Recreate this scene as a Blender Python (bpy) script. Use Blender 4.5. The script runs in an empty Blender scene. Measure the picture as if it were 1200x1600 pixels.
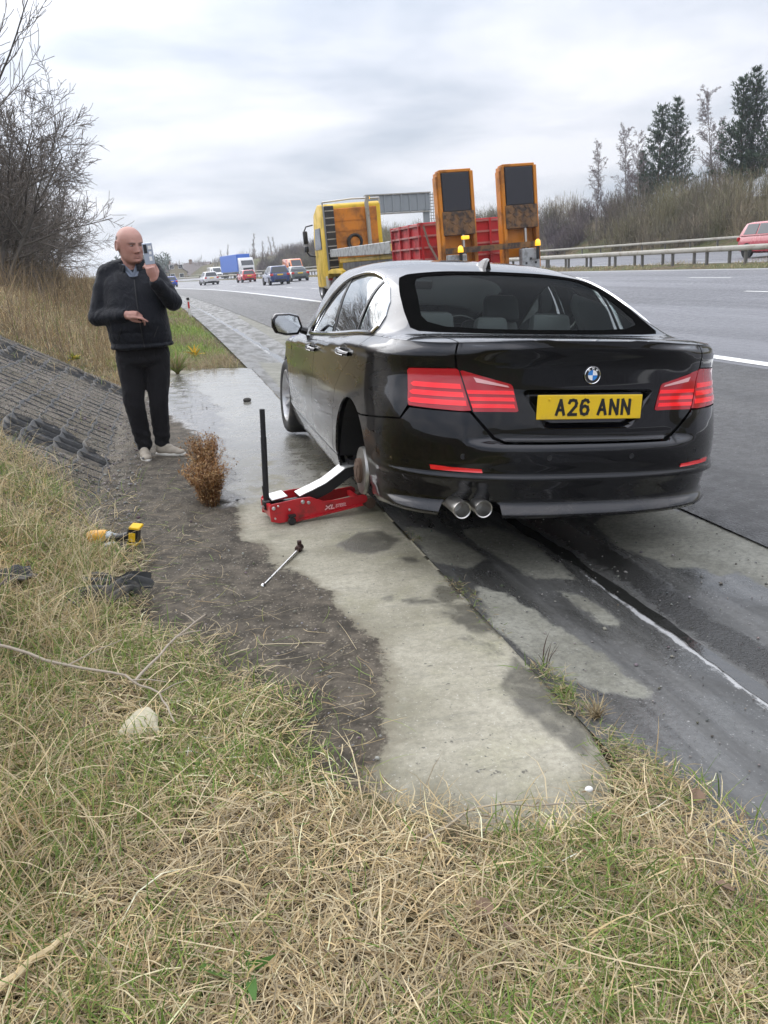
import bpy, bmesh, math, random
import numpy as np
from mathutils import Vector, Matrix
from mathutils.geometry import delaunay_2d_cdt
R = math.radians
rng = np.random.default_rng(7)
random.seed(7)
scene = bpy.context.scene
COL = scene.collection

# ------------------------------------------------------------------ camera
CAM_H = 1.495
pit, rol, yaw = R(17.157), R(3.977), R(13.282)
f_ = Vector((math.sin(yaw)*math.cos(pit), math.cos(yaw)*math.cos(pit), -math.sin(pit)))
r0 = Vector((math.cos(yaw), -math.sin(yaw), 0)); u0 = r0.cross(f_)
r_ = r0*math.cos(rol) - u0*math.sin(rol); u_ = u0*math.cos(rol) + r0*math.sin(rol)
cd = bpy.data.cameras.new('camera'); cam = bpy.data.objects.new('camera', cd); COL.objects.link(cam)
cam.matrix_world = Matrix(((r_.x, u_.x, -f_.x, 0), (r_.y, u_.y, -f_.y, 0), (r_.z, u_.z, -f_.z, CAM_H), (0, 0, 0, 1)))
cd.sensor_fit = 'VERTICAL'; cd.sensor_height = 24.0; cd.lens = 24.0*1261.5/1600
cd.clip_start = 0.05; cd.clip_end = 6000
scene.camera = cam
# ------------------------------------------------------------------ sky, sun, exposure
SUN_EL, SUN_AZ = R(40), R(-32)           # azimuth measured from +Y towards +X
world = bpy.data.worlds.new('World'); scene.world = world; world.use_nodes = True
wn = world.node_tree.nodes; wl = world.node_tree.links; wn.clear()
wo = wn.new('ShaderNodeOutputWorld'); bg = wn.new('ShaderNodeBackground')
sky = wn.new('ShaderNodeTexSky'); sky.sky_type = 'NISHITA'; sky.sun_disc = False
sky.sun_elevation = SUN_EL; sky.sun_rotation = SUN_AZ
bg.inputs['Strength'].default_value = 0.10
def wmath(op, a, b=None, c=None):
    n = wn.new('ShaderNodeMath'); n.operation = op
    for i, v in enumerate((a, b, c)):
        if v is None: continue
        if isinstance(v, (int, float)): n.inputs[i].default_value = v
        else: wl.new(v, n.inputs[i])
    return n.outputs[0]
tc = wn.new('ShaderNodeTexCoord'); sx = wn.new('ShaderNodeSeparateXYZ'); wl.new(tc.outputs['Generated'], sx.inputs[0])
zz = wmath('MAXIMUM', sx.outputs[2], 0.0)
den = wmath('ADD', zz, 0.16)
cx = wn.new('ShaderNodeCombineXYZ')
wl.new(wmath('DIVIDE', sx.outputs[0], den), cx.inputs[0]); wl.new(wmath('DIVIDE', sx.outputs[1], den), cx.inputs[1])
n1 = wn.new('ShaderNodeTexNoise'); n1.inputs['Scale'].default_value = 0.9; n1.inputs['Detail'].default_value = 7
n1.inputs['Roughness'].default_value = 0.5; n1.inputs['Distortion'].default_value = 0.25; wl.new(cx.outputs[0], n1.inputs['Vector'])
rp = wn.new('ShaderNodeValToRGB'); wl.new(n1.outputs['Fac'], rp.inputs[0])
rp.color_ramp.elements[0].position = .38; rp.color_ramp.elements[0].color = (3.85, 4.25, 4.95, 1)
rp.color_ramp.elements[1].position = .60; rp.color_ramp.elements[1].color = (6.7, 6.75, 7.2, 1)
# an overcast sky is brighter overhead than at the horizon
gr = wn.new('ShaderNodeMapRange'); wl.new(zz, gr.inputs[0]); gr.inputs[1].default_value = 0.0; gr.inputs[2].default_value = 0.75
gr.inputs[3].default_value = 0.97; gr.inputs[4].default_value = 2.35; gr.clamp = True
br = wn.new('ShaderNodeMapRange'); wl.new(wmath('ADD', zz, wmath('MULTIPLY', wmath('SUBTRACT', n1.outputs['Fac'], .5), 0.45)), br.inputs[0])
br.interpolation_type = 'SMOOTHSTEP'
br.inputs[1].default_value = .29; br.inputs[2].default_value = .42; br.inputs[3].default_value = 0.0; br.inputs[4].default_value = .5
# the cloud glows round the hidden sun
sdv = (math.sin(SUN_AZ)*math.cos(SUN_EL), math.cos(SUN_AZ)*math.cos(SUN_EL), math.sin(SUN_EL))
dt = wn.new('ShaderNodeVectorMath'); dt.operation = 'DOT_PRODUCT'; wl.new(tc.outputs['Generated'], dt.inputs[0]); dt.inputs[1].default_value = sdv
glow = wmath('MULTIPLY', wmath('POWER', wmath('MAXIMUM', dt.outputs['Value'], 0.0), 7.0), 1.55)
glow = wmath('MULTIPLY', glow, wmath('ADD', n1.outputs['Fac'], .35))
tot = wmath('ADD', wmath('ADD', gr.outputs[0], br.outputs[0]), glow)
mulc = wn.new('ShaderNodeVectorMath'); mulc.operation = 'SCALE'; wl.new(rp.outputs[0], mulc.inputs[0]); wl.new(tot, mulc.inputs['Scale'])
mx = wn.new('ShaderNodeMix'); mx.data_type = 'RGBA'; mx.inputs['Factor'].default_value = 0.93
wl.new(sky.outputs[0], mx.inputs['A']); wl.new(mulc.outputs[0], mx.inputs['B'])
wl.new(mx.outputs['Result'], bg.inputs['Color']); wl.new(bg.outputs[0], wo.inputs[0])
sd = bpy.data.lights.new('sun', 'SUN'); sd.energy = 1.5; sd.angle = R(65); sd.color = (1.0, .965, .91)
so = bpy.data.objects.new('sun', sd); COL.objects.link(so)
sdir = Vector((math.sin(SUN_AZ)*math.cos(SUN_EL), math.cos(SUN_AZ)*math.cos(SUN_EL), math.sin(SUN_EL)))
so.rotation_euler = sdir.to_track_quat('Z', 'Y').to_euler()
vs = scene.view_settings; scene.display_settings.display_device = 'sRGB'
vs.view_transform = 'Standard'; vs.look = 'None'; vs.exposure = 0.28; vs.gamma = 1.0; vs.use_curve_mapping = False
scene.cycles.max_bounces = 8; scene.cycles.transparent_max_bounces = 12
scene.cycles.use_denoising = True; scene.cycles.volume_bounces = 2

# ------------------------------------------------------------------ helpers
def tag(o, label=None, cat=None, group=None, kind=None):
    for k, v in (('label', label), ('category', cat), ('group', group), ('kind', kind)):
        if v: o[k] = v
    return o
def empty(name, loc=(0, 0, 0), rz=0.0, label=None, cat=None, group=None):
    o = bpy.data.objects.new(name, None); COL.objects.link(o); o.location = loc; o.rotation_euler = (0, 0, rz)
    o.empty_display_size = .2
    return tag(o, label, cat, group)
def link(name, me, mat=None, parent=None):
    if mat is not None and not me.materials: me.materials.append(mat)
    o = bpy.data.objects.new(name, me); COL.objects.link(o)
    if parent: o.parent = parent
    return o
def np_mesh(name, V, loops, starts, totals, cols=None, attrs=None, smooth=False):
    me = bpy.data.meshes.new(name); V = np.asarray(V, np.float32)
    me.vertices.add(len(V)); me.vertices.foreach_set('co', V.ravel())
    me.loops.add(len(loops)); me.loops.foreach_set('vertex_index', np.asarray(loops, np.int32))
    me.polygons.add(len(starts)); me.polygons.foreach_set('loop_start', np.asarray(starts, np.int32))
    try: me.polygons.foreach_set('loop_total', np.asarray(totals, np.int32))
    except Exception: pass
    if cols is not None:
        a = me.attributes.new('Col', 'FLOAT_COLOR', 'POINT'); c = np.ones((len(V), 4), np.float32); c[:, :3] = cols
        a.data.foreach_set('color', c.ravel())
    for k, v in (attrs or {}).items():
        a = me.attributes.new(k, 'FLOAT', 'POINT'); a.data.foreach_set('value', np.asarray(v, np.float32).ravel())
    me.update(calc_edges=True)
    if smooth: me.polygons.foreach_set('use_smooth', np.ones(len(starts), bool))
    return me
def quads_mesh(name, V, F, **k):
    F = np.asarray(F, np.int32); n = F.shape[1]
    return np_mesh(name, V, F.ravel(), np.arange(len(F))*n, np.full(len(F), n), **k)
def grid_faces(nu, nv):
    i, j = np.meshgrid(np.arange(nu-1), np.arange(nv-1), indexing='ij'); a = (i*nv+j).ravel()
    return np.stack([a, a+nv, a+nv+1, a+1], 1)
class MB:
    """Collects simple solids into ONE mesh."""
    def __init__(s): s.v = []; s.f = []
    def add(s, vs, fs):
        o = len(s.v); s.v += [tuple(p) for p in vs]; s.f += [tuple(i+o for i in f) for f in fs]; return s
    def box(s, c, d, rot=None, taper=1.0):
        x, y, z = d[0]/2, d[1]/2, d[2]/2
        P = [(-x, -y, -z), (x, -y, -z), (x, y, -z), (-x, y, -z)] + [(a*taper, b*taper, z) for a, b in ((-x, -y), (x, -y), (x, y), (-x, y))]
        if rot is not None: P = [rot @ Vector(p) for p in P]
        return s.add([Vector(p)+Vector(c) for p in P], [(3, 2, 1, 0), (4, 5, 6, 7), (0, 1, 5, 4), (1, 2, 6, 5), (2, 3, 7, 6), (3, 0, 4, 7)])
    def bx(s, x0, x1, y0, y1, z0, z1): return s.box(((x0+x1)/2, (y0+y1)/2, (z0+z1)/2), (x1-x0, y1-y0, z1-z0))
    def tube(s, pts, rad, n=8, cap=True):
        pts = [Vector(p) for p in pts]; m = len(pts)
        if not hasattr(rad, '__len__'): rad = [rad]*m
        V = []; prev = None
        for i, p in enumerate(pts):
            t = (pts[min(i+1, m-1)] - pts[max(i-1, 0)]).normalized()
            if prev is None: a = t.orthogonal().normalized()
            else: a = (prev - t*prev.dot(t)); a = a.normalized() if a.length > 1e-6 else t.orthogonal().normalized()
            prev = a; b = t.cross(a)
            V += [p + (a*math.cos(2*math.pi*k/n) + b*math.sin(2*math.pi*k/n))*rad[i] for k in range(n)]
        F = [(i*n+k, i*n+(k+1) % n, (i+1)*n+(k+1) % n, (i+1)*n+k) for i in range(m-1) for k in range(n)]
        if cap: F += [tuple(range(n))[::-1], tuple(range((m-1)*n, m*n))]
        return s.add(V, F)
    def prism(s, poly, axis, t0, t1):
        """poly in the two other axes, in order; extruded along axis from t0 to t1."""
        def P(a, b, t): return {'x': (t, a, b), 'y': (a, t, b), 'z': (a, b, t)}[axis]
        n = len(poly); V = [P(a, b, t0) for a, b in poly] + [P(a, b, t1) for a, b in poly]
        return s.add(V, [tuple(range(n))[::-1], tuple(range(n, 2*n))] + [(i, (i+1) % n, n+(i+1) % n, n+i) for i in range(n)])
    def lathe(s, prof, n=24, axis='x', c=(0, 0, 0), close=False):
        """prof = [(t, r)] along axis."""
        V = []
        for t, r in prof:
            for k in range(n):
                q = 2*math.pi*k/n; a, b = r*math.cos(q), r*math.sin(q)
                p = {'x': (t, a, b), 'y': (a, t, b), 'z': (a, b, t)}[axis]; V.append((p[0]+c[0], p[1]+c[1], p[2]+c[2]))
        m = len(prof)
        F = [(i*n+k, i*n+(k+1) % n, (i+1)*n+(k+1) % n, (i+1)*n+k) for i in range(m-1) for k in range(n)]
        if close: F += [tuple(range(n))[::-1], tuple(range((m-1)*n, m*n))]
        return s.add(V, F)
    def ball(s, c, r, nu=8, nv=12, M=None):
        r = (r, r, r) if not hasattr(r, '__len__') else r; V = []
        for i in range(nu+1):
            t = math.pi*i/nu
            for k in range(nv):
                q = 2*math.pi*k/nv; p = Vector((r[0]*math.sin(t)*math.cos(q), r[1]*math.sin(t)*math.sin(q), r[2]*math.cos(t)))
                if M is not None: p = M @ p
                V.append(p+Vector(c))
        F = [(i*nv+k, (i+1)*nv+k, (i+1)*nv+(k+1) % nv, i*nv+(k+1) % nv) for i in range(nu) for k in range(nv)]
        return s.add(V, F)
    def mesh(s, name, bevel=0.0, smooth=False, weld=False, seg=1):
        me = bpy.data.meshes.new(name); me.from_pydata([tuple(v) for v in s.v], [], s.f)
        bm = bmesh.new(); bm.from_mesh(me)
        if weld: bmesh.ops.remove_doubles(bm, verts=bm.verts, dist=1e-5)
        bmesh.ops.recalc_face_normals(bm, faces=bm.faces)
        if bevel > 0:
            es = [e for e in bm.edges if len(e.link_faces) == 2 and e.calc_face_angle() > .6]
            bmesh.ops.bevel(bm, geom=es, offset=bevel, segments=seg, affect='EDGES', profile=.5, clamp_overlap=True)
        bm.to_mesh(me); bm.free()
        if smooth:
            me.polygons.foreach_set('use_smooth', np.ones(len(me.polygons), bool))
            me.set_sharp_from_angle(angle=R(38))
        return me
    def build(s, name, mat, parent=None, **k):
        return link(name, s.mesh(name, **k), mat, parent)

# ------------------------------------------------------------------ materials
class NT:
    def __init__(s, name, rough=.6, metal=0.0, spec=.5, base=(.5, .5, .5)):
        s.m = bpy.data.materials.new(name); s.m.use_nodes = True; s.t = s.m.node_tree; s.b = s.t.nodes['Principled BSDF']
        s.out = s.t.nodes['Material Output']
        s.set('Base Color', base); s.set('Roughness', rough); s.set('Metallic', metal); s.set('Specular IOR Level', spec)
    def n(s, t): return s.t.nodes.new(t)
    def inp(s, sock, v):
        if isinstance(v, (int, float)): sock.default_value = v
        elif isinstance(v, (tuple, list)): sock.default_value = (*v, 1)[:len(sock.default_value)] if len(v) == 3 and len(sock.default_value) == 4 else v
        else: s.t.links.new(v, sock)
    def set(s, k, v): s.inp(s.b.inputs[k], v); return s
    def pos(s): return s.n('ShaderNodeNewGeometry').outputs['Position']
    def obj(s): return s.n('ShaderNodeTexCoord').outputs['Object']
    def mapv(s, v, sc):
        m = s.n('ShaderNodeMapping'); m.inputs['Scale'].default_value = sc; s.t.links.new(v, m.inputs['Vector']); return m.outputs[0]
    def noise(s, v, scale, det=4, rough=.6, dist=0.0):
        n = s.n('ShaderNodeTexNoise'); n.inputs['Scale'].default_value = scale; n.inputs['Detail'].default_value = det
        n.inputs['Roughness'].default_value = rough; n.inputs['Distortion'].default_value = dist; s.t.links.new(v, n.inputs['Vector']); return n.outputs['Fac']
    def voro(s, v, scale, out='Distance', feat='F1'):
        n = s.n('ShaderNodeTexVoronoi'); n.feature = feat; n.inputs['Scale'].default_value = scale; s.t.links.new(v, n.inputs['Vector']); return n.outputs[out]
    def rng(s, f, a, b, c=0.0, d=1.0, smooth=True):
        n = s.n('ShaderNodeMapRange'); n.interpolation_type = 'SMOOTHSTEP' if smooth else 'LINEAR'
        s.inp(n.inputs[0], f)
        for i, q in enumerate((a, b, c, d)): s.inp(n.inputs[i+1], q)
        return n.outputs[0]
    def math(s, op, a, b=0.0):
        n = s.n('ShaderNodeMath'); n.operation = op; s.inp(n.inputs[0], a); s.inp(n.inputs[1], b); return n.outputs[0]
    def mix(s, f, a, b):
        n = s.n('ShaderNodeMix'); n.data_type = 'RGBA'; s.inp(n.inputs['Factor'], f); s.inp(n.inputs['A'], a); s.inp(n.inputs['B'], b); return n.outputs['Result']
    def mixf(s, f, a, b):
        n = s.n('ShaderNodeMix'); n.data_type = 'FLOAT'; s.inp(n.inputs[0], f); s.inp(n.inputs[2], a); s.inp(n.inputs[3], b); return n.outputs[0]
    def attr(s, k, o='Fac'):
        n = s.n('ShaderNodeAttribute'); n.attribute_name = k; return n.outputs[o]
    def bump(s, h, strength=.4, dist=.01, prev=None):
        n = s.n('ShaderNodeBump'); n.inputs['Strength'].default_value = strength; n.inputs['Distance'].default_value = dist
        s.inp(n.inputs['Height'], h)
        if prev is not None: s.t.links.new(prev, n.inputs['Normal'])
        s.t.links.new(n.outputs[0], s.b.inputs['Normal']); return n.outputs[0]
def simple(name, base, rough=.5, metal=0.0, var=.25, scale=12.0, bump=0.0, spec=.5, coat=0.0, dirt=None, dscale=6.0):
    """Plain material with slight uneven colour, roughness, optional dirt and relief."""
    t = NT(name, rough, metal, spec); o = t.obj(); f = t.noise(o, scale, 5, .65)
    lo = tuple(c*(1-var) for c in base); hi = tuple(min(1, c*(1+var)) for c in base); c = t.mix(f, lo, hi)
    if dirt:
        c = t.mix(t.rng(t.noise(o, dscale, 6, .7), .48, .72), c, dirt)
    t.set('Base Color', c); t.set('Roughness', t.mixf(f, max(.02, rough-.08), min(1, rough+.1)))
    if coat: t.set('Coat Weight', coat); t.set('Coat Roughness', .04)
    if bump: t.bump(t.noise(o, scale*8, 4, .7), bump, .01)
    return t.m
def col_mat(name, rough=.65, trans=.25, var=.15, spec=.3):
    """Colour comes per blade, twig or leaf from the attribute Col."""
    t = NT(name, rough, 0, spec); c = t.attr('Col', 'Color'); t.set('Base Color', c)
    if trans:
        tr = t.n('ShaderNodeBsdfTranslucent'); t.t.links.new(c, tr.inputs[0]); ms = t.n('ShaderNodeMixShader'); ms.inputs[0].default_value = trans
        t.t.links.new(t.b.outputs[0], ms.inputs[1]); t.t.links.new(tr.outputs[0], ms.inputs[2]); t.t.links.new(ms.outputs[0], t.out.inputs[0])
    return t.m
# ------------------------------------------------------------------ the lie of the land
def pl(xs, ys):
    xs, ys = np.array(xs, float), np.array(ys, float)
    return lambda x: np.interp(x, xs, ys)
def curve(Y):
    """The motorway bends to the left: sideways shift of its lines at distance Y."""
    Y = np.asarray(Y, float); c = np.clip(Y, 0, 220)
    o = c*c/3200 + .0425*(np.sqrt((c-85)**2+400)+(c-85)) - .1
    return o + np.maximum(Y-220, 0)*.225
def sm(a, b, x):
    t = np.clip((np.asarray(x, float)-a)/(b-a), 0, 1); return t*t*(3-2*t)
_prof = pl([-400, -60, -30, -12, -5.2, -2.6, -.66, -.35, .3, .95, 1.85, 2.7, 6.6, 21.4, 22.0, 24.0, 24.6, 39, 41, 43, 49, 58, 120, 400, 4000],
           [9, 5, 4, 2.6, 1.75, 1.22, .1, .085, .05, .034, -.055, 0, .03, .33, .46, .47, .42, .6, .78, 1.1, 4.3, 5.2, 6.5, 8, 10])
def vnoise(x, y, s, seed=0):
    """Smooth value noise in [-1,1]."""
    x = np.asarray(x, float)/s; y = np.asarray(y, float)/s; xi = np.floor(x).astype(np.int64); yi = np.floor(y).astype(np.int64)
    fx, fy = x-xi, y-yi; fx = fx*fx*(3-2*fx); fy = fy*fy*(3-2*fy)
    def h(a, b):
        v = np.sin(a*127.1+b*311.7+seed*74.7)*43758.5453; return (v-np.floor(v))*2-1
    return (h(xi, yi)*(1-fx)+h(xi+1, yi)*fx)*(1-fy)+(h(xi, yi+1)*(1-fx)+h(xi+1, yi+1)*fx)*fy
def fbm(x, y, s, n=4, seed=0):
    r = 0; a = 1.0; t = 0
    for k in range(n): r = r+a*vnoise(x, y, s/2**k, seed+k); t += a; a *= .55
    return r/t
def land(X, Y):
    """Height of the land (roads, channel and banks) before sheets are laid on it."""
    X = np.asarray(X, float); Y = np.asarray(Y, float); q = X+curve(Y)
    z = _prof(q)
    # left verge beyond the parking pad lies flat before the bank begins
    z = z + sm(13, 20, Y)*.10*sm(-1.6, -.4, q)*(1-sm(.5, 1.0, q))
    # the left bank falls away in the distance and the ground behind the camera is level
    far = sm(60, 160, Y)*(1-sm(-1, .5, q)); z = z*(1-far)+far*.1
    return z
def sdf(px, py, poly):
    """Signed distance to a polygon, negative inside."""
    poly = np.array(poly, float); d = np.full(px.shape, 1e9); ins = np.zeros(px.shape, bool); n = len(poly)
    for i in range(n):
        a, b = poly[i], poly[(i+1) % n]; e = b-a; wx, wy = px-a[0], py-a[1]
        t = np.clip((wx*e[0]+wy*e[1])/max(e@e, 1e-12), 0, 1); d = np.minimum(d, np.hypot(wx-e[0]*t, wy-e[1]*t))
        c = ((a[1] > py) != (b[1] > py)) & (px < (b[0]-a[0])*(py-a[1])/((b[1]-a[1]) if b[1] != a[1] else 1e-12)+a[0]); ins ^= c
    return np.where(ins, -d, d)
GRASS_EDGE = [(-1.43, 6.39), (-1.11, 6.04), (-.76, 5.6), (-.62, 4.81), (-.33, 4.22), (-.3, 3.33), (-.05, 3.13), (.07, 2.74), (.25, 2.55), (.31, 2.48), (.21, 2.29), (.35, 2.04), (.46, 1.87), (.63, 1.73), (.87, 1.68), (1.01, 1.75), (1.13, 1.93), (1.24, 1.77), (1.27, 1.6), (1.27, 1.48), (1.3, 1.3), (1.5, .2), (1.5, -2), (-6, -2), (-6, 6.6), (-2.2, 6.6)]
MUD = [(-.9, 6.11), (-.75, 9.0), (-.1, 11.9), (.05, 12.4), (.37, 9.06), (.27, 6.96), (.25, 5.6), (.21, 4.54), (.26, 4.16), (.43, 3.69), (.56, 3.22), (.61, 2.86), (.57, 2.55), (.51, 2.34), (.47, 2.15), (.37, 2.06), (.34, 1.6), (-1.2, 1.6), (-1.2, 6)]
WETFAR = [(-.13, 12.63), (1.05, 13.6), (1.08, 11.43), (.81, 7.28), (.56, 7.13), (.34, 6.45), (.27, 5.11), (.14, 5.02), (.1, 7.04), (-.15, 8.49), (-.45, 9.59)]
JOINT_X = 1.10
ISLANDS = [[(1.2, 3.35), (1.3, 3.2), (1.35, 2.91), (1.4, 2.6), (1.43, 2.34), (1.43, 2.2), (1.38, 2.19), (1.25, 2.27), (1.18, 2.39), (1.13, 2.64), (1.13, 2.99)],
           [(1.56, 3.19), (1.62, 3.11), (1.66, 2.94), (1.66, 2.77), (1.61, 2.76), (1.56, 2.84), (1.56, 3.02)],
           [(1.65, 4.24), (1.73, 3.88), (1.72, 3.39), (1.7, 3.29), (1.53, 3.36), (1.46, 3.68), (1.42, 4.15)],
           [(2.17, 3.98), (2.59, 4.35), (2.72, 3.56), (2.72, 3.0), (2.6, 2.7), (2.41, 2.85), (2.41, 3.06), (2.31, 3.06), (2.3, 3.2), (2.19, 3.25), (2.17, 3.51), (2.11, 3.59)],
           [(1.12, 4.3), (1.3, 4.2), (1.4, 3.7), (1.25, 3.55), (1.12, 3.7)], [(1.45, 7), (1.7, 6), (1.75, 14), (1.3, 14), (1.2, 9)], [(2.1, 5), (2.6, 5), (2.6, 30), (2.2, 30)]]
STAINS = [[(.69, 4.1), (.85, 4.24), (.99, 4.22), (1.04, 4.06), (.94, 3.9), (.83, 3.87), (.71, 3.95)], [(.94, 3.75), (1.01, 3.78), (1.04, 3.71), (.98, 3.66)],
          [(.78, 3.24), (.95, 3.2), (1.0, 3.14), (.86, 3.16)], [(.72, 3.3), (.8, 3.28), (.76, 3.22)], [(.95, 2.96), (1.09, 3.05), (1.09, 2.8), (1.0, 2.8)],
          [(.93, 2.35), (1.08, 2.6), (1.09, 2.0), (1.0, 1.9), (.97, 2.1)]]
def sheet(name, qs, Ys, off, mat, attrs=None, bump=None, q_space=True, smooth=True):
    """A sheet laid on the land; qs sideways (following the bend), Ys along."""
    qs = np.asarray(qs, float); Ys = np.asarray(Ys, float)
    Q, YY = np.meshgrid(qs, Ys, indexing='ij'); X = Q-curve(YY) if q_space else Q
    z = land(X, YY)+off
    if bump is not None: z = z+bump(X, YY)
    at = {k: fn(X, YY).ravel() for k, fn in (attrs or {}).items()}
    me = quads_mesh(name, np.stack([X, YY, z], -1).reshape(-1, 3), grid_faces(len(qs), len(Ys)), attrs=at, smooth=smooth)
    o = link(name, me, mat); o['kind'] = 'structure'; return o
YL = np.r_[np.arange(-12, 30, 1.0), np.arange(30, 100, 3.0), np.arange(100, 230, 6), np.arange(240, 1500, 60)]

# ---- materials of the setting
def m_soil():
    t = NT('soil_and_thatch', .9, 0, .2); p = t.pos(); f = t.noise(p, 3.0, 8, .7); g = t.noise(p, .35, 4, .6)
    c = t.mix(t.rng(f, .35, .65), (.055, .042, .026), (.17, .13, .075)); c = t.mix(t.math('MULTIPLY', t.rng(g, .42, .6), .7), c, (.075, .095, .03))
    t.set('Base Color', c); t.bump(t.noise(p, 30, 6, .7), .7, .03); return t.m
def m_far():
    t = NT('far_fields', .95, 0, .1); p = t.pos(); f = t.noise(p, .02, 6, .6)
    t.set('Base Color', t.mix(t.rng(f, .4, .6), (.075, .085, .04), (.11, .095, .06))); return t.m
def m_gravel():
    t = NT('gravel_fill', .85, 0, .3); p = t.pos(); v = t.voro(p, 120, 'Color'); d = t.voro(p, 120); f = t.noise(p, 1.7, 6, .65)
    bw = t.n('ShaderNodeRGBToBW'); t.t.links.new(v, bw.inputs[0])
    c = t.mix(bw.outputs[0], (.13, .113, .088), (.36, .315, .255)); c = t.mix(t.rng(f, .45, .68), c, (.17, .145, .10)); c = t.mix(t.rng(d, .35, .75), c, (.045, .039, .032))
    bare = t.rng(t.math('ADD', t.attr('bare'), t.math('MULTIPLY', t.math('SUBTRACT', t.noise(p, 24, 5, .7), .5), .7)), .4, .6); c = t.mix(bare, c, (.014, .015, .017)); t.set('Base Color', c); t.set('Roughness', t.mixf(bare, .85, .45)); h = t.math('SUBTRACT', 1.0, d); t.bump(h, .8, .009); return t.m
def m_pad():
    """Concrete of the parking pad with mud washed over it, wet areas and oil stains."""
    t = NT('pad_concrete', .8, 0, .4); p = t.pos()
    f1 = t.noise(p, 1.6, 7, .65); f2 = t.noise(p, 16, 8, .8); f3 = t.noise(p, 70, 5, .75)
    st = t.noise(t.mapv(p, (5, 26, 5)), 1.0, 6, .7, .6)
    c = t.mix(t.rng(f1, .32, .68), (.20, .186, .132), (.385, .36, .285)); c = t.mix(t.math('MULTIPLY', t.rng(st, .5, .72), .6), c, (.17, .165, .135))
    c = t.mix(t.math('MULTIPLY', t.rng(f2, .56, .75), .5), c, (.48, .47, .42)); c = t.mix(t.math('MULTIPLY', t.rng(t.noise(p, 2.7, 5, .6), .5, .75), .45), c, (.27, .265, .15))
    c = t.mix(t.math('MULTIPLY', t.rng(t.noise(p, 48, 2, .5), .68, .74), .9), c, (.09, .085, .075))
    c = t.mix(t.rng(t.noise(p, 38, 6, .8), .38, .66, 0, .45), c, (.14, .13, .098)); c = t.mix(t.math('MULTIPLY', t.rng(t.noise(p, 95, 3, .6), .62, .70), .45), c, (.55, .53, .47)); mud = t.attr('mud'); wet = t.attr('wet'); stn = t.attr('stain'); grit = t.noise(p, 26, 6, .75)
    edge = t.rng(t.math('ADD', mud, t.math('MULTIPLY', t.math('SUBTRACT', grit, .5), .9)), .42, .62)
    mc = t.mix(t.rng(t.noise(p, 9, 7, .75), .35, .68), (.034, .028, .020), (.115, .096, .072)); sp = t.voro(p, 130, 'Color'); bw = t.n('ShaderNodeRGBToBW'); t.t.links.new(sp, bw.inputs[0])
    mc = t.mix(t.math('MULTIPLY', t.rng(bw.outputs[0], .80, .88), .6), mc, (.27, .235, .18))
    c = t.mix(t.math('MULTIPLY', t.rng(t.math('ADD', mud, t.math('MULTIPLY', t.math('SUBTRACT', t.noise(p, 12, 6, .75), .5), .9)), .12, .45), .6), c, (.16, .14, .098)); c = t.mix(edge, c, mc); wm = t.rng(t.math('ADD', wet, t.math('MULTIPLY', t.math('SUBTRACT', t.noise(p, 4.5, 6, .7), .5), 1.3)), .36, .62)
    stm = t.math('MULTIPLY', stn, t.rng(t.noise(p, 9, 3, .6), .25, .5, .55, 1.0)); dk = t.math('MAXIMUM', t.math('MULTIPLY', wm, .62), t.math('MULTIPLY', stm, .72))
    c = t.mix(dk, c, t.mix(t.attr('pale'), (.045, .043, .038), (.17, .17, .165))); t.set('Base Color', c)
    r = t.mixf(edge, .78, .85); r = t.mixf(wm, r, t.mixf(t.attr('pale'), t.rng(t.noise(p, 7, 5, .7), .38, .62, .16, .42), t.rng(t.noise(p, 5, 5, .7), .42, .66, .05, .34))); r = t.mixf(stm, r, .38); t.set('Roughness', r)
    t.set('Specular IOR Level', t.mixf(wm, .35, .9))
    h = t.math('ADD', t.math('MULTIPLY', f3, .55), t.math('MULTIPLY', t.math('MULTIPLY', edge, t.noise(p, 45, 6, .75)), 1.0)); h = t.math('MULTIPLY', h, t.mixf(wm, 1.0, t.mixf(t.attr('pale'), .45, .14))); t.bump(h, .55, .012); return t.m
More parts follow.
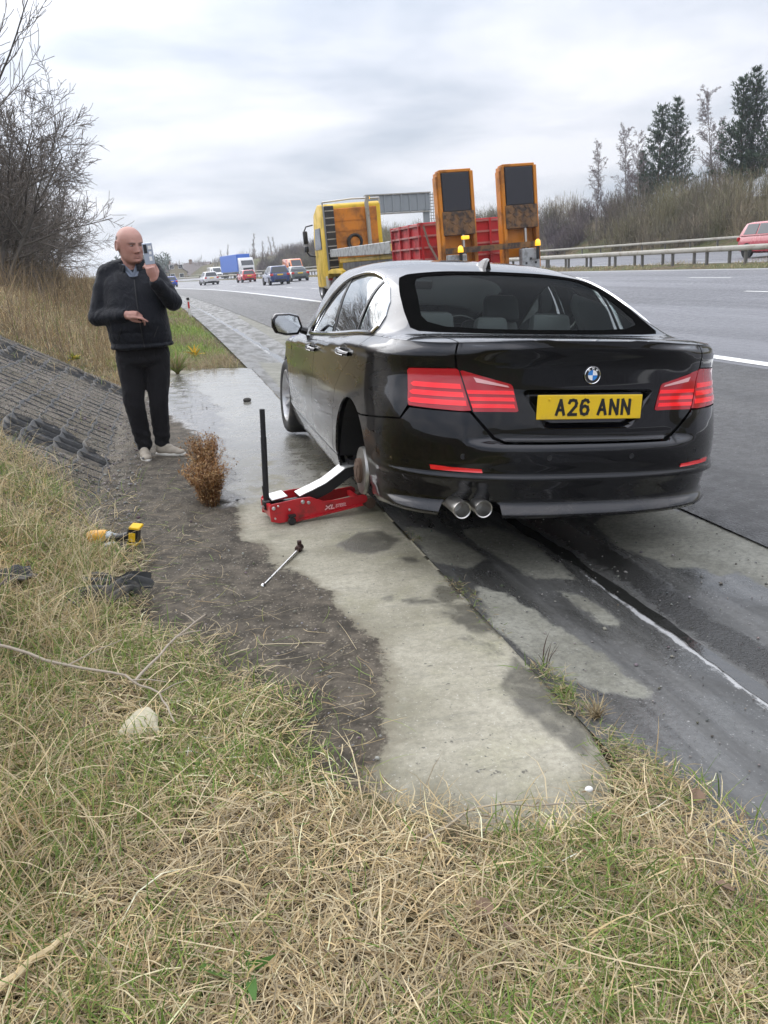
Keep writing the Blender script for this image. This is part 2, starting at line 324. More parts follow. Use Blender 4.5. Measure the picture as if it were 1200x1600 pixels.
def m_channel():
    t = NT('channel_concrete', .7, 0, .5); p = t.pos(); f1 = t.noise(p, 2.2, 7, .65); f2 = t.noise(p, 20, 5, .7); st = t.noise(t.mapv(p, (9, .7, 9)), 1.0, 6, .65, .3)
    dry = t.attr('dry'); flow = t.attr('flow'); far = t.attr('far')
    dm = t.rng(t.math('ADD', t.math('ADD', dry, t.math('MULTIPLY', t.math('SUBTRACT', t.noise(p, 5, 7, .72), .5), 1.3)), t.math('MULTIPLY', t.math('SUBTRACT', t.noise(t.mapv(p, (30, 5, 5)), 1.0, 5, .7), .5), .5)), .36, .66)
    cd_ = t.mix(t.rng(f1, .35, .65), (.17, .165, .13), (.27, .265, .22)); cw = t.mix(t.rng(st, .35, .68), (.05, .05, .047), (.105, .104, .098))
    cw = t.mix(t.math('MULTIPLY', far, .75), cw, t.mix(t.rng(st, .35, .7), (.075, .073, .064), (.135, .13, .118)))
    c = t.mix(t.math('MULTIPLY', dm, .9), cw, cd_); c = t.mix(t.math('MULTIPLY', t.rng(f2, .6, .75), .25), c, (.3, .3, .28)); c = t.mix(t.rng(t.noise(p, 42, 6, .8), .40, .66, 0, .45), c, (.04, .039, .035)); c = t.mix(t.math('MULTIPLY', t.rng(t.noise(p, 110, 2, .5), .68, .74), .6), c, (.42, .41, .39))
    lm = t.attr('glint'); glint = t.rng(t.math('ADD', lm, t.math('MULTIPLY', t.math('SUBTRACT', t.noise(t.mapv(p, (26, 9, 10)), 1.0, 6, .75), .5), 2.3)), .66, .95); silt = t.rng(t.math('ADD', flow, t.math('MULTIPLY', t.math('SUBTRACT', t.noise(p, 18, 6, .75), .5), .8)), .55, .8); c = t.mix(t.math('MULTIPLY', silt, .9), c, (.022, .021, .019)); c = t.mix(t.math('MULTIPLY', glint, .85), c, (.44, .44, .435)); t.set('Base Color', c)
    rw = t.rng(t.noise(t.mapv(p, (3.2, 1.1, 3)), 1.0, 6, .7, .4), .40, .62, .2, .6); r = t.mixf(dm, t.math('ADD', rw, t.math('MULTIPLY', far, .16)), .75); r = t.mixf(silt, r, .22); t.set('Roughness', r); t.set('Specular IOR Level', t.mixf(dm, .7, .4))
    h = t.math('ADD', t.math('MULTIPLY', f2, .4), t.math('MULTIPLY', silt, t.noise(p, 55, 5, .7))); t.bump(h, .6, .015); return t.m
def m_asphalt(name, base, speck, streak, wet=.0):
    t = NT(name, .7, 0, .45); p = t.pos(); v = t.voro(p, 85, 'Color'); bw = t.n('ShaderNodeRGBToBW'); t.t.links.new(v, bw.inputs[0]); d = t.voro(p, 85)
    q = t.attr('q'); co = t.n('ShaderNodeCombineXYZ'); t.t.links.new(q, co.inputs[0]); s1 = t.noise(t.mapv(co.outputs[0], (.55, 1, 1)), 1.0, 3, .6); f = t.noise(t.mapv(p, (.8, .08, 1)), 1.0, 5, .6); g = t.noise(p, 9, 6, .7)
    c = t.mix(bw.outputs[0], tuple(b*.55 for b in base), speck); c = t.mix(t.math('MULTIPLY', t.rng(s1, .38, .62), .85), c, streak); c = t.mix(t.math('MULTIPLY', t.rng(f, .42, .65), .5), c, tuple(b*.65 for b in base))
    c = t.mix(t.math('MULTIPLY', t.rng(t.noise(p, 60, 2, .5), .72, .76), .8), c, (.45, .44, .42)); t.set('Base Color', c)
    t.set('Roughness', t.rng(g, .35, .65, .45-.2*wet, .72-.2*wet)); t.bump(t.math('SUBTRACT', 1.0, d), .8, .008); return t.m
def m_paint():
    t = NT('road_paint', .55, 0, .4); p = t.pos(); f = t.noise(p, 16, 6, .75); t.set('Base Color', t.mix(t.rng(f, .5, .72), (.74, .74, .71), (.3, .3, .29))); t.bump(t.noise(p, 80, 3), .3, .004); return t.m
M = {}
M['soil'] = m_soil(); M['far'] = m_far(); M['gravel'] = m_gravel(); M['pad'] = m_pad(); M['channel'] = m_channel(); M['paint'] = m_paint()
M['shoulder'] = m_asphalt('shoulder_asphalt', (.062, .061, .060), (.125, .122, .118), (.055, .054, .053), .3)
M['lane'] = m_asphalt('carriageway_asphalt', (.125, .125, .135), (.22, .22, .235), (.20, .20, .215), .45)

# ---- ground: one sheet to the horizon, kept just under the sheets laid on it
qs = np.r_[-480, -400, -200, -100, -60, np.arange(-40, -12, 2), np.arange(-12, -.4, .3), np.arange(-.4, 3, .35), np.arange(3, 7, .8), np.arange(7, 21, 2.3), 21.4, 22, 22.7, 23.4, 24, 24.6, np.arange(27, 39, 3), 39, 40, 41, 42, 43, np.arange(44, 60, 1.5), 70, 90, 120, 200, 400, 800, 1100]
Yg = np.r_[-60, -30, np.arange(-12, 26, .4), np.arange(26, 60, 1.5), np.arange(60, 130, 4), np.arange(130, 300, 12), np.arange(300, 1600, 100)]
def under(X, Y):
    q = X+curve(Y)
    s = sm(-1.0, -.6, q)*(1-sm(21.2, 21.6, q)) + sm(24.4, 24.8, q)*(1-sm(39.2, 39.6, q))
    pit_ = ((Y > 5.0) & (Y < 11.4) & (q > -2.9) & (q < -.3))
    return -.035*s + .05*fbm(X, Y, 1.1, 3, 5)*(1-s)*sm(.0, 1, abs(q-1)) - .16*pit_ - .05*((Y < 1.9) & (q > 1.1) & (q < 3))
o = sheet('ground', qs, Yg, 0, M['soil'], bump=under)

# ---- parking pad (concrete with mud over its left part)
nz = lambda s, seed: (lambda X, Y: fbm(X, Y, s, 4, seed))
def a_mud(X, Y): return sm(.13, -.13, sdf(X+.05*fbm(X, Y, .35, 4, 1), Y+.05*fbm(X, Y, .35, 4, 2), MUD)+.10*fbm(X, Y, .22, 4, 77)*sm(2.6, 3.4, Y))*(1-.0*Y) + sm(-.12, .02, X)*sm(.02, -.06, abs(X-JOINT_X+.03*fbm(X, Y, .3, 3, 8)))*.75*(.6+.8*fbm(X, Y, .5, 3, 9))
def a_wet(X, Y): return np.clip(sm(.25, -.35, sdf(X, Y, WETFAR)) + .75*sm(.30, .02, abs(X-JOINT_X))*sm(3.9, 3.0, Y) * sm(.0, .3, fbm(X, Y, .6, 3, 33)+.15) + .8*sm(5.2, 7.2, Y)*sm(.5, 1.0, X) + .55*sm(4.6, 5.5, Y)*sm(.0, .5, X), 0, 1)
def a_stain(X, Y):
    w = 1e9
    for s in STAINS: w = np.minimum(w, sdf(X+.02*fbm(X, Y, .12, 3, 3), Y+.02*fbm(X, Y, .12, 3, 4), s))
    return sm(.012, -.012, w)
def b_pad(X, Y):
    m = a_mud(X, Y); edge = sm(-.55, -.9, X+.08*fbm(X, Y, .5, 3, 11)); g = sm(.12, -.05, sdf(X, Y, GRASS_EDGE))
    far = sm(13.3, 13.9, Y+.5*(X-.5)+.1*fbm(X, Y, .4, 2, 4))
    return m*(.010*fbm(X, Y, .12, 4, 6)+.010) - .12*edge - .06*g - .10*far
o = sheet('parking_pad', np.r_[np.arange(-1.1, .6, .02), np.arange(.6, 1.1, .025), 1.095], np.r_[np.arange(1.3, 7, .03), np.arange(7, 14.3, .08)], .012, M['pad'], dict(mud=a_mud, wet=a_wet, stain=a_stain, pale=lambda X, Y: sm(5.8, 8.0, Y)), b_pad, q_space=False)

# ---- drainage channel beside the hard shoulder
def a_dry(X, Y):
    w = 1e9
    for s in ISLANDS: w = np.minimum(w, sdf(X, Y, s))
    return sm(.10, -.09, w)
def a_flow(X, Y): q = X+curve(Y); return sm(.22, .0, abs(q-1.98+.07*fbm(q, Y, .9, 3, 21)))*(1-sm(4, 9, Y)*.65) + sm(.14, .02, abs(q-2.75))*.75
def a_glint(X, Y):  # wet glints and sky sheen beside the drain, painted as pale colour
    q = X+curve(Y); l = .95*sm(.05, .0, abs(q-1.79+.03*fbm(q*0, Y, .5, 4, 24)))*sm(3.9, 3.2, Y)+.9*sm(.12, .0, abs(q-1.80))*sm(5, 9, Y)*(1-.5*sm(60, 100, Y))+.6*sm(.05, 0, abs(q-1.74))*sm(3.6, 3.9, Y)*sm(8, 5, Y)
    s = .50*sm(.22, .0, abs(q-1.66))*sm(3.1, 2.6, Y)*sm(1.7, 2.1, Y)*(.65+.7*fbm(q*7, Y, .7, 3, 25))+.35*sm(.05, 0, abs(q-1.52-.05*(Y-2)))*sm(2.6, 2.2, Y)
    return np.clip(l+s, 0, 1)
def b_chan(X, Y):
    q = X+curve(Y); slot = sm(.012, .004, abs(((Y+.18*(q-1.1)) % 3.4)-3.21))*sm(6, 5, Y)
    return -.006*slot + .006*sm(.25, .05, abs(q-2.05))*fbm(X, Y, .14, 4, 14) - .05*sm(1.85, 1.5, Y)*sm(1.5, 1.25, X)
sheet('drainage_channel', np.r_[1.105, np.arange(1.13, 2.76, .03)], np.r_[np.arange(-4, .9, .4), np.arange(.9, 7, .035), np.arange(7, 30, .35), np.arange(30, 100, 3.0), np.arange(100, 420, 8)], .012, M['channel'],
      dict(dry=a_dry, flow=a_flow, glint=a_glint, far=lambda X, Y: sm(5.5, 9, Y)), b_chan)
# water standing in the bottom of the channel, its edge broken by silt
def water(name, q0, w, Y0, Y1, step, seed, lab=None):
    Ys = np.arange(Y0, Y1, step); c = q0+.05*fbm(Ys*0, Ys, 1.2, 3, seed); hw = w*np.clip(.55+.9*fbm(Ys*0+3, Ys, .35, 4, seed+1), .03, 1.6)
    V = []
    for y, a, h in zip(Ys, c, hw):
        for s in (-1, -.3, .4, 1): q = a+s*h; V.append((q-float(curve(y)), y, 0))
    V = np.array(V); V[:, 2] = -.055+.012+.006
    V[:, 2] += np.repeat(land(c-curve(Ys), Ys)+.055, 4)
    me = quads_mesh(name, V, grid_faces(len(Ys), 4)); o = link(name, me, M['water']); o['kind'] = 'structure'; return o
t = NT('standing_water', .04, 0, 1.0, (.02, .02, .018)); p = t.pos(); t.bump(t.noise(p, 22, 4, .6), .12, .01); M['water'] = t.m
water('water', 1.845, .045, .9, 9, .02, 31)
water('water', 1.83, .10, 12, 120, .5, 47)

# ---- hard shoulder, carriageways, markings
aq = dict(q=lambda X, Y: X+curve(Y))
sheet('hard_shoulder', np.r_[2.7, 2.74, 2.78, np.linspace(2.85, 6.4, 10)], YL, .022, M['shoulder'], aq, lambda X, Y: .012*sm(2.7, 2.78, X+curve(Y)))
sheet('carriageway', np.linspace(6.4, 21.4, 31), YL, .034, M['lane'], aq)
sheet('opposite_carriageway', np.linspace(24.6, 39.4, 20), YL, .02, M['lane'], aq)
def mark(name, q, w, Y0, Y1, n=2):
    Ys = np.linspace(Y0, Y1, max(2, n)); return sheet(name, [q-w/2, q+w/2], Ys, .040, M['paint'])
mark('edge_line', 6.62, .19, -10, 420, 260)
mark('edge_line', 21.0, .15, -10, 420, 200)
for q in (10.25, 13.9, 17.55):
    for k in range(16): mark('lane_line', q, .12, k*9+5.2-(q-17.55)*.4, k*9+7.4-(q-17.55)*.4)
for k in range(14): mark('lane_line', 28.3, .12, k*9+30, k*9+32.2)
mark('edge_line', 25.1, .15, 10, 420, 150)

# ---- gravel bank with plastic cell matting
UA = math.atan(.58); uc, us = math.cos(UA), math.sin(UA)
B2 = [(.89, 6.9), (.75, 7.26), (.55, 7.35), (.4, 7.3), (.25, 7.1), (.07, 6.87), (-.04, 6.69), (.08, 6.41), (.23, 6.46), (.36, 6.47), (.52, 6.42), (.64, 6.3), (.8, 6.42), (1.3, 6.3), (1.3, 7.0)]
B1 = [(2.1, 10.9), (1.59, 10.8), (1.19, 10.4), (.98, 10.45), (.69, 10.94), (.45, 10.95), (.0, 11.09), (-.02, 10.4), (.15, 10.3), (.37, 10.2), (.72, 10.35), (.94, 10.06), (1.11, 9.83), (1.36, 9.69), (2.1, 9.5)]
def cellpit(U, Y):
    d = np.minimum(sdf(U+.05*fbm(U, Y, .3, 3, 2), Y+.05*fbm(U, Y, .3, 3, 3), B2), sdf(U+.05*fbm(U, Y, .3, 3, 4), Y+.05*fbm(U, Y, .3, 3, 5), B1)); return sm(.03, -.035, d)
def slope_pt(U, Y, h): return np.stack([-.66-U*uc-us*h, Y, .1+U*us+uc*h], -1)
us_ = np.arange(-.35, 2.75, .028); ys_ = np.r_[np.arange(4.6, 8, .028), np.arange(8, 11.5, .05)]
U, YY = np.meshgrid(us_, ys_, indexing='ij')
rim = sm(4.9, 4.6, YY)+sm(11.05, 11.4, YY)+sm(-.15, -.35, U)
hh = .012+.010*fbm(U, YY, .07, 3, 51)+.02*fbm(U, YY, .6, 3, 52)-.052*cellpit(U, YY)-.10*rim
P = slope_pt(U, YY, hh); fl = U < 0; P[..., 0] = np.where(fl, -.66-U*1.0, P[..., 0]); P[..., 2] = np.where(fl, .1-.0*U+hh, P[..., 2])
o = link('gravel_bank', quads_mesh('gravel_bank', P.reshape(-1, 3), grid_faces(len(us_), len(ys_)), attrs=dict(bare=sm(.35, .8, cellpit(U, YY)).ravel()), smooth=True), M['gravel']); o['kind'] = 'structure'
M['geo'] = simple('black_plastic', (.022, .023, .023), .55, 0, .3, 20, .1, dirt=(.19, .165, .13), dscale=5)
mat_e = empty('cell_mat', (-1.3, 8.2, .45), 0, 'black plastic cell matting laid in gravel on the bank beside the standing man', 'ground matting')
def strip(us2, ys2, wav):
    """A wall of the mat, standing in the slope; a wavy ribbon with thickness."""
    us2, ys2 = np.asarray(us2, float), np.asarray(ys2, float); n = len(us2)
    pit_ = cellpit(us2, ys2); top = .026+.010*fbm(us2*3, ys2*3, .5, 2, 61)-.012*pit_*np.abs(fbm(us2, ys2, .3, 2, 5)); bot = top-.125
    du, dy = np.gradient(us2), np.gradient(ys2); l = np.hypot(du, dy); nu, ny = -dy/l*.003, du/l*.003
    V = np.concatenate([slope_pt(us2+nu*s, ys2+ny*s, h) for s, h in ((-1, bot), (-1, top), (1, top), (1, bot))]) - np.array([-1.3, 8.2, .45])
    F = [(k*n+i, k*n+i+1, (k+1)*n+i+1, (k+1)*n+i) for k in range(3) for i in range(n-1)]
    link('strip', quads_mesh('strip', V, F), M['geo'], mat_e)
for k in range(11):
    ys2 = np.arange(5.6, 11.05, .06); u = .02+k*.2; strip(u+.010*np.sin(ys2*2*math.pi/.42+k*math.pi)+.05*fbm(ys2*0+k, ys2, 1.5, 2, 9), ys2, 0)
for k in range(26):
    us2 = np.arange(-.02, 2.1, .06); y = 5.65+k*.21; strip(us2, y+.010*np.sin(us2*2*math.pi/.4+k*math.pi)+.05*fbm(us2, us2*0+k, 1.2, 2, 10), 0)

# loose stones on the bank and the muddy strip
def stones(name, n, xy, size, mat, seed):
    r = np.random.default_rng(seed); P = xy(r, n); n = len(P)
    oc = np.array([(1, 0, 0), (0, 1, 0), (-1, 0, 0), (0, -1, 0), (0, 0, 1), (0, 0, -1), ], float); of = np.array([(0, 1, 4), (1, 2, 4), (2, 3, 4), (3, 0, 4), (1, 0, 5), (2, 1, 5), (3, 2, 5), (0, 3, 5)])
    s = size*np.exp(r.normal(0, .45, (n, 1, 1))); sc = s*np.array([1, .8, .6])*r.uniform(.7, 1.3, (n, 6, 3)); a = r.uniform(0, 6.28, n); V = oc[None]*sc
    c, q = np.cos(a)[:, None], np.sin(a)[:, None]; V = np.stack([V[..., 0]*c-V[..., 1]*q, V[..., 0]*q+V[..., 1]*c, V[..., 2]], -1)+P[:, None]
    F = (of[None]+6*np.arange(n)[:, None, None]).reshape(-1, 3); tone = r.uniform(.07, .31, (n, 1))**1.05; cl = np.clip(tone*np.array([1.02, .97, .9])+r.normal(0, .01, (n, 3)), .02, .6)
    o = link(name, quads_mesh(name, V.reshape(-1, 3), F, cols=np.repeat(cl, 6, 0)), mat); o['kind'] = 'stuff'; return o
M['stone'] = col_mat('loose_stones', .8, 0)
def xy_bank(r, n):
    u = r.uniform(-.3, 2.6, n); y = 4.8+6.3*r.uniform(0, 1, n)**1.3; h = .024+.012*fbm(u, y, .07, 3, 51)+.02*fbm(u, y, .6, 3, 52)-.052*cellpit(u, y); k = r.uniform(0, 1, n) > cellpit(u, y)*.8
    P = slope_pt(u, y, h); fl = u < 0; P[fl, 0] = -.66-u[fl]; P[fl, 2] = .1+h[fl]; return P[k]
stones('gravel', 14000, xy_bank, .0058, M['stone'], 3)
def xy_mud(r, n):
    x = r.uniform(-.75, .75, n); y = 2.0+10.5*r.uniform(0, 1, n)**1.6; m = a_mud(x, y); g = sdf(x, y, GRASS_EDGE); k = (m > r.uniform(.25, 1.0, n)) & (g > -.02); x, y = x[k], y[k]
    return np.stack([x, y, land(x, y)+.022+b_pad(x, y)], -1)
stones('grit', 3800, xy_mud, .0036, M['stone'], 4)
stones('chippings', 700, lambda r, n: (lambda x, y: np.stack([x, y, land(x, y)+.016], -1))(r.uniform(1.12, 2.7, n), r.uniform(1.5, 5, n)), .0038, M['stone'], 5)
# ------------------------------------------------------------------ grass and plants
M['blade'] = col_mat('grass_blades', .6, .3); M['twig'] = col_mat('bark_and_twigs', .85, 0); M['leaf'] = col_mat('needles_and_leaves', .6, .2)
def ribbons(P, az, el, L, W, droop, k, cols, floor=None, seed=0, curl=.25, tip=.12):
    """n flat tapering blades: start P, heading az, elevation el (bends down by droop along its length L)."""
    r = np.random.default_rng(seed); n = len(P); C = np.zeros((n, k+1, 3)); C[:, 0] = P; a = az.copy(); e = el.copy(); st = L/k
    da = r.normal(0, curl, n)
    for i in range(k):
        d = np.stack([np.cos(e)*np.cos(a), np.cos(e)*np.sin(a), np.sin(e)], -1); C[:, i+1] = C[:, i]+d*st[:, None]
        e = e-droop/k; a = a+da/k*2
    if floor is not None:
        fz = floor(C[..., 0].ravel(), C[..., 1].ravel()).reshape(n, k+1)+.004+r.uniform(0, .022, (n, 1)); C[..., 2] = np.maximum(C[..., 2], fz)
    s = np.stack([-np.sin(az), np.cos(az), r.normal(0, .45, n)], -1); s /= np.linalg.norm(s, axis=1, keepdims=True)
    wd = W[:, None]*np.interp(np.linspace(0, 1, k+1), [0, .25, .7, 1], [.75, 1, .8, tip])[None]
    V = np.stack([C-s[:, None]*wd[..., None]/2, C+s[:, None]*wd[..., None]/2], 2).reshape(-1, 3)
    b = (np.arange(n)*(k+1)*2)[:, None]+np.arange(k)[None]*2; F = np.stack([b, b+1, b+3, b+2], -1).reshape(-1, 4)
    return V, F, np.repeat(cols, (k+1)*2, 0)
def stuff(name, parts, mat, parent=None, kind='stuff'):
    Vs, Fs, Cs = [], [], []; o = 0
    for V, F, c in parts: Vs.append(V); Fs.append(F+o); Cs.append(c); o += len(V)
    ob = link(name, quads_mesh(name, np.concatenate(Vs), np.concatenate(Fs), cols=np.concatenate(Cs)), mat, parent)
    if kind: ob['kind'] = kind
    return ob
STRAW = np.array([(.56, .44, .25), (.46, .35, .185), (.64, .53, .34), (.36, .26, .135), (.52, .435, .27), (.38, .31, .20)])
GREEN = np.array([(.11, .18, .03), (.16, .235, .05), (.21, .27, .065), (.13, .21, .045), (.25, .26, .08)])
def pick(r, pal, n, j=.16): return np.clip(pal[r.integers(0, len(pal), n)]*np.exp(r.normal(0, j, (n, 1))), 0, .9)
def gland(X, Y):
    """Land plus the gravel bank, for things that grow."""
    return land(X, Y)
def in_view(x, y, m=.35): return (x > -.36*y-.15-m) & (x < .80*y+.15+m)
def fg_points(r, n, y0, y1, pw, over=.0, dens=None):
    y = y0+(y1-y0)*r.uniform(0, 1, n)**pw; x = r.uniform(-.36*y-1.0, np.minimum(.80*y+.5, 1.55)); g = sdf(x+.05*fbm(x, y, .25, 3, 71), y+.05*fbm(x, y, .25, 3, 72), GRASS_EDGE)
    k = g < over; k &= r.uniform(0, 1, n) < sm(.02, -.22, g)*.8+.2
    if dens is not None: k &= r.uniform(0, 1, n) < dens(x, y)
    x, y = x[k], y[k]; return x, y, g[k]
parts = []
mound = lambda x, y: .02+.025*fbm(x, y, .5, 3, 5)
fl = lambda x, y: land(x, y)+.01
gp = lambda x, y: sm(-.10, .28, fbm(x, y, .36, 4, 81)+.18*fbm(x, y, 1.4, 2, 82)+.12)
# matted dead grass
r = np.random.default_rng(11); x, y, g = fg_points(r, 150000, .62, 6.4, 1.5); n = len(x)
parts.append(ribbons(np.stack([x, y, land(x, y)+r.uniform(0, .035, n)], -1), r.uniform(0, 6.28, n)*.6+.9*fbm(x, y, .35, 3, 83)*3, r.uniform(.02, .6, n), r.uniform(.03, .125, n)*np.where(r.uniform(0, 1, n) < .12, 1.7, 1.0), r.uniform(.0014, .0042, n), r.uniform(.2, 1.0, n), 3, np.clip(pick(r, STRAW, n, .24)*(1+.45*fbm(x, y, .3, 3, 95)[:, None])*(1-.25*sm(.0, .4, fbm(x, y, .5, 2, 96))[:, None]*np.array([.6, 1, 1.5])), .02, .8), fl, 1, .4))
# longer bleached stalks lying over it
x, y, g = fg_points(r, 1300, .8, 6.0, 1.4); n = len(x)
parts.append(ribbons(np.stack([x, y, land(x, y)+r.uniform(.02, .07, n)], -1), r.uniform(0, 6.28, n), r.uniform(.0, .5, n), r.uniform(.15, .42, n), r.uniform(.002, .0038, n), r.uniform(.2, 1.2, n), 5, pick(r, STRAW[[0, 2, 4]], n, .12), fl, 2, .3))
# green blades in patches
x, y, g = fg_points(r, 122000, .62, 6.4, 1.4, .02, lambda a, b: gp(a, b)*.9+.07); n = len(x)
parts.append(ribbons(np.stack([x, y, land(x, y)], -1), r.uniform(0, 6.28, n), r.uniform(.5, 1.5, n), r.uniform(.04, .14, n), r.uniform(.002, .0046, n), r.uniform(.3, 1.6, n), 3, pick(r, GREEN, n, .22), fl, 3, .5))
# upright dry tufts on the left mound and the right edge
x, y, g = fg_points(r, 58000, .9, 6.4, .8, .03, lambda a, b: np.clip(sm(-.1, -.5, a)*(.2+.8*sm(-.1, .25, fbm(a, b, .3, 3, 84)))+.14*sm(.9, 1.2, a), 0, 1)); n = len(x)
parts.append(ribbons(np.stack([x, y, land(x, y)], -1), r.uniform(0, 6.28, n), r.uniform(.6, 1.5, n), r.uniform(.09, .33, n)*(.55+.45*sm(-.2, -.6, x)), r.uniform(.0018, .0042, n), r.uniform(.4, 1.5, n), 5, np.where((r.uniform(0, 1, n) < .22)[:, None], pick(r, GREEN, n), pick(r, STRAW, n)), fl, 4, .5))
# broken thatch: short flat pieces
x, y, g = fg_points(r, 48000, .62, 5.0, 1.4, .05); n = len(x)
parts.append(ribbons(np.stack([x, y, land(x, y)+r.uniform(.004, .04, n)], -1), r.uniform(0, 6.28, n), r.uniform(-.3, .4, n), r.uniform(.015, .06, n), r.uniform(.0018, .0055, n), r.uniform(-.3, .5, n), 2, pick(r, np.r_[STRAW*.8, [(.20, .14, .08), (.15, .105, .065), (.28, .22, .15)]], n, .3), fl, 24, .3, .5))
# tufts growing through the cell matting
n = 2600; u = r.uniform(-.3, 2.2, n); y = r.uniform(4.9, 11.2, n); k = fbm(u, y, .45, 3, 97)+.5*sm(6.2, 5.1, y) > .30; u, y = u[k], y[k]; n = len(u); P_ = slope_pt(u, y, np.full(n, .0)); P_[u < 0, 0] = -.66-u[u < 0]; P_[u < 0, 2] = .1
parts.append(ribbons(P_, r.uniform(0, 6.28, n), r.uniform(.3, 1.4, n), r.uniform(.06, .24, n), r.uniform(.003, .005, n), r.uniform(.6, 2.2, n), 5, np.where((r.uniform(0, 1, n) < .2)[:, None], pick(r, GREEN, n), pick(r, STRAW, n)), None, 25, .4))
# sparse stems and debris straws on the muddy strip
x = r.uniform(-.8, .8, 4200); y = 2.0+5*r.uniform(0, 1, 4200)**1.2; k = (sdf(x, y, GRASS_EDGE) > 0) & (a_mud(x, y) > .5) & (r.uniform(0, 1, 4200) < sm(.55, -.1, sdf(x, y, GRASS_EDGE))*.8+.2*sm(.25, .05, x)*(.5+fbm(x, y, .4, 3, 3))); x, y = x[k], y[k]; n = len(x)
parts.append(ribbons(np.stack([x, y, land(x, y)+.022], -1), r.uniform(0, 6.28, n), r.uniform(.0, .5, n), r.uniform(.03, .2, n), r.uniform(.0015, .003, n), r.uniform(.2, 1.2, n), 4, np.where((r.uniform(0, 1, n) < .3)[:, None], pick(r, GREEN, n), pick(r, STRAW*.8, n)), lambda a, b: land(a, b)+.02, 5, .6))
stuff('foreground_grass', parts, M['blade'])

# verge beyond the pad: short green grass with dead stems; the bank behind it: long dead grass
parts = []; r = np.random.default_rng(12); n = 33000; y = 12.9+50*r.uniform(0, 1, n)**2.0; q = r.uniform(-1.0, 1.02, n); x = q-curve(y)
k = (q < 1.0-.04*np.abs(fbm(x, y, .4, 2, 3))*5) & ((y > 13.35+.5*fbm(x, y, .4, 3, 3)) | (q < -.25)); x, y = x[k], y[k]; n = len(x); s = np.clip(y/16, .8, 3.2)
dry = fbm(x, y, 1.6, 4, 91)+.25*sm(18, 13, y)*sm(.2, .8, x+curve(y)) > r.normal(.20, .16, n)
parts.append(ribbons(np.stack([x, y, land(x, y)-.01], -1), r.uniform(0, 6.28, n), r.uniform(.5, 1.5, n), r.uniform(.06, .2, n)*np.where(dry, 1.25, 1.0), .007*s, r.uniform(.3, 1.6, n), 3, np.where(dry[:, None], pick(r, STRAW*.62, n), pick(r, GREEN*1.35, n, .25)), None, 6))
stuff('verge_grass', parts, M['blade'])
parts = []; n = 62000; y = 10.6+50*r.uniform(0, 1, n)**1.9; q = -.30-9*r.uniform(0, 1, n)**1.7*np.clip(.3+y/40, .3, 1); x = q-curve(y); k = (y > 11.15+.2*fbm(x, y, .4, 2, 1)) | (q < -2.9); k &= (q < -.45-.35*fbm(x, y, 2, 3, 7)*1.0) ; x, y = x[k], y[k]; n = len(x); s = np.clip(y/14, .8, 3)
tall = np.clip(.55+.6*fbm(x, y, 1.2, 3, 92), .25, 1.2)*sm(10.9, 13.5, y)+.2
parts.append(ribbons(np.stack([x, y, land(x, y)-.01], -1), r.uniform(0, 6.28, n), r.uniform(.6, 1.55, n), r.uniform(.12, .55, n)*tall, .0082*s, r.uniform(.3, 1.9, n), 3, np.where((r.uniform(0, 1, n) < .13)[:, None], pick(r, GREEN, n), pick(r, np.r_[STRAW*.86, [(.34, .22, .10), (.30, .20, .10)]], n, .25)), None, 7))
n = 3200; y = 11+26*r.uniform(0, 1, n)**1.5; q = -.9-4*r.uniform(0, 1, n); x = q-curve(y); parts.append(ribbons(np.stack([x, y, land(x, y)], -1), r.uniform(0, 6.28, n), r.uniform(1.0, 1.55, n), r.uniform(.5, 1.1, n), .007*np.clip(y/14, .8, 2), r.uniform(.0, .8, n), 4, pick(r, np.array([(.22, .16, .09), (.28, .20, .11), (.15, .11, .075)]), n), None, 8))
stuff('bank_grass', parts, M['blade'])
parts = []; n = 17000; y = 12+130*r.uniform(0, 1, n)**1.6; q = r.choice([21.7, 24.2], n)+r.normal(0, .25, n); q = np.where(r.uniform(0, 1, n) < .5, r.uniform(21.5, 24.5, n), q); x = q-curve(y)
parts.append(ribbons(np.stack([x, y, land(x, y)-.02], -1), r.uniform(0, 6.28, n), r.uniform(.7, 1.5, n), r.uniform(.1, .38, n)*np.clip(.6+.8*fbm(x, y, 2.5, 3, 2), .2, 1.3), .012*np.clip(y/30, .8, 3), r.uniform(.3, 1.5, n), 3, pick(r, np.r_[STRAW*.75, GREEN[:1]], n, .2), None, 9))
stuff('reserve_grass', parts, M['blade'])
# weeds along the joint of the pad
parts = []; n = 1700; y = 1.7+2.6*r.uniform(0, 1, n)**1.8; x = JOINT_X+r.normal(0, .028, n)+.02*fbm(y, y, .3, 2, 4); k = r.uniform(0, 1, n) < np.clip(.15+1.3*fbm(x*0, y, .16, 3, 44), 0, 1); x, y = x[k], y[k]; n = len(x)
parts.append(ribbons(np.stack([x, y, land(x, y)+.012], -1), r.uniform(0, 6.28, n), r.uniform(.2, 1.4, n), r.uniform(.012, .055, n), r.uniform(.002, .004, n), r.uniform(.3, 1.5, n), 3, np.where((r.uniform(0, 1, n) < .4)[:, None], pick(r, GREEN*.8, n), pick(r, STRAW*.45, n)), lambda a, b: land(a, b)+.014, 10)); n = 1500; y = 1.62+.85*r.uniform(0, 1, n)**1.4; x = JOINT_X+.02+r.normal(0, .03, n)*(1+1.5*sm(2.1, 1.7, y)); k = r.uniform(0, 1, n) < np.clip(.35+.9*fbm(x, y, .13, 3, 45)+.6*sm(2.0, 1.7, y), 0, 1); x, y = x[k], y[k]; n = len(x)
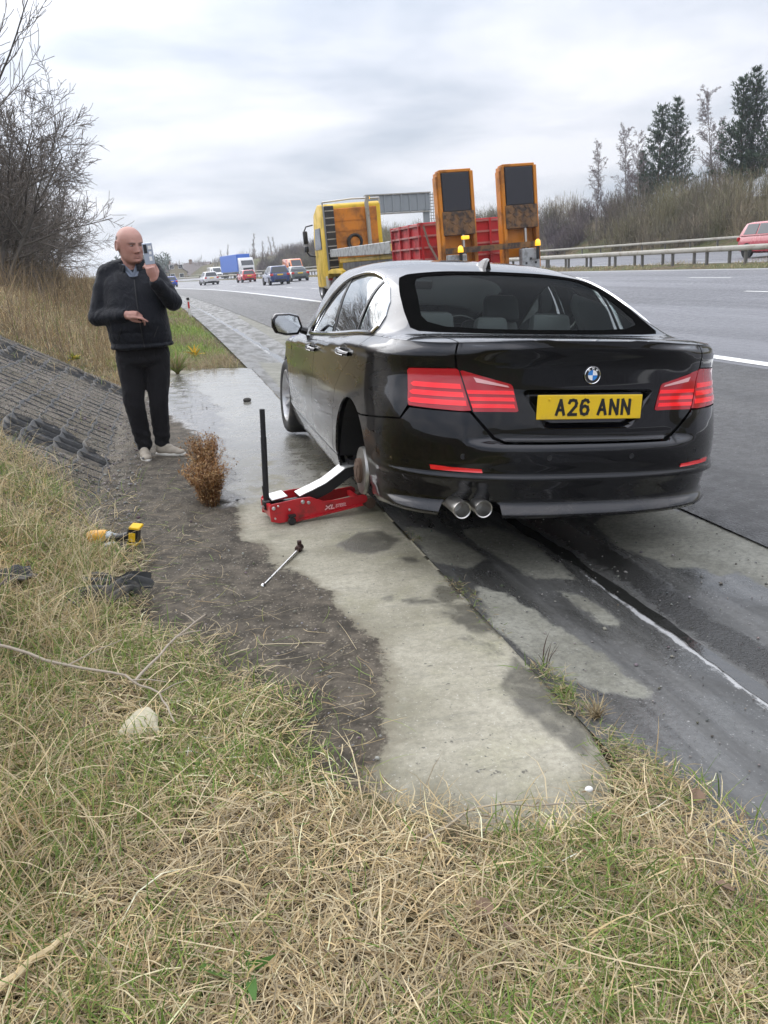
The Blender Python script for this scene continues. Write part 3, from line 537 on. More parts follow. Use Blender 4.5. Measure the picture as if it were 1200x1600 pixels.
parts.append(ribbons(np.stack([x, y, land(x, y)+.008], -1), r.uniform(0, 6.28, n), r.uniform(.3, 1.4, n), r.uniform(.03, .10, n), r.uniform(.002, .004, n), r.uniform(.4, 1.8, n), 4, np.where((r.uniform(0, 1, n) < .45)[:, None], pick(r, GREEN*.9, n), pick(r, STRAW*.7, n)), lambda a, b: land(a, b)+.014, 26)); stuff('joint_weeds', parts, M['blade'])

# ------------------------------------------------------------------ bare trees
def segs_mesh(name, S, cols, n=3):
    """S: rows of (p0, p1, r0, r1) as tapered sticks in one mesh."""
    S = np.array(S, float); p0, p1, ra, rb = S[:, :3], S[:, 3:6], S[:, 6], S[:, 7]; d = p1-p0; d /= np.maximum(np.linalg.norm(d, axis=1, keepdims=True), 1e-9)
    h = np.where(np.abs(d[:, 2:3]) > .9, np.array([[1., 0, 0]]), np.array([[0, 0, 1.]])); a = np.cross(d, h); a /= np.linalg.norm(a, axis=1, keepdims=True); b = np.cross(d, a)
    ang = 2*np.pi*np.arange(n)/n; off = np.cos(ang)[None, :, None]*a[:, None]+np.sin(ang)[None, :, None]*b[:, None]
    V = np.concatenate([p0[:, None]+off*ra[:, None, None], p1[:, None]+off*rb[:, None, None]], 1).reshape(-1, 3); k = np.arange(n); k2 = (k+1) % n
    F = (np.stack([k, k2, k2+n, k+n], -1)[None]+(np.arange(len(S))*2*n)[:, None, None]).reshape(-1, 4); return quads_mesh(name, V, F, cols=np.repeat(cols, 2*n, 0))
def grow(r, p, d, L, rad, lev, spec, out, up=.1):
    nseg = spec['nseg'][lev]; pts = [np.array(p, float)]; d = np.array(d, float); st = L/nseg; rr = [rad]
    for i in range(nseg):
        d = d+r.normal(0, spec['jit'][lev], 3)+np.array([0, 0, spec['up'][lev]]); d /= np.linalg.norm(d); pts.append(pts[-1]+d*st); rr.append(max(rad*(1-(i+1)/nseg*(1-spec['tap'])), spec['rmin']))
        out[lev].append((*pts[-2], *pts[-1], rr[-2], rr[-1]))
    if lev+1 < len(spec['nseg']):
        for c in range(spec['kids'][lev]):
            t = spec['from'][lev]+(1-spec['from'][lev])*(c+r.uniform(0, 1))/spec['kids'][lev]; i = min(int(t*nseg), nseg-1); q = pts[i]+(pts[i+1]-pts[i])*(t*nseg-i)
            dd = pts[i+1]-pts[i]; dd = dd/np.linalg.norm(dd); s = np.cross(dd, r.normal(0, 1, 3)); s /= np.linalg.norm(s); a = spec['ang'][lev]*r.uniform(.7, 1.3)
            grow(r, q, dd*math.cos(a)+s*math.sin(a), L*spec['len'][lev]*r.uniform(.6, 1.2)*(1-spec.get('cone', .35)*t), max(rr[i]*.55, spec['rmin']), lev+1, spec, out)
def bare_meshes(name, seed, spec, H, stems, bark, twig):
    r = np.random.default_rng(seed); out = [[] for _ in spec['nseg']]
    for s in range(stems):
        a = r.uniform(0, 6.28); sp = spec.get('spread', .3)*(.3+r.uniform(0, 1)) if stems > 1 else .05
        grow(r, (.12*math.cos(a)*(stems > 1), .12*math.sin(a)*(stems > 1), -.15), (math.cos(a)*sp, math.sin(a)*sp, 1), H*r.uniform(.75, 1.0), spec['r0']*r.uniform(.6, 1), 0, spec, out)
    big = out[0]+out[1]; small = [s for l in out[2:] for s in l]
    c1 = np.clip(np.array([bark])*np.exp(r.normal(0, .12, (len(big), 1))), 0, 1); c2 = np.clip(np.array([twig])*np.exp(r.normal(0, .22, (len(small), 1))), 0, 1)
    return segs_mesh('trunk', big, c1, 5), segs_mesh('crown', small, c2, 3)
def plant_tree(name, meshes, loc, rz, s, label, cat, group):
    t = empty(name, loc, rz, label, cat, group); t.scale = (s, s, s) if not hasattr(s, '__len__') else s
    link('trunk', meshes[0], M['twig'], t); link('crown', meshes[1], M['twig'], t); return t
HAW = dict(nseg=[7, 7, 6, 5], jit=[.08, .08, .09, .10], up=[.0, .015, .01, .0], kids=[13, 10, 7], **{'from': [.12, .10, .08]}, ang=[.95, .75, .6], len=[.62, .50, .50], tap=.2, rmin=.0058, r0=.065, spread=.55, cone=.30)
ASH = dict(nseg=[9, 8, 7, 5], jit=[.05, .07, .09, .10], up=[.03, .07, .10, .10], kids=[15, 11, 8], **{'from': [.22, .15, .12]}, ang=[.7, .6, .6], len=[.50, .48, .48], tap=.25, rmin=.006, r0=.10, spread=.25, cone=.5)
BIR = dict(nseg=[10, 6, 5, 4], jit=[.03, .1, .14, .16], up=[.02, .05, -.03, -.09], kids=[34, 11, 6], **{'from': [.2, .15, .1]}, ang=[.75, .7, .7], len=[.27, .5, .6], tap=.15, rmin=.010, r0=.09, cone=.6)
BK, TW = (.085, .075, .065), (.145, .125, .108)
haw = [bare_meshes('hawthorn', s, HAW, h, st, BK, TW) for s, h, st in ((1, 4.6, 4), (2, 3.8, 5))]
ash = [bare_meshes('ash', 5, ASH, 8.2, 1, BK, (.16, .14, .12))]
def tz(q, Y): return q-float(curve(Y)), Y, float(land(np.array(q-float(curve(Y))), np.array(Y)))
g = 'bare shrubs on the left bank'
for i, (mi, X, Y, rz, s, lab) in enumerate([
    (0, -3.7, 19.5, 3.3, .92, 'bare dark shrub with the forked trunk nearest the left edge of the bank'), (1, -4.2, 23, 2.0, 1.0, 'bare twiggy shrub on the bank right behind the forked one'),
    (1, -5.2, 20, 4.0, 1.05, 'bare shrub growing left of the forked trunk on the bank'), (0, -5.4, 26, 1.2, 1.0, 'bare shrub under the tall bare tree on the bank'),
    (1, -4.4, 30, 3.1, 1.0, 'bare spreading shrub whose twigs reach out left of the man'), (0, -5.6, 34, 5.1, 1.0, 'bare shrub deep in the thicket on the left bank'),
    (1, -5.4, 40, .9, 1.0, 'farther bare shrub at the end of the left thicket'), (1, -6.8, 31, 2.6, 1.15, 'bare shrub at the back of the left thicket'), (0, -6.4, 46, 2.2, 1.0, 'farthest bare shrub of the left bank')]):
    plant_tree('bare_shrub', haw[mi], (X, Y, float(land(np.array(X), np.array(Y)))), rz, s, lab, 'shrub', g)
for X, Y, rz, s, lab in ((-3.85, 20.5, .3, 1.10, 'tall bare tree rising above the shrubs at the left edge'), (-6.0, 27, 2.2, 1.0, 'tall bare tree standing behind the first at the left edge')):
    plant_tree('bare_tree', ash[0], (X, Y, float(land(np.array(X), np.array(Y)))), rz, s, lab, 'tree', 'tall bare trees on the left bank')
# undergrowth of the left bank
parts = []; n = 12000; y = 19+45*r.uniform(0, 1, n)**1.5; x = -.105*y-.35-7*r.uniform(0, 1, n)**1.1; w = np.clip(.6+.5*fbm(x, y, 3, 3, 41), .2, 1.2)
parts.append(ribbons(np.stack([x, y, land(x, y)], -1), r.uniform(0, 6.28, n), r.uniform(.7, 1.55, n), r.uniform(.5, 1.7, n)*w, .012*np.clip(y/22, .9, 2), r.uniform(-.2, 1.5, n), 3, pick(r, np.array([(.13, .105, .08), (.095, .08, .065), (.17, .14, .10), (.12, .105, .07)]), n, .25), None, 13, .8)); stuff('undergrowth', parts, M['twig'])

# ------------------------------------------------------------------ thicket, birches and pines beyond the far carriageway
pal = np.array([(.175, .145, .105), (.145, .122, .09), (.19, .165, .10), (.15, .145, .08), (.205, .165, .125), (.115, .098, .075)])
# a thicket of round topped shrubs, each a spray of stems with fine twigs at its outside
ns = 760; sy_ = 28+175*r.uniform(0, 1, ns)**1.3; sq = 42.6+10.5*r.uniform(0, 1, ns); sx_ = sq-curve(sy_); sh = (2.9+1.7*fbm(sx_, sy_, 11, 3, 55)+.7*r.normal(0, 1, ns)*.6)*(.75+.25*sm(42.5, 46, sq)); sh = np.clip(sh, 1.2, 5.2); tint = pal[r.integers(0, len(pal), ns)]*np.exp(r.normal(0, .14, (ns, 1)))*(1+.5*fbm(sx_, sy_, 14, 2, 57)[:, None]*np.array([.9, 1.0, .2]))
parts = []; k_ = 62; i_ = np.repeat(np.arange(ns), k_); n = ns*k_; x = sx_[i_]+r.normal(0, .35, n); y = sy_[i_]+r.normal(0, .35, n); sc = np.clip(y/60, .8, 2.3)
parts.append(ribbons(np.stack([x, y, land(x, y)-.1], -1), r.uniform(0, 6.28, n), 1.57-np.abs(r.normal(0, .42, n)), sh[i_]*r.uniform(.5, 1.08, n), .028*sc, r.uniform(-.1, .7, n), 3, np.clip(tint[i_]*np.exp(r.normal(0, .2, (n, 1)))*.9, .01, .6), None, 14, .5))
k_ = 84; i_ = np.repeat(np.arange(ns), k_); n = ns*k_; el = np.arcsin(r.uniform(.0, 1, n)); az = r.uniform(0, 6.28, n); rad = r.uniform(.45, 1.0, n)**.6; w_ = sh[i_]*.52; x = sx_[i_]+w_*rad*np.cos(el)*np.cos(az); y = sy_[i_]+w_*rad*np.cos(el)*np.sin(az); z = land(sx_[i_], sy_[i_])+.1+sh[i_]*rad*np.sin(el)*.92; sc = np.clip(y/60, .8, 2.3)
parts.append(ribbons(np.stack([x, y, z], -1), az+r.normal(0, .7, n), np.clip(el*.8+r.normal(.25, .45, n), -.5, 1.5), r.uniform(.25, .85, n), .022*sc, r.uniform(-.6, .7, n), 2, np.clip(tint[i_]*np.exp(r.normal(.12, .25, (n, 1))), .01, .6), None, 15))
stuff('thicket', parts, M['twig'])
birch = [bare_meshes('birch', s, BIR, 10, 1, (.20, .17, .155), (.15, .115, .115)) for s in (21, 22)]
for i, (X, Y, s, rz, lab) in enumerate([(42.2, 78, 1.0, 0, 'slim bare birch, leftmost one above the thicket'), (45.2, 77, 1.1, 2, 'bare birch just right of the leftmost birch'), (48.4, 80, .85, 4, 'small bare birch between the second birch and the twin pines'), (50.1, 70, 1.22, 1, 'tallest bare birch, between the twin pines and the right pines'), (52.2, 72, .8, 3, 'bare birch half hidden behind the right pines')]):
    plant_tree('birch_tree', birch[i % 2], (X, Y, float(land(np.array(float(X)), np.array(float(Y))))), rz, s, lab, 'tree', 'bare birches above the thicket')
def pine_mesh(seed, H):
    r = np.random.default_rng(seed); S = []; z0 = 0
    pts = [np.array([0, 0, -.2])]
    for i in range(10): pts.append(pts[-1]+np.array([r.normal(0, .05), r.normal(0, .05), H/10*1.02]))
    for i in range(10): S.append((*pts[i], *pts[i+1], .16*(1-i/11), .16*(1-(i+1)/11)))
    P, az, el, L, W = [], [], [], [], []; z = H*.16
    while z < H*1.0:
        t = z/H; i = min(int(t*10), 9); base = pts[i]+(pts[i+1]-pts[i])*(t*10-i); nb = r.integers(6, 9); a0 = r.uniform(0, 6.28)
        for b in range(nb):
            if r.uniform() < .12: continue
            a = a0+6.28*b/nb+r.normal(0, .2); bl = (H*.27*(1-t)**.6+.32)*r.uniform(.6, 1.15); e = r.uniform(.1, .5)+.5*t; d = np.array([math.cos(a)*math.cos(e), math.sin(a)*math.cos(e), math.sin(e)]); tip = base+d*bl; S.append((*base, *tip, .035*(1-t)+.012, .012))
            m = max(9, int(bl*13))
            for k in range(m):
                s = .25+.75*(k/m); c = base+d*bl*s+r.normal(0, .05+.10*bl*(1-s*.5)*.5, 3)
                for w in range(4): P.append(c); az.append(a+r.normal(0, 1.0)); el.append(r.uniform(-.1, 1.3)); L.append(r.uniform(.2, .42)); W.append(r.uniform(.055, .10))
        z += H*.055*r.uniform(.8, 1.2)
    P = np.array(P); n = len(P); c = np.clip(np.array([(.045, .085, .05), (.06, .105, .06), (.075, .115, .06), (.035, .062, .042)])[r.integers(0, 4, n)]*np.exp(r.normal(0, .25, (n, 1))), 0, 1)
    V, F, cc = ribbons(P, np.array(az), np.array(el), np.array(L), np.array(W), r.uniform(-.3, .6, n), 2, c, None, seed, .2, .3)
    return segs_mesh('trunk', S, np.tile([(.10, .075, .055)], (len(S), 1)), 5), quads_mesh('crown', V, F, cols=cc)
pine = [pine_mesh(31, 10.0), pine_mesh(32, 11.0)]
for i, (mi, X, Y, s, rz, lab) in enumerate([(0, 51.6, 82, 1.0, 0, 'left one of the twin dark pines behind the thicket'), (1, 54.0, 82.5, .95, 1.5, 'right one of the twin dark pines behind the thicket'), (0, 51.3, 68, 1.0, 2.4, 'pine with the slender top, first of the right pines'), (1, 52.3, 68, .95, 4, 'pine in the middle of the right pines'), (1, 52.6, 63.5, 1.12, 5, 'tallest pine, cut by the right edge'), (0, 55.2, 66, 1.0, .7, 'pine behind the tallest at the right edge'), (0, 49.4, 81, .6, 3.6, 'small pine at the foot of the twin pines')]):
    t = empty('pine_tree', (X, Y, float(land(np.array(float(X)), np.array(float(Y))))), rz, lab, 'tree', 'pines behind the thicket'); t.scale = (s, s, s)
    link('trunk', pine[mi][0], M['twig'], t); link('crown', pine[mi][1], M['leaf'], t)

# ------------------------------------------------------------------ woods in the distance
ns = 420; fy = r.uniform(205, 420, ns); fx = -60+r.uniform(0, 150, ns); keep = (np.abs(fx+curve(fy)-20) > 27); fx, fy = fx[keep], fy[keep]; ns = len(fx); fh = np.clip(4.6+1.8*fbm(fx, fy, 25, 2, 61)+r.normal(0, .8, ns), 2.5, 8); k_ = 60; i_ = np.repeat(np.arange(ns), k_); n = ns*k_
az = r.uniform(0, 6.28, n); el = np.arcsin(r.uniform(.1, 1, n)); rd = r.uniform(.3, 1, n)**.5; x = fx[i_]+fh[i_]*.5*rd*np.cos(el)*np.cos(az); y = fy[i_]+fh[i_]*.5*rd*np.sin(az)*np.cos(el); z = 1.0+fh[i_]*rd*np.sin(el); tint = np.array([(.20, .16, .135), (.23, .185, .155), (.18, .16, .13), (.205, .185, .16)])[r.integers(0, 4, ns)]
parts = [ribbons(np.stack([x, y, z], -1), az, np.clip(el+r.normal(0, .4, n), -.3, 1.57), r.uniform(.7, 2.0, n), np.full(n, .20), r.uniform(-.3, .6, n), 2, np.clip(tint[i_]*np.exp(r.normal(0, .16, (n, 1))), 0, 1), None, 16)]
n = 9000; i_ = r.integers(0, ns, n); x = fx[i_]+r.normal(0, .5, n); y = fy[i_]+r.normal(0, .5, n); parts.append(ribbons(np.stack([x, y, np.full(n, .6)], -1), r.uniform(0, 6.28, n), 1.57-np.abs(r.normal(0, .3, n)), fh[i_]*r.uniform(.6, 1.2, n), np.full(n, .22), r.uniform(-.1, .4, n), 3, np.clip(tint[i_]*.9, 0, 1), None, 18))
stuff('far_woods', parts, M['twig'])
parts = []; n = 1600; x = -15+r.uniform(0, 16, n); y = r.uniform(262, 285, n); z = 1+8.5*r.uniform(0, 1, n)**.8*np.clip(.75+.4*fbm(x, y, 4, 2, 3), .5, 1.1)
parts.append(ribbons(np.stack([x, y, z], -1), r.uniform(0, 6.28, n), r.uniform(0, 1.2, n), r.uniform(.8, 1.8, n), np.full(n, .6), r.uniform(0, 1, n), 2, pick(r, np.array([(.05, .075, .055), (.07, .09, .065)]), n), None, 17)); stuff('conifer_belt', parts, M['leaf'])
POP = dict(nseg=[10, 6, 4], jit=[.015, .05, .08], up=[.02, .12, .1], kids=[60, 10], **{'from': [.08, .1]}, ang=[.5, .5], len=[.17, .5], tap=.12, rmin=.022, r0=.15, cone=.75)
pop = bare_meshes('poplar', 41, POP, 13, 1, (.17, .145, .13), (.21, .175, .165))
for i, (px_, Y, s) in enumerate([(397, 300, 1.05), (411, 300, .85), (428, 310, .98), (437, 305, .95), (459, 320, .72), (356, 300, .8), (346, 320, .72)]):
    d_ = r_*((px_-600)/1261.5)+u_*((800-425)/1261.5)+f_; X = d_.x*Y/d_.y
    plant_tree('poplar_tree', pop, (X, Y, 1.0), i*1.3, (s*1.5, s*1.5, s), ['tallest bare poplar far down the road above the blue lorry', 'short poplar just right of the tallest one', 'poplar third from the left above the blue lorry', 'slim poplar fourth from the left above the blue lorry', 'small poplar at the right end of the far row', 'poplar left of the blue lorry in the far woods', 'poplar farthest left in the far woods'][i], 'tree', 'poplars in the far woods')
# rust brown dried plants on the edge of the pad, weeds and leaves
def dried_plant(X, Y, h, w, n, seed, label):
    r = np.random.default_rng(seed); t = empty('dried_plant', (X, Y, float(land(np.array(X), np.array(Y)))+.015), 0, label, 'plant', 'rust brown dried plants beside the pad')
    a = r.uniform(0, 6.28, n); rad = w*np.sqrt(r.uniform(0, 1, n)); P = np.stack([rad*np.cos(a)*.6, rad*np.sin(a)*1.6, np.zeros(n)], -1); c = pick(r, np.array([(.20, .095, .035), (.27, .14, .05), (.15, .07, .03), (.33, .20, .09)]), n, .2)
    V, F, cc = ribbons(P, a+r.normal(0, .5, n), r.uniform(1.28, 1.57, n), h*r.uniform(.6, 1.1, n), np.full(n, .004), r.uniform(-.2, 1.0, n), 4, c*.7, None, seed, .5); link('stem', quads_mesh('stem', V, F, cols=cc), M['blade'], t)
    m = n*24; i = r.integers(0, n, m); C = V.reshape(n, 5, 2, 3).mean(2); tt = 3.99*r.uniform(.02, 1, m)**.7; k = tt.astype(int); Q = C[i, k]*(1-(tt-k))[:, None]+C[i, np.minimum(k+1, 4)]*(tt-k)[:, None]
    V, F, cc = ribbons(Q+r.normal(0, .008, (m, 3)), r.uniform(0, 6.28, m), r.uniform(-.6, 1.3, m), r.uniform(.012, .03, m), r.uniform(.005, .010, m), r.uniform(0, 1, m), 2, pick(r, np.array([(.24, .115, .04), (.31, .17, .06), (.18, .085, .035), (.38, .25, .12)]), m, .22), None, seed+1); link('foliage', quads_mesh('foliage', V, F, cols=cc), M['blade'], t)['kind'] = 'stuff'
dried_plant(.09, 6.0, .30, .10, 150, 5, 'rust brown dried plant at the feet of the man, the farther of two')
dried_plant(.07, 5.2, .30, .105, 170, 6, 'rust brown dried plant by the muddy pad edge, the nearer of two')
def small_plant(name, X, Y, n, h, w, pal, el, label, cat='plant', dz=.015, dr=.8):
    r = np.random.default_rng(int(abs(X*1000)+Y*100)); P = np.tile([[0, 0, 0.]], (n, 1))+r.normal(0, .008, (n, 3))*[1, 1, 0]
    V, F, cc = ribbons(P, r.uniform(0, 6.28, n), r.uniform(*el, n), h*r.uniform(.5, 1.1, n), np.full(n, w), r.uniform(.2, dr+.4, n), 4, pick(r, np.array(pal), n, .15), None, 3, .3)
    o = link(name, quads_mesh(name, V, F, cols=cc), M['blade']); o.location = (X, Y, float(land(np.array(X), np.array(Y)))+dz); tag(o, label, cat); return o
small_plant('dead_weed', 1.15, 2.47, 9, .15, .005, [(.05, .035, .03), (.08, .05, .04)], (1.1, 1.5), 'dark dead weed stalk standing in the joint of the concrete')
small_plant('weed_tuft', 1.13, 2.27, 60, .05, .005, GREEN*.9, (.1, 1.2), 'small round green weed tuft in the joint of the concrete')
small_plant('grass_clump', 1.16, 2.10, 60, .09, .004, STRAW*.6, (.5, 1.4), 'small dry grass clump in the joint near the foreground grass')
small_plant('dock_plant', -.05, 1.40, 9, .10, .026, [(.07, .16, .03), (.10, .20, .045)], (.2, .8), 'broad leaved green dock plant in the foreground grass')
small_plant('rush_tuft', -.05, 12.75, 260, .42, .012, np.r_[STRAW*.65, GREEN], (.7, 1.5), 'tall tuft of rough grass at the far corner of the pad behind the man')
# ------------------------------------------------------------------ barriers, gantry, marker post, far buildings
def m_lamp(name, base, em):
    t = NT(name, .12, 0, .5, base); t.set('Coat Weight', 1.0); t.set('Coat Roughness', .02)
    if em: t.set('Emission Color', base); t.set('Emission Strength', em)
    return t.m
M['trim'] = simple('black_trim', (.012, .012, .013), .35, 0, .2, 30); M['rubber'] = simple('tyre_rubber', (.018, .018, .019), .75, 0, .3, 30, .15, dirt=(.07, .062, .05), dscale=8); M['dark'] = simple('underbody', (.006, .006, .006), .85, 0, .3, 8); M['steel'] = simple('steel', (.45, .44, .42), .35, 1.0, .2, 20); M['rust'] = simple('rusty_iron', (.10, .062, .042), .85, .1, .4, 30, .2); M['plate_y'] = simple('yellow_plate', (.80, .52, .015), .35, 0, .06, 20, dirt=(.6, .4, .05))
def gz1(x, y): return float(land(np.array(float(x)), np.array(float(y))))
def qx(q, Y): return q-float(curve(Y))
M['galv'] = simple('galvanised_steel', (.33, .315, .28), .55, .3, .2, 3, dirt=(.20, .17, .125), dscale=2.5); M['post'] = simple('weathered_post', (.13, .125, .115), .7, .3, .35, 4); M['white'] = simple('white_plastic', (.72, .72, .70), .5, 0, .1, 8, dirt=(.4, .38, .33)); M['red_refl'] = simple('red_marker', (.55, .03, .03), .3)
def sweep_rail(name, q, z0, prof, Ys, mat, parent, base):
    V = []
    for y in Ys:
        x = qx(q, y); g = gz1(x, y); V += [(x+a-base[0], y-base[1], g+z0+b-base[2]) for a, b in prof]
    n = len(prof); F = [(i*n+k, i*n+(k+1) % n, (i+1)*n+(k+1) % n, (i+1)*n+k) for i in range(len(Ys)-1) for k in range(n)]
    return link(name, quads_mesh(name, V, F), mat, parent)
WB = [(-.04, -.15), (-.055, -.10), (-.005, -.04), (-.005, .04), (-.055, .10), (-.04, .15), (.0, .15), (.03, 0), (.0, -.15)]
OB = [(-.06, -.10), (-.07, -.02), (-.07, .06), (-.05, .10), (.05, .10), (.07, .06), (.07, -.02), (.06, -.10)]
def barrier(q, prof, Y0, Y1, dy, top, mat, label, pw=.11, zoff=0.0, last=150):
    base = (qx(q, Y0), Y0, gz1(qx(q, Y0), Y0)); b = empty('crash_barrier', base, 0, label, 'barrier', 'steel crash barriers along the motorway')
    Ys = np.r_[np.arange(Y0, 120, 3.0), np.arange(120, Y1, 8)]; sweep_rail('rail', q, top-.11, prof, Ys, mat, b, base)
    pm = MB().bx(-pw/2, pw/2, -.045, .045, -.25, top-.10).mesh('post'); y = Y0+.4
    while y < last:
        x = qx(q, y); p = link('post', pm, M['post'], b); p.location = (x+.06-base[0], y-base[1], gz1(x, y)-base[2]); y += dy
    return b
barrier(22.4, OB, 14, 420, 2.4, .74, M['galv'], 'box beam barrier on posts, on the near side of the central reserve')
barrier(23.5, OB, 14, 420, 2.4, .74, M['galv'], 'box beam barrier on posts behind the nearest one, on the far side of the reserve')
barrier(41.0, OB, 26, 420, 3.2, .84, M['galv'], 'farthest steel barrier, at the foot of the thicket')
# marker post on the verge
X, Y = qx(.99, 32), 32; mp = empty('marker_post', (X, Y, gz1(X, Y)), 0, 'small white marker post with red reflector on the grass verge', 'marker post')
MB().box((0, 0, .28), (.11, .05, .62), None, .95).build('post', M['white'], mp, bevel=.01); MB().box((0, 0, .64), (.105, .048, .10)).build('cap', M['trim'], mp, bevel=.01); MB().bx(-.03, .03, -.033, -.026, .30, .54).build('reflector', M['red_refl'], mp)
# sign gantry seen from behind
Y = 75; g = empty('sign_gantry', (23.6, Y, gz1(23.6, Y)), 0, 'grey cantilever sign gantry seen from behind, over the lorry', 'gantry'); M['gantry'] = simple('gantry_grey', (.24, .26, .27), .5, .3, .12, 1.5); zg = gz1(23.6, Y)
MB().bx(-.28, .28, -.2, .2, -.3, 5.6).build('post', M['gantry'], g, bevel=.04)
MB().bx(-5.6, .35, -.25, .25, 5.75-zg, 7.20-zg).build('sign_box', M['gantry'], g, bevel=.05)
for k in range(8): MB().bx(-5.55+k*.78, -5.43+k*.78, -.34, -.25, 5.70-zg, 7.22-zg).build('rib', M['gantry'], g)
MB().bx(-5.7, .40, -.40, .30, 7.20-zg, 7.30-zg).build('top_plate', M['galv'], g); MB().bx(-5.7, .3, -.42, .3, 5.60-zg, 5.70-zg).build('walkway', M['galv'], g)
m = MB()
for k in range(9): m.bx(.38, .80, -.30, .3, 5.0-zg+k*.26, 5.03-zg+k*.26)
for a, b in ((.38, -.3), (.8, -.3), (.38, .3), (.8, .3)): m.bx(a-.02, a+.02, b-.02, b+.02, 4.6-zg, 7.3-zg)
m.build('ladder', M['galv'], g)
# houses beyond the bend, and a grey hall
M['brick_far'] = simple('far_brick', (.22, .15, .11), .85, 0, .2, 1); M['render_far'] = simple('far_render', (.30, .25, .16), .8, 0, .1, .6); M['roof_far'] = simple('far_roof', (.17, .145, .135), .8, 0, .2, .8); M['pane_far'] = simple('dark_pane', (.03, .035, .04), .15)
def house(x, y, z, w, d, h, rz, wall, label):
    t = empty('house', (x, y, z), rz, label, 'house', 'houses beyond the bend'); MB().bx(-w/2, w/2, -d/2, d/2, -2, h).prism([(-w/2, h), (w/2, h), (0, h+w*.36)], 'y', -d/2, d/2).build('wall', wall, t)
    r_m = MB()
    for s in (-1, 1): r_m.add([(s*(w/2+.4), -d/2-.3, h-.3), (s*(w/2+.4), d/2+.3, h-.3), (0, d/2+.3, h+w*.36+.05), (0, -d/2-.3, h+w*.36+.05), (s*(w/2+.4), -d/2-.3, h-.1), (s*(w/2+.4), d/2+.3, h-.1), (0, d/2+.3, h+w*.36+.3), (0, -d/2-.3, h+w*.36+.3)], [(0, 1, 2, 3), (4, 7, 6, 5), (0, 4, 5, 1), (3, 2, 6, 7), (0, 3, 7, 4), (1, 5, 6, 2)])
    rf = r_m.build('roof', M['roof_far'], t); MB().bx(-.5, .5, d*.2, d*.2+.8, h+w*.2, h+w*.36+1.3).build('chimney', M['brick_far'], rf)
    for a in (-.22, .22):
        for b in (1.4, 4.0): fr = MB().bx(a*w-.75, a*w+.75, -d/2-.06, -d/2+.05, b, b+1.3).build('window', M['white'], t); MB().bx(a*w-.62, a*w+.62, -d/2-.09, -d/2-.05, b+.12, b+1.18).build('pane', M['pane_far'], fr)
house(-9, 262, -.4, 8, 9, 3.4, .5, M['brick_far'], 'brown brick house beyond the bend, hidden mostly by the man'); house(1.5, 268, -.3, 6.5, 8, 3.0, .35, M['render_far'], 'tan gabled house just right of the raised phone beyond the bend'); house(9.5, 272, -.6, 9, 8, 2.4, 1.3, M['brick_far'], 'long brown roofed house beyond the bend above the blue hatchback')
hall = empty('warehouse', (46.5, 262, -.5), -.1, 'low grey green warehouse far down the road behind the orange van', 'building'); M['hall'] = simple('hall_cladding', (.16, .20, .20), .6, .1, .1, .4)
MB().bx(-7, 9, -6, 12, 0, 5.4).build('wall', M['hall'], hall); MB().bx(-7.4, 9.4, -6.4, 12.4, 5.4, 5.9).build('roof', M['roof_far'], hall)
for k in range(8): MB().bx(-6.6+k*2, -6.45+k*2, -6.12, -6, 0, 5.4).build('rib', M['roof_far'], hall)

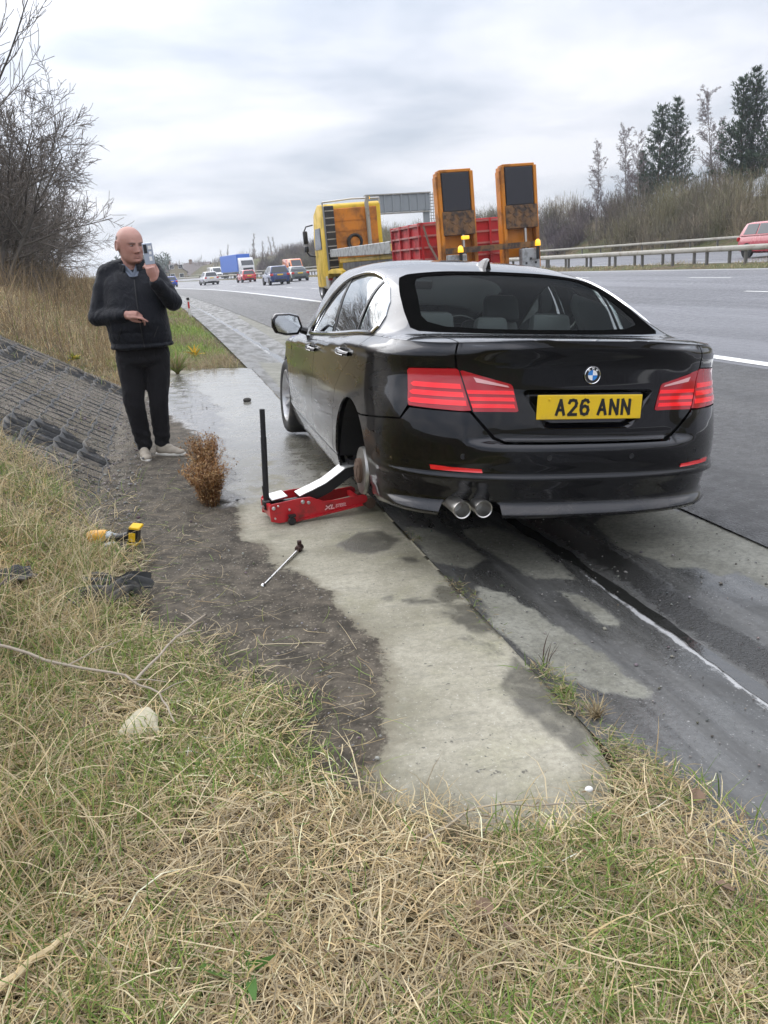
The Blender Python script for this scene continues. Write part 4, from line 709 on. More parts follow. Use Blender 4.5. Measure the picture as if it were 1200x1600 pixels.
# ------------------------------------------------------------------ traffic
M['pane'] = simple('car_glass', (.035, .042, .05), .06, 0, .1, 3); M['lamp_tail'] = simple('tail_lamp', (.5, .02, .02), .2); M['lamp_front'] = simple('head_lamp', (.75, .77, .8), .1); M['plate_w'] = simple('white_plate', (.7, .7, .68), .4); M['rim_far'] = simple('wheel_rim', (.38, .38, .39), .35, .7)
def carpaint(name, c): return simple(name, c, .25, .0, .04, 2, coat=1.0)
STY = {'hatch': dict(L=4.1, W=1.76, H=1.48, bon=.70, scr=.56, rear=.10, rt=.42, belt=.94), 'suv': dict(L=4.5, W=1.86, H=1.66, bon=.74, scr=.60, rear=.12, rt=.40, belt=1.05), 'saloon': dict(L=4.7, W=1.84, H=1.46, bon=.72, scr=.58, rear=.62, rt=1.35, belt=.96)}
def road_car(style, X, Y, away, paint, label, group='cars on the motorway', cat='car', name='car', lower=None, detail=8):
    s = STY[style]; L, W, H, b = s['L'], s['W'], s['H'], s['belt']; hd = math.atan(float(curve(Y+1)-curve(Y-1))/2); gx = gz1(X, Y)
    t = empty(name, (X, Y, gx+.03), hd+(0 if away else math.pi), label, cat, group); W2 = W/2
    # body: loft along the length with shoulder tuck and rounded ends
    st = [(.0, .80, .42, b-.10), (.06, .93, .28, b-.02), (.35, .99, .22, b+.0), (L*.3, 1.0, .2, b), (L*.66, 1.0, .2, b-.01), (L*s['bon'], .99, .2, b-.03), (L*.9, .95, .22, b-.16), (L*.97, .88, .25, b-.28), (L, .74, .34, .62)]
    V = []
    for y, w, z0, z1 in st:
        w *= W2
        for a, c in ((.80, 0), (.96, .12), (1, .42), (.985, .66), (.96, .84), (.90, .97), (.60, 1.0)): V.append((-a*w, y, z0+(z1-z0)*c))
        for a, c in ((.60, 1.0), (.90, .97), (.96, .84), (.985, .66), (1, .42), (.96, .12), (.80, 0)): V.append((a*w, y, z0+(z1-z0)*c))
    n = 14; m = MB(); m.add(V, [(i*n+k, i*n+(k+1) % n, (i+1)*n+(k+1) % n, (i+1)*n+k) for i in range(len(st)-1) for k in range(n)]+[tuple(range(n)), tuple(range((len(st)-1)*n, len(st)*n))])
    m.build('body', paint, t, smooth=True)
    if lower: MB().bx(-W2-.012, W2+.012, -.02, L*.98, .24, .42).build('sill_trim', lower, t, bevel=.03)
    r0_, r1_, f1, f0 = s['rear'], s['rt'], L*s['scr']-.55, L*s['bon']-.05
    def hw(z): return W2*(.955-.24*(z-b)/(H-b))
    def cab(yz): return [(-hw(z), y, z) for y, z in yz]+[(hw(z), y, z) for y, z in yz]
    P = [(r0_, b-.03), (r0_+(r1_-r0_)*.55, b+(H-b)*.6), (r1_, H-.045), (r1_+.45, H), (f1-.35, H), (f1, H-.05), (f0, b-.03)]
    k = len(P); m = MB(); m.add(cab(P), [tuple(range(k)), tuple(range(2*k-1, k-1, -1))]+[(i, i+k, (i+1) % k+k, (i+1) % k) for i in range(k)]); m.build('cabin', paint, t, bevel=.05, seg=2, smooth=True)
    def slab(name, quad, off, mat, th=.02):
        q = [Vector(p) for p in quad]; nn = (q[1]-q[0]).cross(q[3]-q[0]).normalized()*off; V = [p+nn for p in q]+[p-nn*1.5 for p in q]; c_ = len(q); MB().add(V, [tuple(range(c_)), tuple(range(2*c_-1, c_-1, -1))]+[(i, (i+1) % c_, c_+(i+1) % c_, c_+i) for i in range(c_)]).build(name, mat, t)
    ins = .12
    def rear_q(z): yy = np.interp(z, [p[1] for p in P[:3]], [p[0] for p in P[:3]]); return float(yy)
    z0, z1 = b+.03, H-.11; slab('window', [(-hw(z0)+ins, rear_q(z0), z0), (hw(z0)-ins, rear_q(z0), z0), (hw(z1)-ins, rear_q(z1), z1), (-hw(z1)+ins, rear_q(z1), z1)], .03, M['pane'])
    fy = lambda z: f0+(f1-f0)*(z-b+.03)/(H-.05-b+.03)
    slab('window', [(hw(z0)-ins, fy(z0), z0), (-hw(z0)+ins, fy(z0), z0), (-hw(z1)+ins, fy(z1), z1), (hw(z1)-ins, fy(z1), z1)], .03, M['pane'])
    for sd in (-1, 1):
        ym = (r1_+f1)/2+.1
        for ya, yb, ya1, yb1 in ((rear_q(z0)+.30, ym-.05, max(rear_q(z1)+.22, r1_+.1), ym-.02), (ym+.05, fy(z0)-.22, ym+.06, fy(z1)-.12)):
            q = [(sd*hw(z0), ya, z0+.02), (sd*hw(z0), yb, z0+.02), (sd*hw(z1), yb1, z1+.02), (sd*hw(z1), ya1, z1+.02)]; slab('window', q if sd > 0 else q[::-1], .012, M['pane'])
        MB().box((sd*(W2-.17), .05, b-.16), (.30, .12, .20)).build('tail_light', M['lamp_tail'], t, bevel=.03); MB().box((sd*(W2-.24), L-.10, .66), (.32, .16, .15), None, .8).build('headlight', M['lamp_front'], t, bevel=.03)
        MB().box((sd*(W2+.06), f0-.35, b+.06), (.18, .10, .13)).build('door_mirror', paint if style != 'suv' else M['trim'], t, bevel=.03)
        for wy in (.78, L-.85):
            wh = empty('wheel', (sd*(W2-.11), wy, .32), 0); wh.parent = t; MB().lathe([(-.1, .19), (-.1, .29), (-.07, .32), (.07, .32), (.1, .29), (.1, .19)], 20).build('tyre', M['rubber'], wh, smooth=True); r_m = MB().lathe([(sd*.085, .0001), (sd*.095, .06), (sd*.05, .08), (sd*.04, .18), (sd*.1, .2)], 20)
            for k_ in range(5): q = k_*1.2566; r_m.tube([(sd*.09, .05*math.cos(q), .05*math.sin(q)), (sd*.085, .19*math.cos(q), .19*math.sin(q))], .028, 5)
            r_m.build('rim', M['rim_far'], wh, smooth=True)
            MB().lathe([(sd*.045, .37), (sd*.118, .37)], 22, 'x').lathe([(sd*.118, .0001), (sd*.118, .37)], 22).build('wheel_arch', M['dark'], t).location = (sd*(W2-.118), wy, .33)
    MB().bx(-W2*.62, W2*.62, -.035, .05, .33, .48).build('bumper', M['trim'], t, bevel=.03); MB().bx(-.26, .26, -.055, .0, b-.22, b-.11).build('number_plate', M['plate_y'], t); MB().bx(-.26, .26, L-.03, L+.02, .42, .53).build('number_plate', M['plate_w'], t)
    return t
road_car('hatch', qx(8.35, 122), 122, True, carpaint('blue_paint', (.012, .06, .42)), 'bright blue hatchback, farthest car in the nearside lane')
road_car('suv', qx(11.75, 111), 111, True, carpaint('white_paint', (.6, .6, .6)), 'white crossover with dark lower bumper driving away in the distance', lower=M['trim'])
road_car('hatch', qx(15.2, 105), 105, True, carpaint('red_paint', (.5, .014, .02)), 'red hatchback driving away in front of the blue lorry')
road_car('suv', qx(12.1, 76), 76, True, carpaint('navy_paint', (.014, .035, .13)), 'dark blue crossover driving away, biggest of the distant cars')
road_car('saloon', qx(15.6, 83), 83, True, carpaint('grey_paint', (.10, .12, .11)), 'grey green saloon driving away beside the dark blue crossover')
road_car('suv', 28.75, 37.0, False, carpaint('crimson_paint', (.36, .012, .03)), 'red car behind the barrier at the right edge of the picture')
def van(X, Y, paint, label, L=5.6, W=2.0, H=2.4, away=False, name='van'):
    hd = math.atan(float(curve(Y+1)-curve(Y-1))/2); t = empty(name, (X, Y, gz1(X, Y)+.03), hd+(0 if away else math.pi), label, 'van', 'vans coming the other way'); w = W/2
    MB().prism([(0, .3), (0, H-.1), (.15, H), (L-1.9, H), (L-1.5, H-.12), (L-.75, 1.25), (L-.05, 1.0), (L, .35)], 'x', -w, w).build('body', paint, t, bevel=.09, seg=2, smooth=True)
    q = [Vector(p) for p in ((w*.86, L-.80, 1.33), (-w*.86, L-.80, 1.33), (-w*.8, L-1.42, H-.27), (w*.8, L-1.42, H-.27))]; nn = Vector((0, .05, .035)); MB().add([p+nn for p in q]+[p-nn for p in q], [(0, 1, 2, 3), (7, 6, 5, 4), (0, 4, 5, 1), (1, 5, 6, 2), (2, 6, 7, 3), (3, 7, 4, 0)]).build('windscreen', M['pane'], t)
    MB().bx(-w*.6, w*.6, L-.06, L+.03, .62, .86).build('grille', M['trim'], t)
    for s in (-1, 1):
        MB().box((s*w*.80, L-.03, .86), (.26, .14, .26)).build('headlight', M['lamp_front'], t, bevel=.03); MB().box((s*(w+.14), L-1.25, 1.45), (.16, .12, .3)).build('door_mirror', M['trim'], t); MB().bx(s*w-.01, s*w+.012, L-2.1, L-1.3, 1.35, 1.95).build('window', M['pane'], t)
        for wy in (1.0, L-.95):
            wh = empty('wheel', (s*(w-.10), wy, .34)); wh.parent = t; MB().lathe([(-.11, .19), (-.115, .31), (-.07, .34), (.07, .34), (.115, .31), (.11, .19)], 18).build('tyre', M['rubber'], wh, smooth=True); MB().lathe([(s*.07, .0001), (s*.09, .19)], 18).build('rim', M['rim_far'], wh)
    return t
van(9.6, 190, carpaint('van_white', (.62, .62, .6)), 'white van coming the other way, far beyond the barrier'); van(qx(31.4, 143), 143, carpaint('van_orange', (.75, .19, .03)), 'orange van coming the other way beside the yellow lorry cab', H=2.5)
# blue lorry coming the other way
X, Y = qx(27.6, 160), 160; hd = math.atan(float(curve(Y+1)-curve(Y-1))/2); bl = empty('lorry', (X, Y, gz1(X, Y)+.03), hd+math.pi, 'lorry with long blue trailer and white cab coming the other way', 'lorry'); M['blue_tarp'] = simple('blue_tarpaulin', (.02, .12, .50), .5, 0, .1, 1); M['cab_white'] = carpaint('cab_white', (.68, .68, .68))
MB().bx(-1.27, 1.27, -9, 3.4, 1.1, 4.15).build('trailer', M['blue_tarp'], bl, bevel=.05); MB().bx(-1.1, 1.1, -8.6, 3, .8, 1.08).build('chassis', M['trim'], bl); MB().prism([(3.8, .5), (3.8, 3.3), (4.1, 3.5), (5.3, 3.45), (5.95, 2.2), (6.0, .5)], 'x', -1.24, 1.24).build('cab', M['cab_white'], bl, bevel=.08, seg=2, smooth=True)
MB().add([(1.12, 5.99, 2.15), (-1.12, 5.99, 2.15), (-1.08, 5.60, 2.98), (1.08, 5.60, 2.98), (1.12, 5.9, 2.1), (-1.12, 5.9, 2.1), (-1.08, 5.5, 2.93), (1.08, 5.5, 2.93)], [(0, 1, 2, 3), (7, 6, 5, 4), (0, 4, 5, 1), (1, 5, 6, 2), (2, 6, 7, 3), (3, 7, 4, 0)]).build('windscreen', M['pane'], bl); MB().bx(-.9, .9, 5.95, 6.05, .95, 1.7).build('grille', M['trim'], bl); MB().bx(-1.2, 1.2, 5.9, 6.08, .42, .8).build('bumper', M['trim'], bl)
for s in (-1, 1):
    MB().box((s*.95, 6.03, .92), (.36, .1, .22)).build('headlight', M['lamp_front'], bl)
    for wy in (4.9, 1.4, -5.4, -6.7, -8.0): MB().lathe([(-.15, .28), (-.15, .44), (-.1, .5), (.1, .5), (.15, .44), (.15, .28), (s*.1, .0001)], 18, 'x', (s*1.05, wy, .5)).build('wheel', M['rubber'], bl, smooth=True)

# ------------------------------------------------------------------ yellow recovery lorry with low loader, ramps raised
def m_worn(name, c, grime, a=.46, b=.66, s=1.3):
    t = NT(name, .5, 0, .4); p = t.obj(); g = t.noise(t.mapv(p, (s, s, s*.85)), 1.3, 6, .62, .2); h = t.noise(p, 9, 5, .7)
    cc = t.mix(t.rng(g, a, b), c, grime); cc = t.mix(t.math('MULTIPLY', t.rng(h, .60, .80), .4), cc, tuple(x*.4 for x in grime)); t.set('Base Color', cc); t.set('Roughness', t.rng(g, .4, .7, .38, .75)); return t.m
M['orange'] = m_worn('lorry_orange', (.54, .185, .010), (.22, .085, .02), .42, .68); M['yellow'] = m_worn('lorry_yellow', (.66, .43, .012), (.36, .25, .05), .46, .72); M['red_box'] = m_worn('red_panels', (.46, .022, .028), (.16, .02, .02), .45, .72); M['rubber_mat'] = m_worn('ramp_rubber', (.022, .022, .028), (.06, .055, .05), .5, .8); M['rust_mesh'] = m_worn('rusty_plate', (.20, .10, .035), (.045, .032, .026), .38, .62, 4); M['amber'] = m_lamp('amber_lamp', (1.0, .55, .02), .75); M['grey_plate'] = m_worn('grey_box', (.33, .34, .34), (.13, .12, .11), .45, .7, 4); M['rib_red'] = m_worn('rib_edges', (.40, .16, .15), (.25, .03, .03))
LX, LY = 7.95, 20.0; lz = gz1(8.0, 26)+.03
lo = empty('recovery_lorry', (LX, LY, lz), math.atan(float(curve(32)-curve(20))/12), 'yellow and orange low loader lorry with two raised ramps, stopped by the shoulder', 'lorry'); lo.rotation_euler = (0, R(-1.1), lo.rotation_euler[2])
LM = lambda n, m, mat, par=None, **k: m.build(n, mat, par or lo, **k)
LM('bed', MB().bx(-1.25, 1.35, .2, 9.5, .62, .92), M['orange'], bevel=.02); LM('chassis', MB().bx(-.5, .5, 8, 17.4, .75, 1.05).bx(-1.2, 1.25, -.15, .2, .55, 1.0), M['trim'])
for s in (-1, 1):
    for wy in (1.6, 2.9, 4.2, 12.2, 13.5, 16.4):
        wh = empty('wheel', (s*1.06+.03, wy, .5)); wh.parent = lo; wh_t = MB().lathe([(-.15, .29), (-.16, .44), (-.12, .5), (.12, .5), (.16, .44), (.15, .29)], 26).build('tyre', M['rubber'], wh, smooth=True); MB().lathe([(s*.0, .0001), (s*.02, .1), (s*.1, .13), (s*.05, .25), (s*.15, .30)], 24).build('rim', M['rim_far'], wh, smooth=True)
# ramps standing upright
def ramp(x0, x1, zb, zt, lean, label):
    rp_ = empty('ramp', ((x0+x1)/2, .05, 0), 0); rp_.parent = lo; rp_['label'] = label; w = (x1-x0)/2; Rm = Matrix.Rotation(R(lean), 3, 'X')
    def b(m, *a): x_0, x_1, y0, y1, z0, z1 = a; return m.box(Rm @ Vector(((x_0+x_1)/2, (y0+y1)/2, (z0+z1)/2-zb))+Vector((0, 0, zb)), (x_1-x_0, y1-y0, z1-z0), Rm)
    fr = MB(); b(fr, -w, -w+.09, -.03, .30, zb, zt); b(fr, w-.09, w, -.03, .30, zb, zt); b(fr, -w+.09, w-.09, .16, .29, zb+.3, zt-.03); b(fr, -w+.05, w-.05, -.02, .29, zt-.02, zt+.05); fr.build('frame', M['orange'], rp_, bevel=.012)
    m = MB(); b(m, -w+.10, w-.12, -.05, .15, zt-.92, zt-.03); m.build('rubber_mat', M['rubber_mat'], rp_, bevel=.01); m = MB(); b(m, -w+.06, w-.04, -.055, .15, zt-1.48, zt-.925); mp_ = m.build('tread_plate', M['rust_mesh'], rp_, bevel=.008)
    m = MB()
    for i in range(5):
        for j in range(5): c = Vector((-w+.16+i*.15, -.06, zt-1.40+j*.105-zb)); m.box(Rm @ c+Vector((0, 0, zb)), (.10, .02, .03), Rm @ Matrix.Rotation(R(35 if (i+j) % 2 else -35), 3, 'Y'))
    m.build('tread', M['rust_mesh'], mp_)['kind'] = 'stuff'; m = MB()
    for k in range(7): b(m, -w+.012, -w+.075, .305, .36, zb+.2+k*.34, zb+.24+k*.34)
    m.build('rung', M['orange'], rp_); m = MB(); b(m, -w-.03, -w-.002, .02, .27, zb+.15, zt-.1); m.build('edge_plate', M['orange'], rp_)
    m = MB(); b(m, .08, .13, -.02, .04, zb-.2, zb+1.05); m.build('ram_rod', M['steel'], rp_); m = MB(); b(m, .04, .17, .0, .12, zb-.3, zb+.55); m.build('ram', M['trim'], rp_)
    return rp_
ramp(-1.23, -.30, 1.0, 3.42, -3, 'left upright ramp, hinge side turned to the shoulder'); ramp(.44, 1.40, 1.0, 3.46, -3, 'right upright ramp, nearer the traffic')
for x in (-.98, .98):
    LM('control_box', MB().bx(x-.20, x+.28, -.22, .0, .98, 1.48), M['grey_plate'], bevel=.02)
    for k in range(3): LM('switch', MB().bx(x-.12+k*.13, x-.08+k*.13, -.245, -.22, 1.1+.1*(k % 2), 1.15+.1*(k % 2)), M['trim'])
LM('warning_band', MB().bx(-1.2, 1.33, -.10, -.06, 1.50, 1.64).bx(-1.2, 1.33, -.16, -.12, .62, .78), M['rust_mesh']); LM('light_board', MB().bx(-1.15, 1.3, -.19, -.15, .66, .76), M['lamp_tail'])
for x in (-.88, 1.19): bm_ = LM('beacon', MB().lathe([(1.50, .07), (1.52, .075), (1.62, .065), (1.66, .03), (1.665, .0001)], 16, 'z', (x, -.26, .02)), M['amber'], smooth=True); MB().bx(x-.03, x+.03, -.29, -.23, 1.2, 1.52).build('bracket', M['trim'], bm_)
LM('work_lamp', MB().box((-.72, -.2, 1.86), (.20, .08, .09)), M['amber'], bevel=.015)
# red steel panel box on the bed
rb = LM('red_crate', MB().bx(-1.14, 1.30, 2.0, 4.7, .95, 2.36), M['red_box'], bevel=.015); m = MB()
for z in (1.12, 1.42, 1.72, 2.02, 2.30): MB().bx(-1.18, 1.34, 1.94, 1.995, z-.025, z+.025).build('rib', M['rib_red'], rb); MB().bx(-1.20, -1.145, 1.95, 4.72, z-.025, z+.025).build('rib', M['rib_red'], rb)
for x in (-1.12, -.45, .2, .85, 1.28): MB().bx(x-.03, x+.03, 1.93, 1.992, .95, 2.36).build('upright', M['red_box'], rb)
for y in (2.03, 2.9, 3.8, 4.66): MB().bx(-1.205, -1.146, y-.03, y+.03, .95, 2.36).build('upright', M['red_box'], rb)
LM('brace', MB().tube([(-1.22, .3, 1.25), (-1.20, 1.2, 1.8), (-1.18, 1.6, 2.25)], .03, 6), M['rust'])
# gooseneck
LM('gooseneck', MB().prism([(5.0, 1.65), (5.0, 2.02), (13.9, 2.05), (14.0, 1.75)], 'x', -1.15, -.95).prism([(5.0, 1.65), (5.0, 2.02), (13.9, 2.05), (14.0, 1.75)], 'x', 1.0, 1.2), M['grey_plate'], bevel=.02); LM('gooseneck_beam', MB().bx(-.95, 1.0, 5.0, 13.2, 1.50, 1.66).prism([(8.6, .9), (9.6, .9), (11.4, 1.5), (10.6, 1.5)], 'x', -.7, .8), M['yellow'], bevel=.02)
LM('gooseneck_deck', MB().bx(-1.14, 1.2, 4.8, 11.2, 1.72, 1.95), M['yellow'], bevel=.02); LM('gooseneck_plate', MB().bx(-1.1, 1.15, 4.9, 12, .95, 1.5), M['rubber_mat']); LM('fifth_wheel', MB().bx(-.6, .6, 11.5, 13.5, 1.05, 1.3), M['trim'], bevel=.04); LM('mudguard', MB().prism([(11.4, 1.0), (11.6, 1.22), (12.2, 1.3), (13.4, 1.3), (14.1, 1.22), (14.3, .95), (14.2, .93), (14.0, 1.12), (11.7, 1.12), (11.5, .95)], 'x', -1.28, -.8), M['yellow'], bevel=.01)
LM('fuel_tank', MB().bx(-1.22, -.6, 14.4, 15.6, .5, 1.05), M['galv'], bevel=.08, seg=2); LM('hose_coil', MB().tube([(.0+.28*math.cos(k*.33), 14.14+.003*k, 2.28+.28*math.sin(k*.33)) for k in range(38)], .055, 8), M['rubber'], smooth=True); LM('hose_hub', MB().lathe([(0, .0001), (0, .2), (.1, .2)], 20, 'y', (.0, 14.15, 2.28)), M['orange'])
# cab
cb = LM('cab', MB().prism([(14.35, 1.0), (14.35, 3.72), (14.55, 3.82), (15.4, 3.86), (16.3, 3.55), (16.75, 2.6), (16.8, .55), (14.9, .55), (14.9, 1.0)], 'x', -1.22, 1.24), M['yellow'], bevel=.06, seg=2, smooth=True)
bk = LM('cab_back', MB().bx(-.80, 1.05, 14.27, 14.345, 1.55, 3.62), M['orange'], bevel=.03)
for z in (1.95, 2.35, 2.75, 3.15): MB().bx(-.76, 1.0, 14.245, 14.268, z-.02, z+.02).build('crease', M['orange'], bk)
LM('roof_bar', MB().tube([(-1.2, 14.3, 3.88), (0, 14.25, 3.95), (1.2, 14.3, 3.92)], .035, 8).tube([(-1.2, 14.3, 3.7), (-1.2, 14.3, 3.88)], .03, 6).tube([(1.2, 14.3, 3.7), (1.2, 14.3, 3.92)], .03, 6), M['steel'], smooth=True); LM('exhaust_stack', MB().tube([(.62, 14.14, 1.9), (.62, 14.14, 3.3), (.60, 14.12, 3.75), (.66, 14.1, 3.98)], .085, 12), M['galv'], smooth=True)
sp_ = LM('side_deflector', MB().bx(-1.21, -.82, 13.95, 14.34, 1.15, 3.72), M['trim'], bevel=.03); m = MB()
for k in range(9): MB().bx(-1.20, -.84, 13.91, 13.945, 1.35+k*.27, 1.39+k*.27).build('rung', M['galv'], sp_)
LM('window', MB().prism([(15.1, 2.1), (15.1, 2.95), (16.15, 2.95), (16.55, 2.1)], 'x', -1.245, -1.20), M['pane']); LM('windscreen', MB().add([(-1.1, 16.79, 2.2), (1.1, 16.79, 2.2), (1.05, 16.4, 3.3), (-1.05, 16.4, 3.3), (-1.1, 16.7, 2.2), (1.1, 16.7, 2.2), (1.05, 16.3, 3.3), (-1.05, 16.3, 3.3)], [(0, 1, 2, 3), (7, 6, 5, 4), (0, 4, 5, 1), (1, 5, 6, 2), (2, 6, 7, 3), (3, 7, 4, 0)]), M['pane'])
ma = LM('door_mirror', MB().box((-1.62, 16.5, 2.65), (.20, .16, .55)).box((-1.62, 16.5, 2.18), (.20, .16, .26)), M['trim'], bevel=.05, seg=2, smooth=True); MB().tube([(-1.25, 16.5, 3.15), (-1.55, 16.5, 3.1), (-1.66, 16.5, 2.9)], .03, 8).tube([(-1.25, 16.5, 1.85), (-1.5, 16.5, 1.9), (-1.64, 16.5, 2.1)], .035, 8).build('mirror_arm', M['trim'], ma, smooth=True)
LM('tail_lamp', MB().bx(-1.24, -1.0, 14.2, 14.34, .85, 1.0), M['lamp_tail']); LM('work_lamp', MB().box((.70, 14.2, 3.93), (.14, .08, .10)), M['amber'])
# ------------------------------------------------------------------ the jacked-up saloon: surfaces of its body
def pchip(xs, ys):
    xs = np.asarray(xs, float); ys = np.asarray(ys, float)
    h = np.diff(xs); dl = np.diff(ys) / h
    m = np.zeros(len(xs)); m[0] = dl[0]; m[-1] = dl[-1]
    for i in range(1, len(xs) - 1):
        if dl[i-1] * dl[i] > 0:
            w1 = 2 * h[i] + h[i-1]; w2 = h[i] + 2 * h[i-1]
            m[i] = (w1 + w2) / (w1 / dl[i-1] + w2 / dl[i])
    def f(x):
        x = np.clip(np.asarray(x, float), xs[0], xs[-1])
        i = np.clip(np.searchsorted(xs, x) - 1, 0, len(xs) - 2)
        t = (x - xs[i]) / h[i]
        return ((2*t**3 - 3*t**2 + 1) * ys[i] + (t**3 - 2*t**2 + t) * h[i] * m[i]
                + (-2*t**3 + 3*t**2) * ys[i+1] + (t**3 - t**2) * h[i] * m[i+1])
    return f
def sstep(a, b, x):
    t = np.clip((np.asarray(x, float) - a) / (b - a), 0, 1); return t * t * (3 - 2 * t)
wside = pchip([0, .3, .6, 1.2, 2.0, 3.4, 4.1, 4.6, 4.9], [.865, .885, .905, .925, .93, .925, .915, .88, .84])
LR, NR, LF, NF, YF = .55, 2.6, .8, 2.5, 4.90
def _plan():
    t = np.linspace(0, 1, 400)
    yr = LR * t**2.2
    xr = (1 - ((LR - yr) / LR)**NR)**(1 / NR) * wside(yr)
    ym = np.linspace(LR, YF - LF, 300)[1:-1]; xm = wside(ym)
    yf = YF - LF * t[::-1]**2.2
    xf = (1 - np.clip((yf - (YF - LF)) / LF, 0, 1)**NF)**(1 / NF) * wside(yf)
    x = np.r_[xr, xm, xf]; y = np.r_[yr, ym, yf]
    a = np.r_[0, np.cumsum(np.hypot(np.diff(x), np.diff(y)))]
    return x, y, a
PX, PY, PA = _plan()
AMAX = PA[-1]
def a_of_y(y): return np.interp(y, PY, PA)          # on the side
def a_of_x(x):                                       # on the rear end
    i = np.searchsorted(PY, LR); return np.interp(np.abs(x), PX[:i], PA[:i]) * np.sign(x)
zbelt = pchip([0, .5, .97, 2.0, 3.02, 3.6, 4.2, 4.7, 4.9], [1.082, 1.08, 1.075, 1.02, .972, .945, .90, .80, .72])
side_d = pchip([.12, .17, .22, .30, .34, .36, .45, .58, .70, .80, .87, .905, .925, .945, .965, .985],
               [.17, .095, .055, .032, .022, .014, .006, 0, .003, .012, .017, .012, .014, .028, .052, .088])
rear_d = pchip([.26, .29, .305, .315, .362, .37, .41, .466, .476, .512, .517, .56, .61, .64, .652, .66, .72, .80, .90, .98, 1.02, 1.05, 1.076, 1.087, 1.092],
               [.22, .07, .022, .018, .05, .052, .045, .03, .0, .014, .018, .010, .008, .016, .03, .052, .058, .066, .074, .075, .068, .052, .046, .056, .075])
rear_c = pchip([.26, .29, .305, .315, .362, .37, .41, .466, .476, .512, .517, .56, .64, .72, .80, .88, .96, 1.02, 1.05, 1.07, 1.085, 1.092],
               [.22, .07, .022, .018, .05, .052, .045, .03, .0, .012, .015, .010, .011, .020, .036, .054, .064, .064, .062, .066, .074, .085])
def ztop(a):
    a = np.abs(a); x = np.interp(a, PA, PX); y = np.interp(a, PA, PY)
    return zbelt(y) + .02 * (1 - sstep(.2, .8, x)) * (1 - sstep(.2, .6, y))
def low(a, z):
    """Lower body: a = signed arc length along the plan outline from the rear centre, z = height."""
    a = np.asarray(a, float); z = np.asarray(z, float)
    sg = np.where(a < 0, -1., 1.); b = np.abs(a)
    x = np.interp(b, PA, PX); y = np.interp(b, PA, PY)
    e = .004
    dx = np.interp(b + e, PA, PX) - np.interp(np.maximum(b - e, 0), PA, PX)
    dy = np.interp(b + e, PA, PY) - np.interp(np.maximum(b - e, 0), PA, PY)
    dx = np.where(b < e, 1, dx); dy = np.where(b < e, 0, dy)
    l = np.hypot(dx, dy); nx, ny = dy / l, -dx / l
    zt = ztop(b)
    zs = z - (zt - .985) * sstep(.45, .93, z)
    zr = z - (zt - 1.102) * sstep(.8, 1.05, z)
    w = 1 - sstep(.10, .80, y)
    wf = sstep(4.2, 4.8, y)
    d = side_d(zs) * (1 - w) + (rear_d(zr) * (1 - sstep(.42, .62, b)) + rear_c(zr) * sstep(.42, .62, b)) * w
    d = d * (1 - .6 * wf)
    return np.stack([sg * (x - nx * d), y - ny * d, z], -1)
zc = pchip([.055, .12, .3, .56, .62, .8, 1.0, 1.25, 1.5, 1.8, 2.2, 2.6, 2.9, 3.2, 3.5, 3.74, 3.86, 4.2, 4.6, 4.8, 4.9],
           [1.104, 1.109, 1.106, 1.102, 1.112, 1.195, 1.293, 1.385, 1.445, 1.49, 1.512, 1.505, 1.47, 1.34, 1.19, 1.06, 1.03, .985, .90, .82, .73])
_V = np.array([0, .14, .28, .42, .54, .68, .84, 1.0])
secx = pchip(_V, [1, .955, .90, .82, .735, .56, .30, 0])
secz = pchip(_V, [0, .27, .53, .76, .885, .955, .99, 1])
def xbelt(y):
    y = np.asarray(y, float); a = np.interp(y, PY, PA); return low(a, ztop(a))[..., 0]
_yb = np.linspace(.0, YF, 600); _pb = low(np.interp(_yb, PY, PA), ztop(np.interp(_yb, PY, PA)))
# belt edge as function of its own (offset) y
_k = np.argsort(_pb[:, 1]); _by, _bx, _bz = _pb[_k, 1], _pb[_k, 0], _pb[_k, 2]
_vv = np.linspace(0, 1, 400); _sx = secx(_vv); _sz = secz(_vv)
def up(y, w):
    """Upper body: y station, w in [-1,1]: -1 left belt, 0 centre line, 1 right belt."""
    y = np.asarray(y, float); w = np.asarray(w, float)
    xb = np.interp(y, _by, _bx); zb = np.interp(y, _by, _bz)
    h = np.maximum(zc(y) - zb, .004)
    v = 1 - np.abs(w)
    return np.stack([np.sign(w) * xb * secx(v), y, zb + h * secz(v)], -1)
def w_of_z(y, z, s=-1):
    zb = np.interp(y, _by, _bz); h = np.maximum(zc(y) - zb, .004)
    return s * (1 - np.interp((z - zb) / h, _sz, _vv))
def w_of_x(y, x):
    xb = np.interp(y, _by, _bx)
    return np.sign(x) * (1 - np.interp(-np.abs(x) / xb, -_sx, _vv))

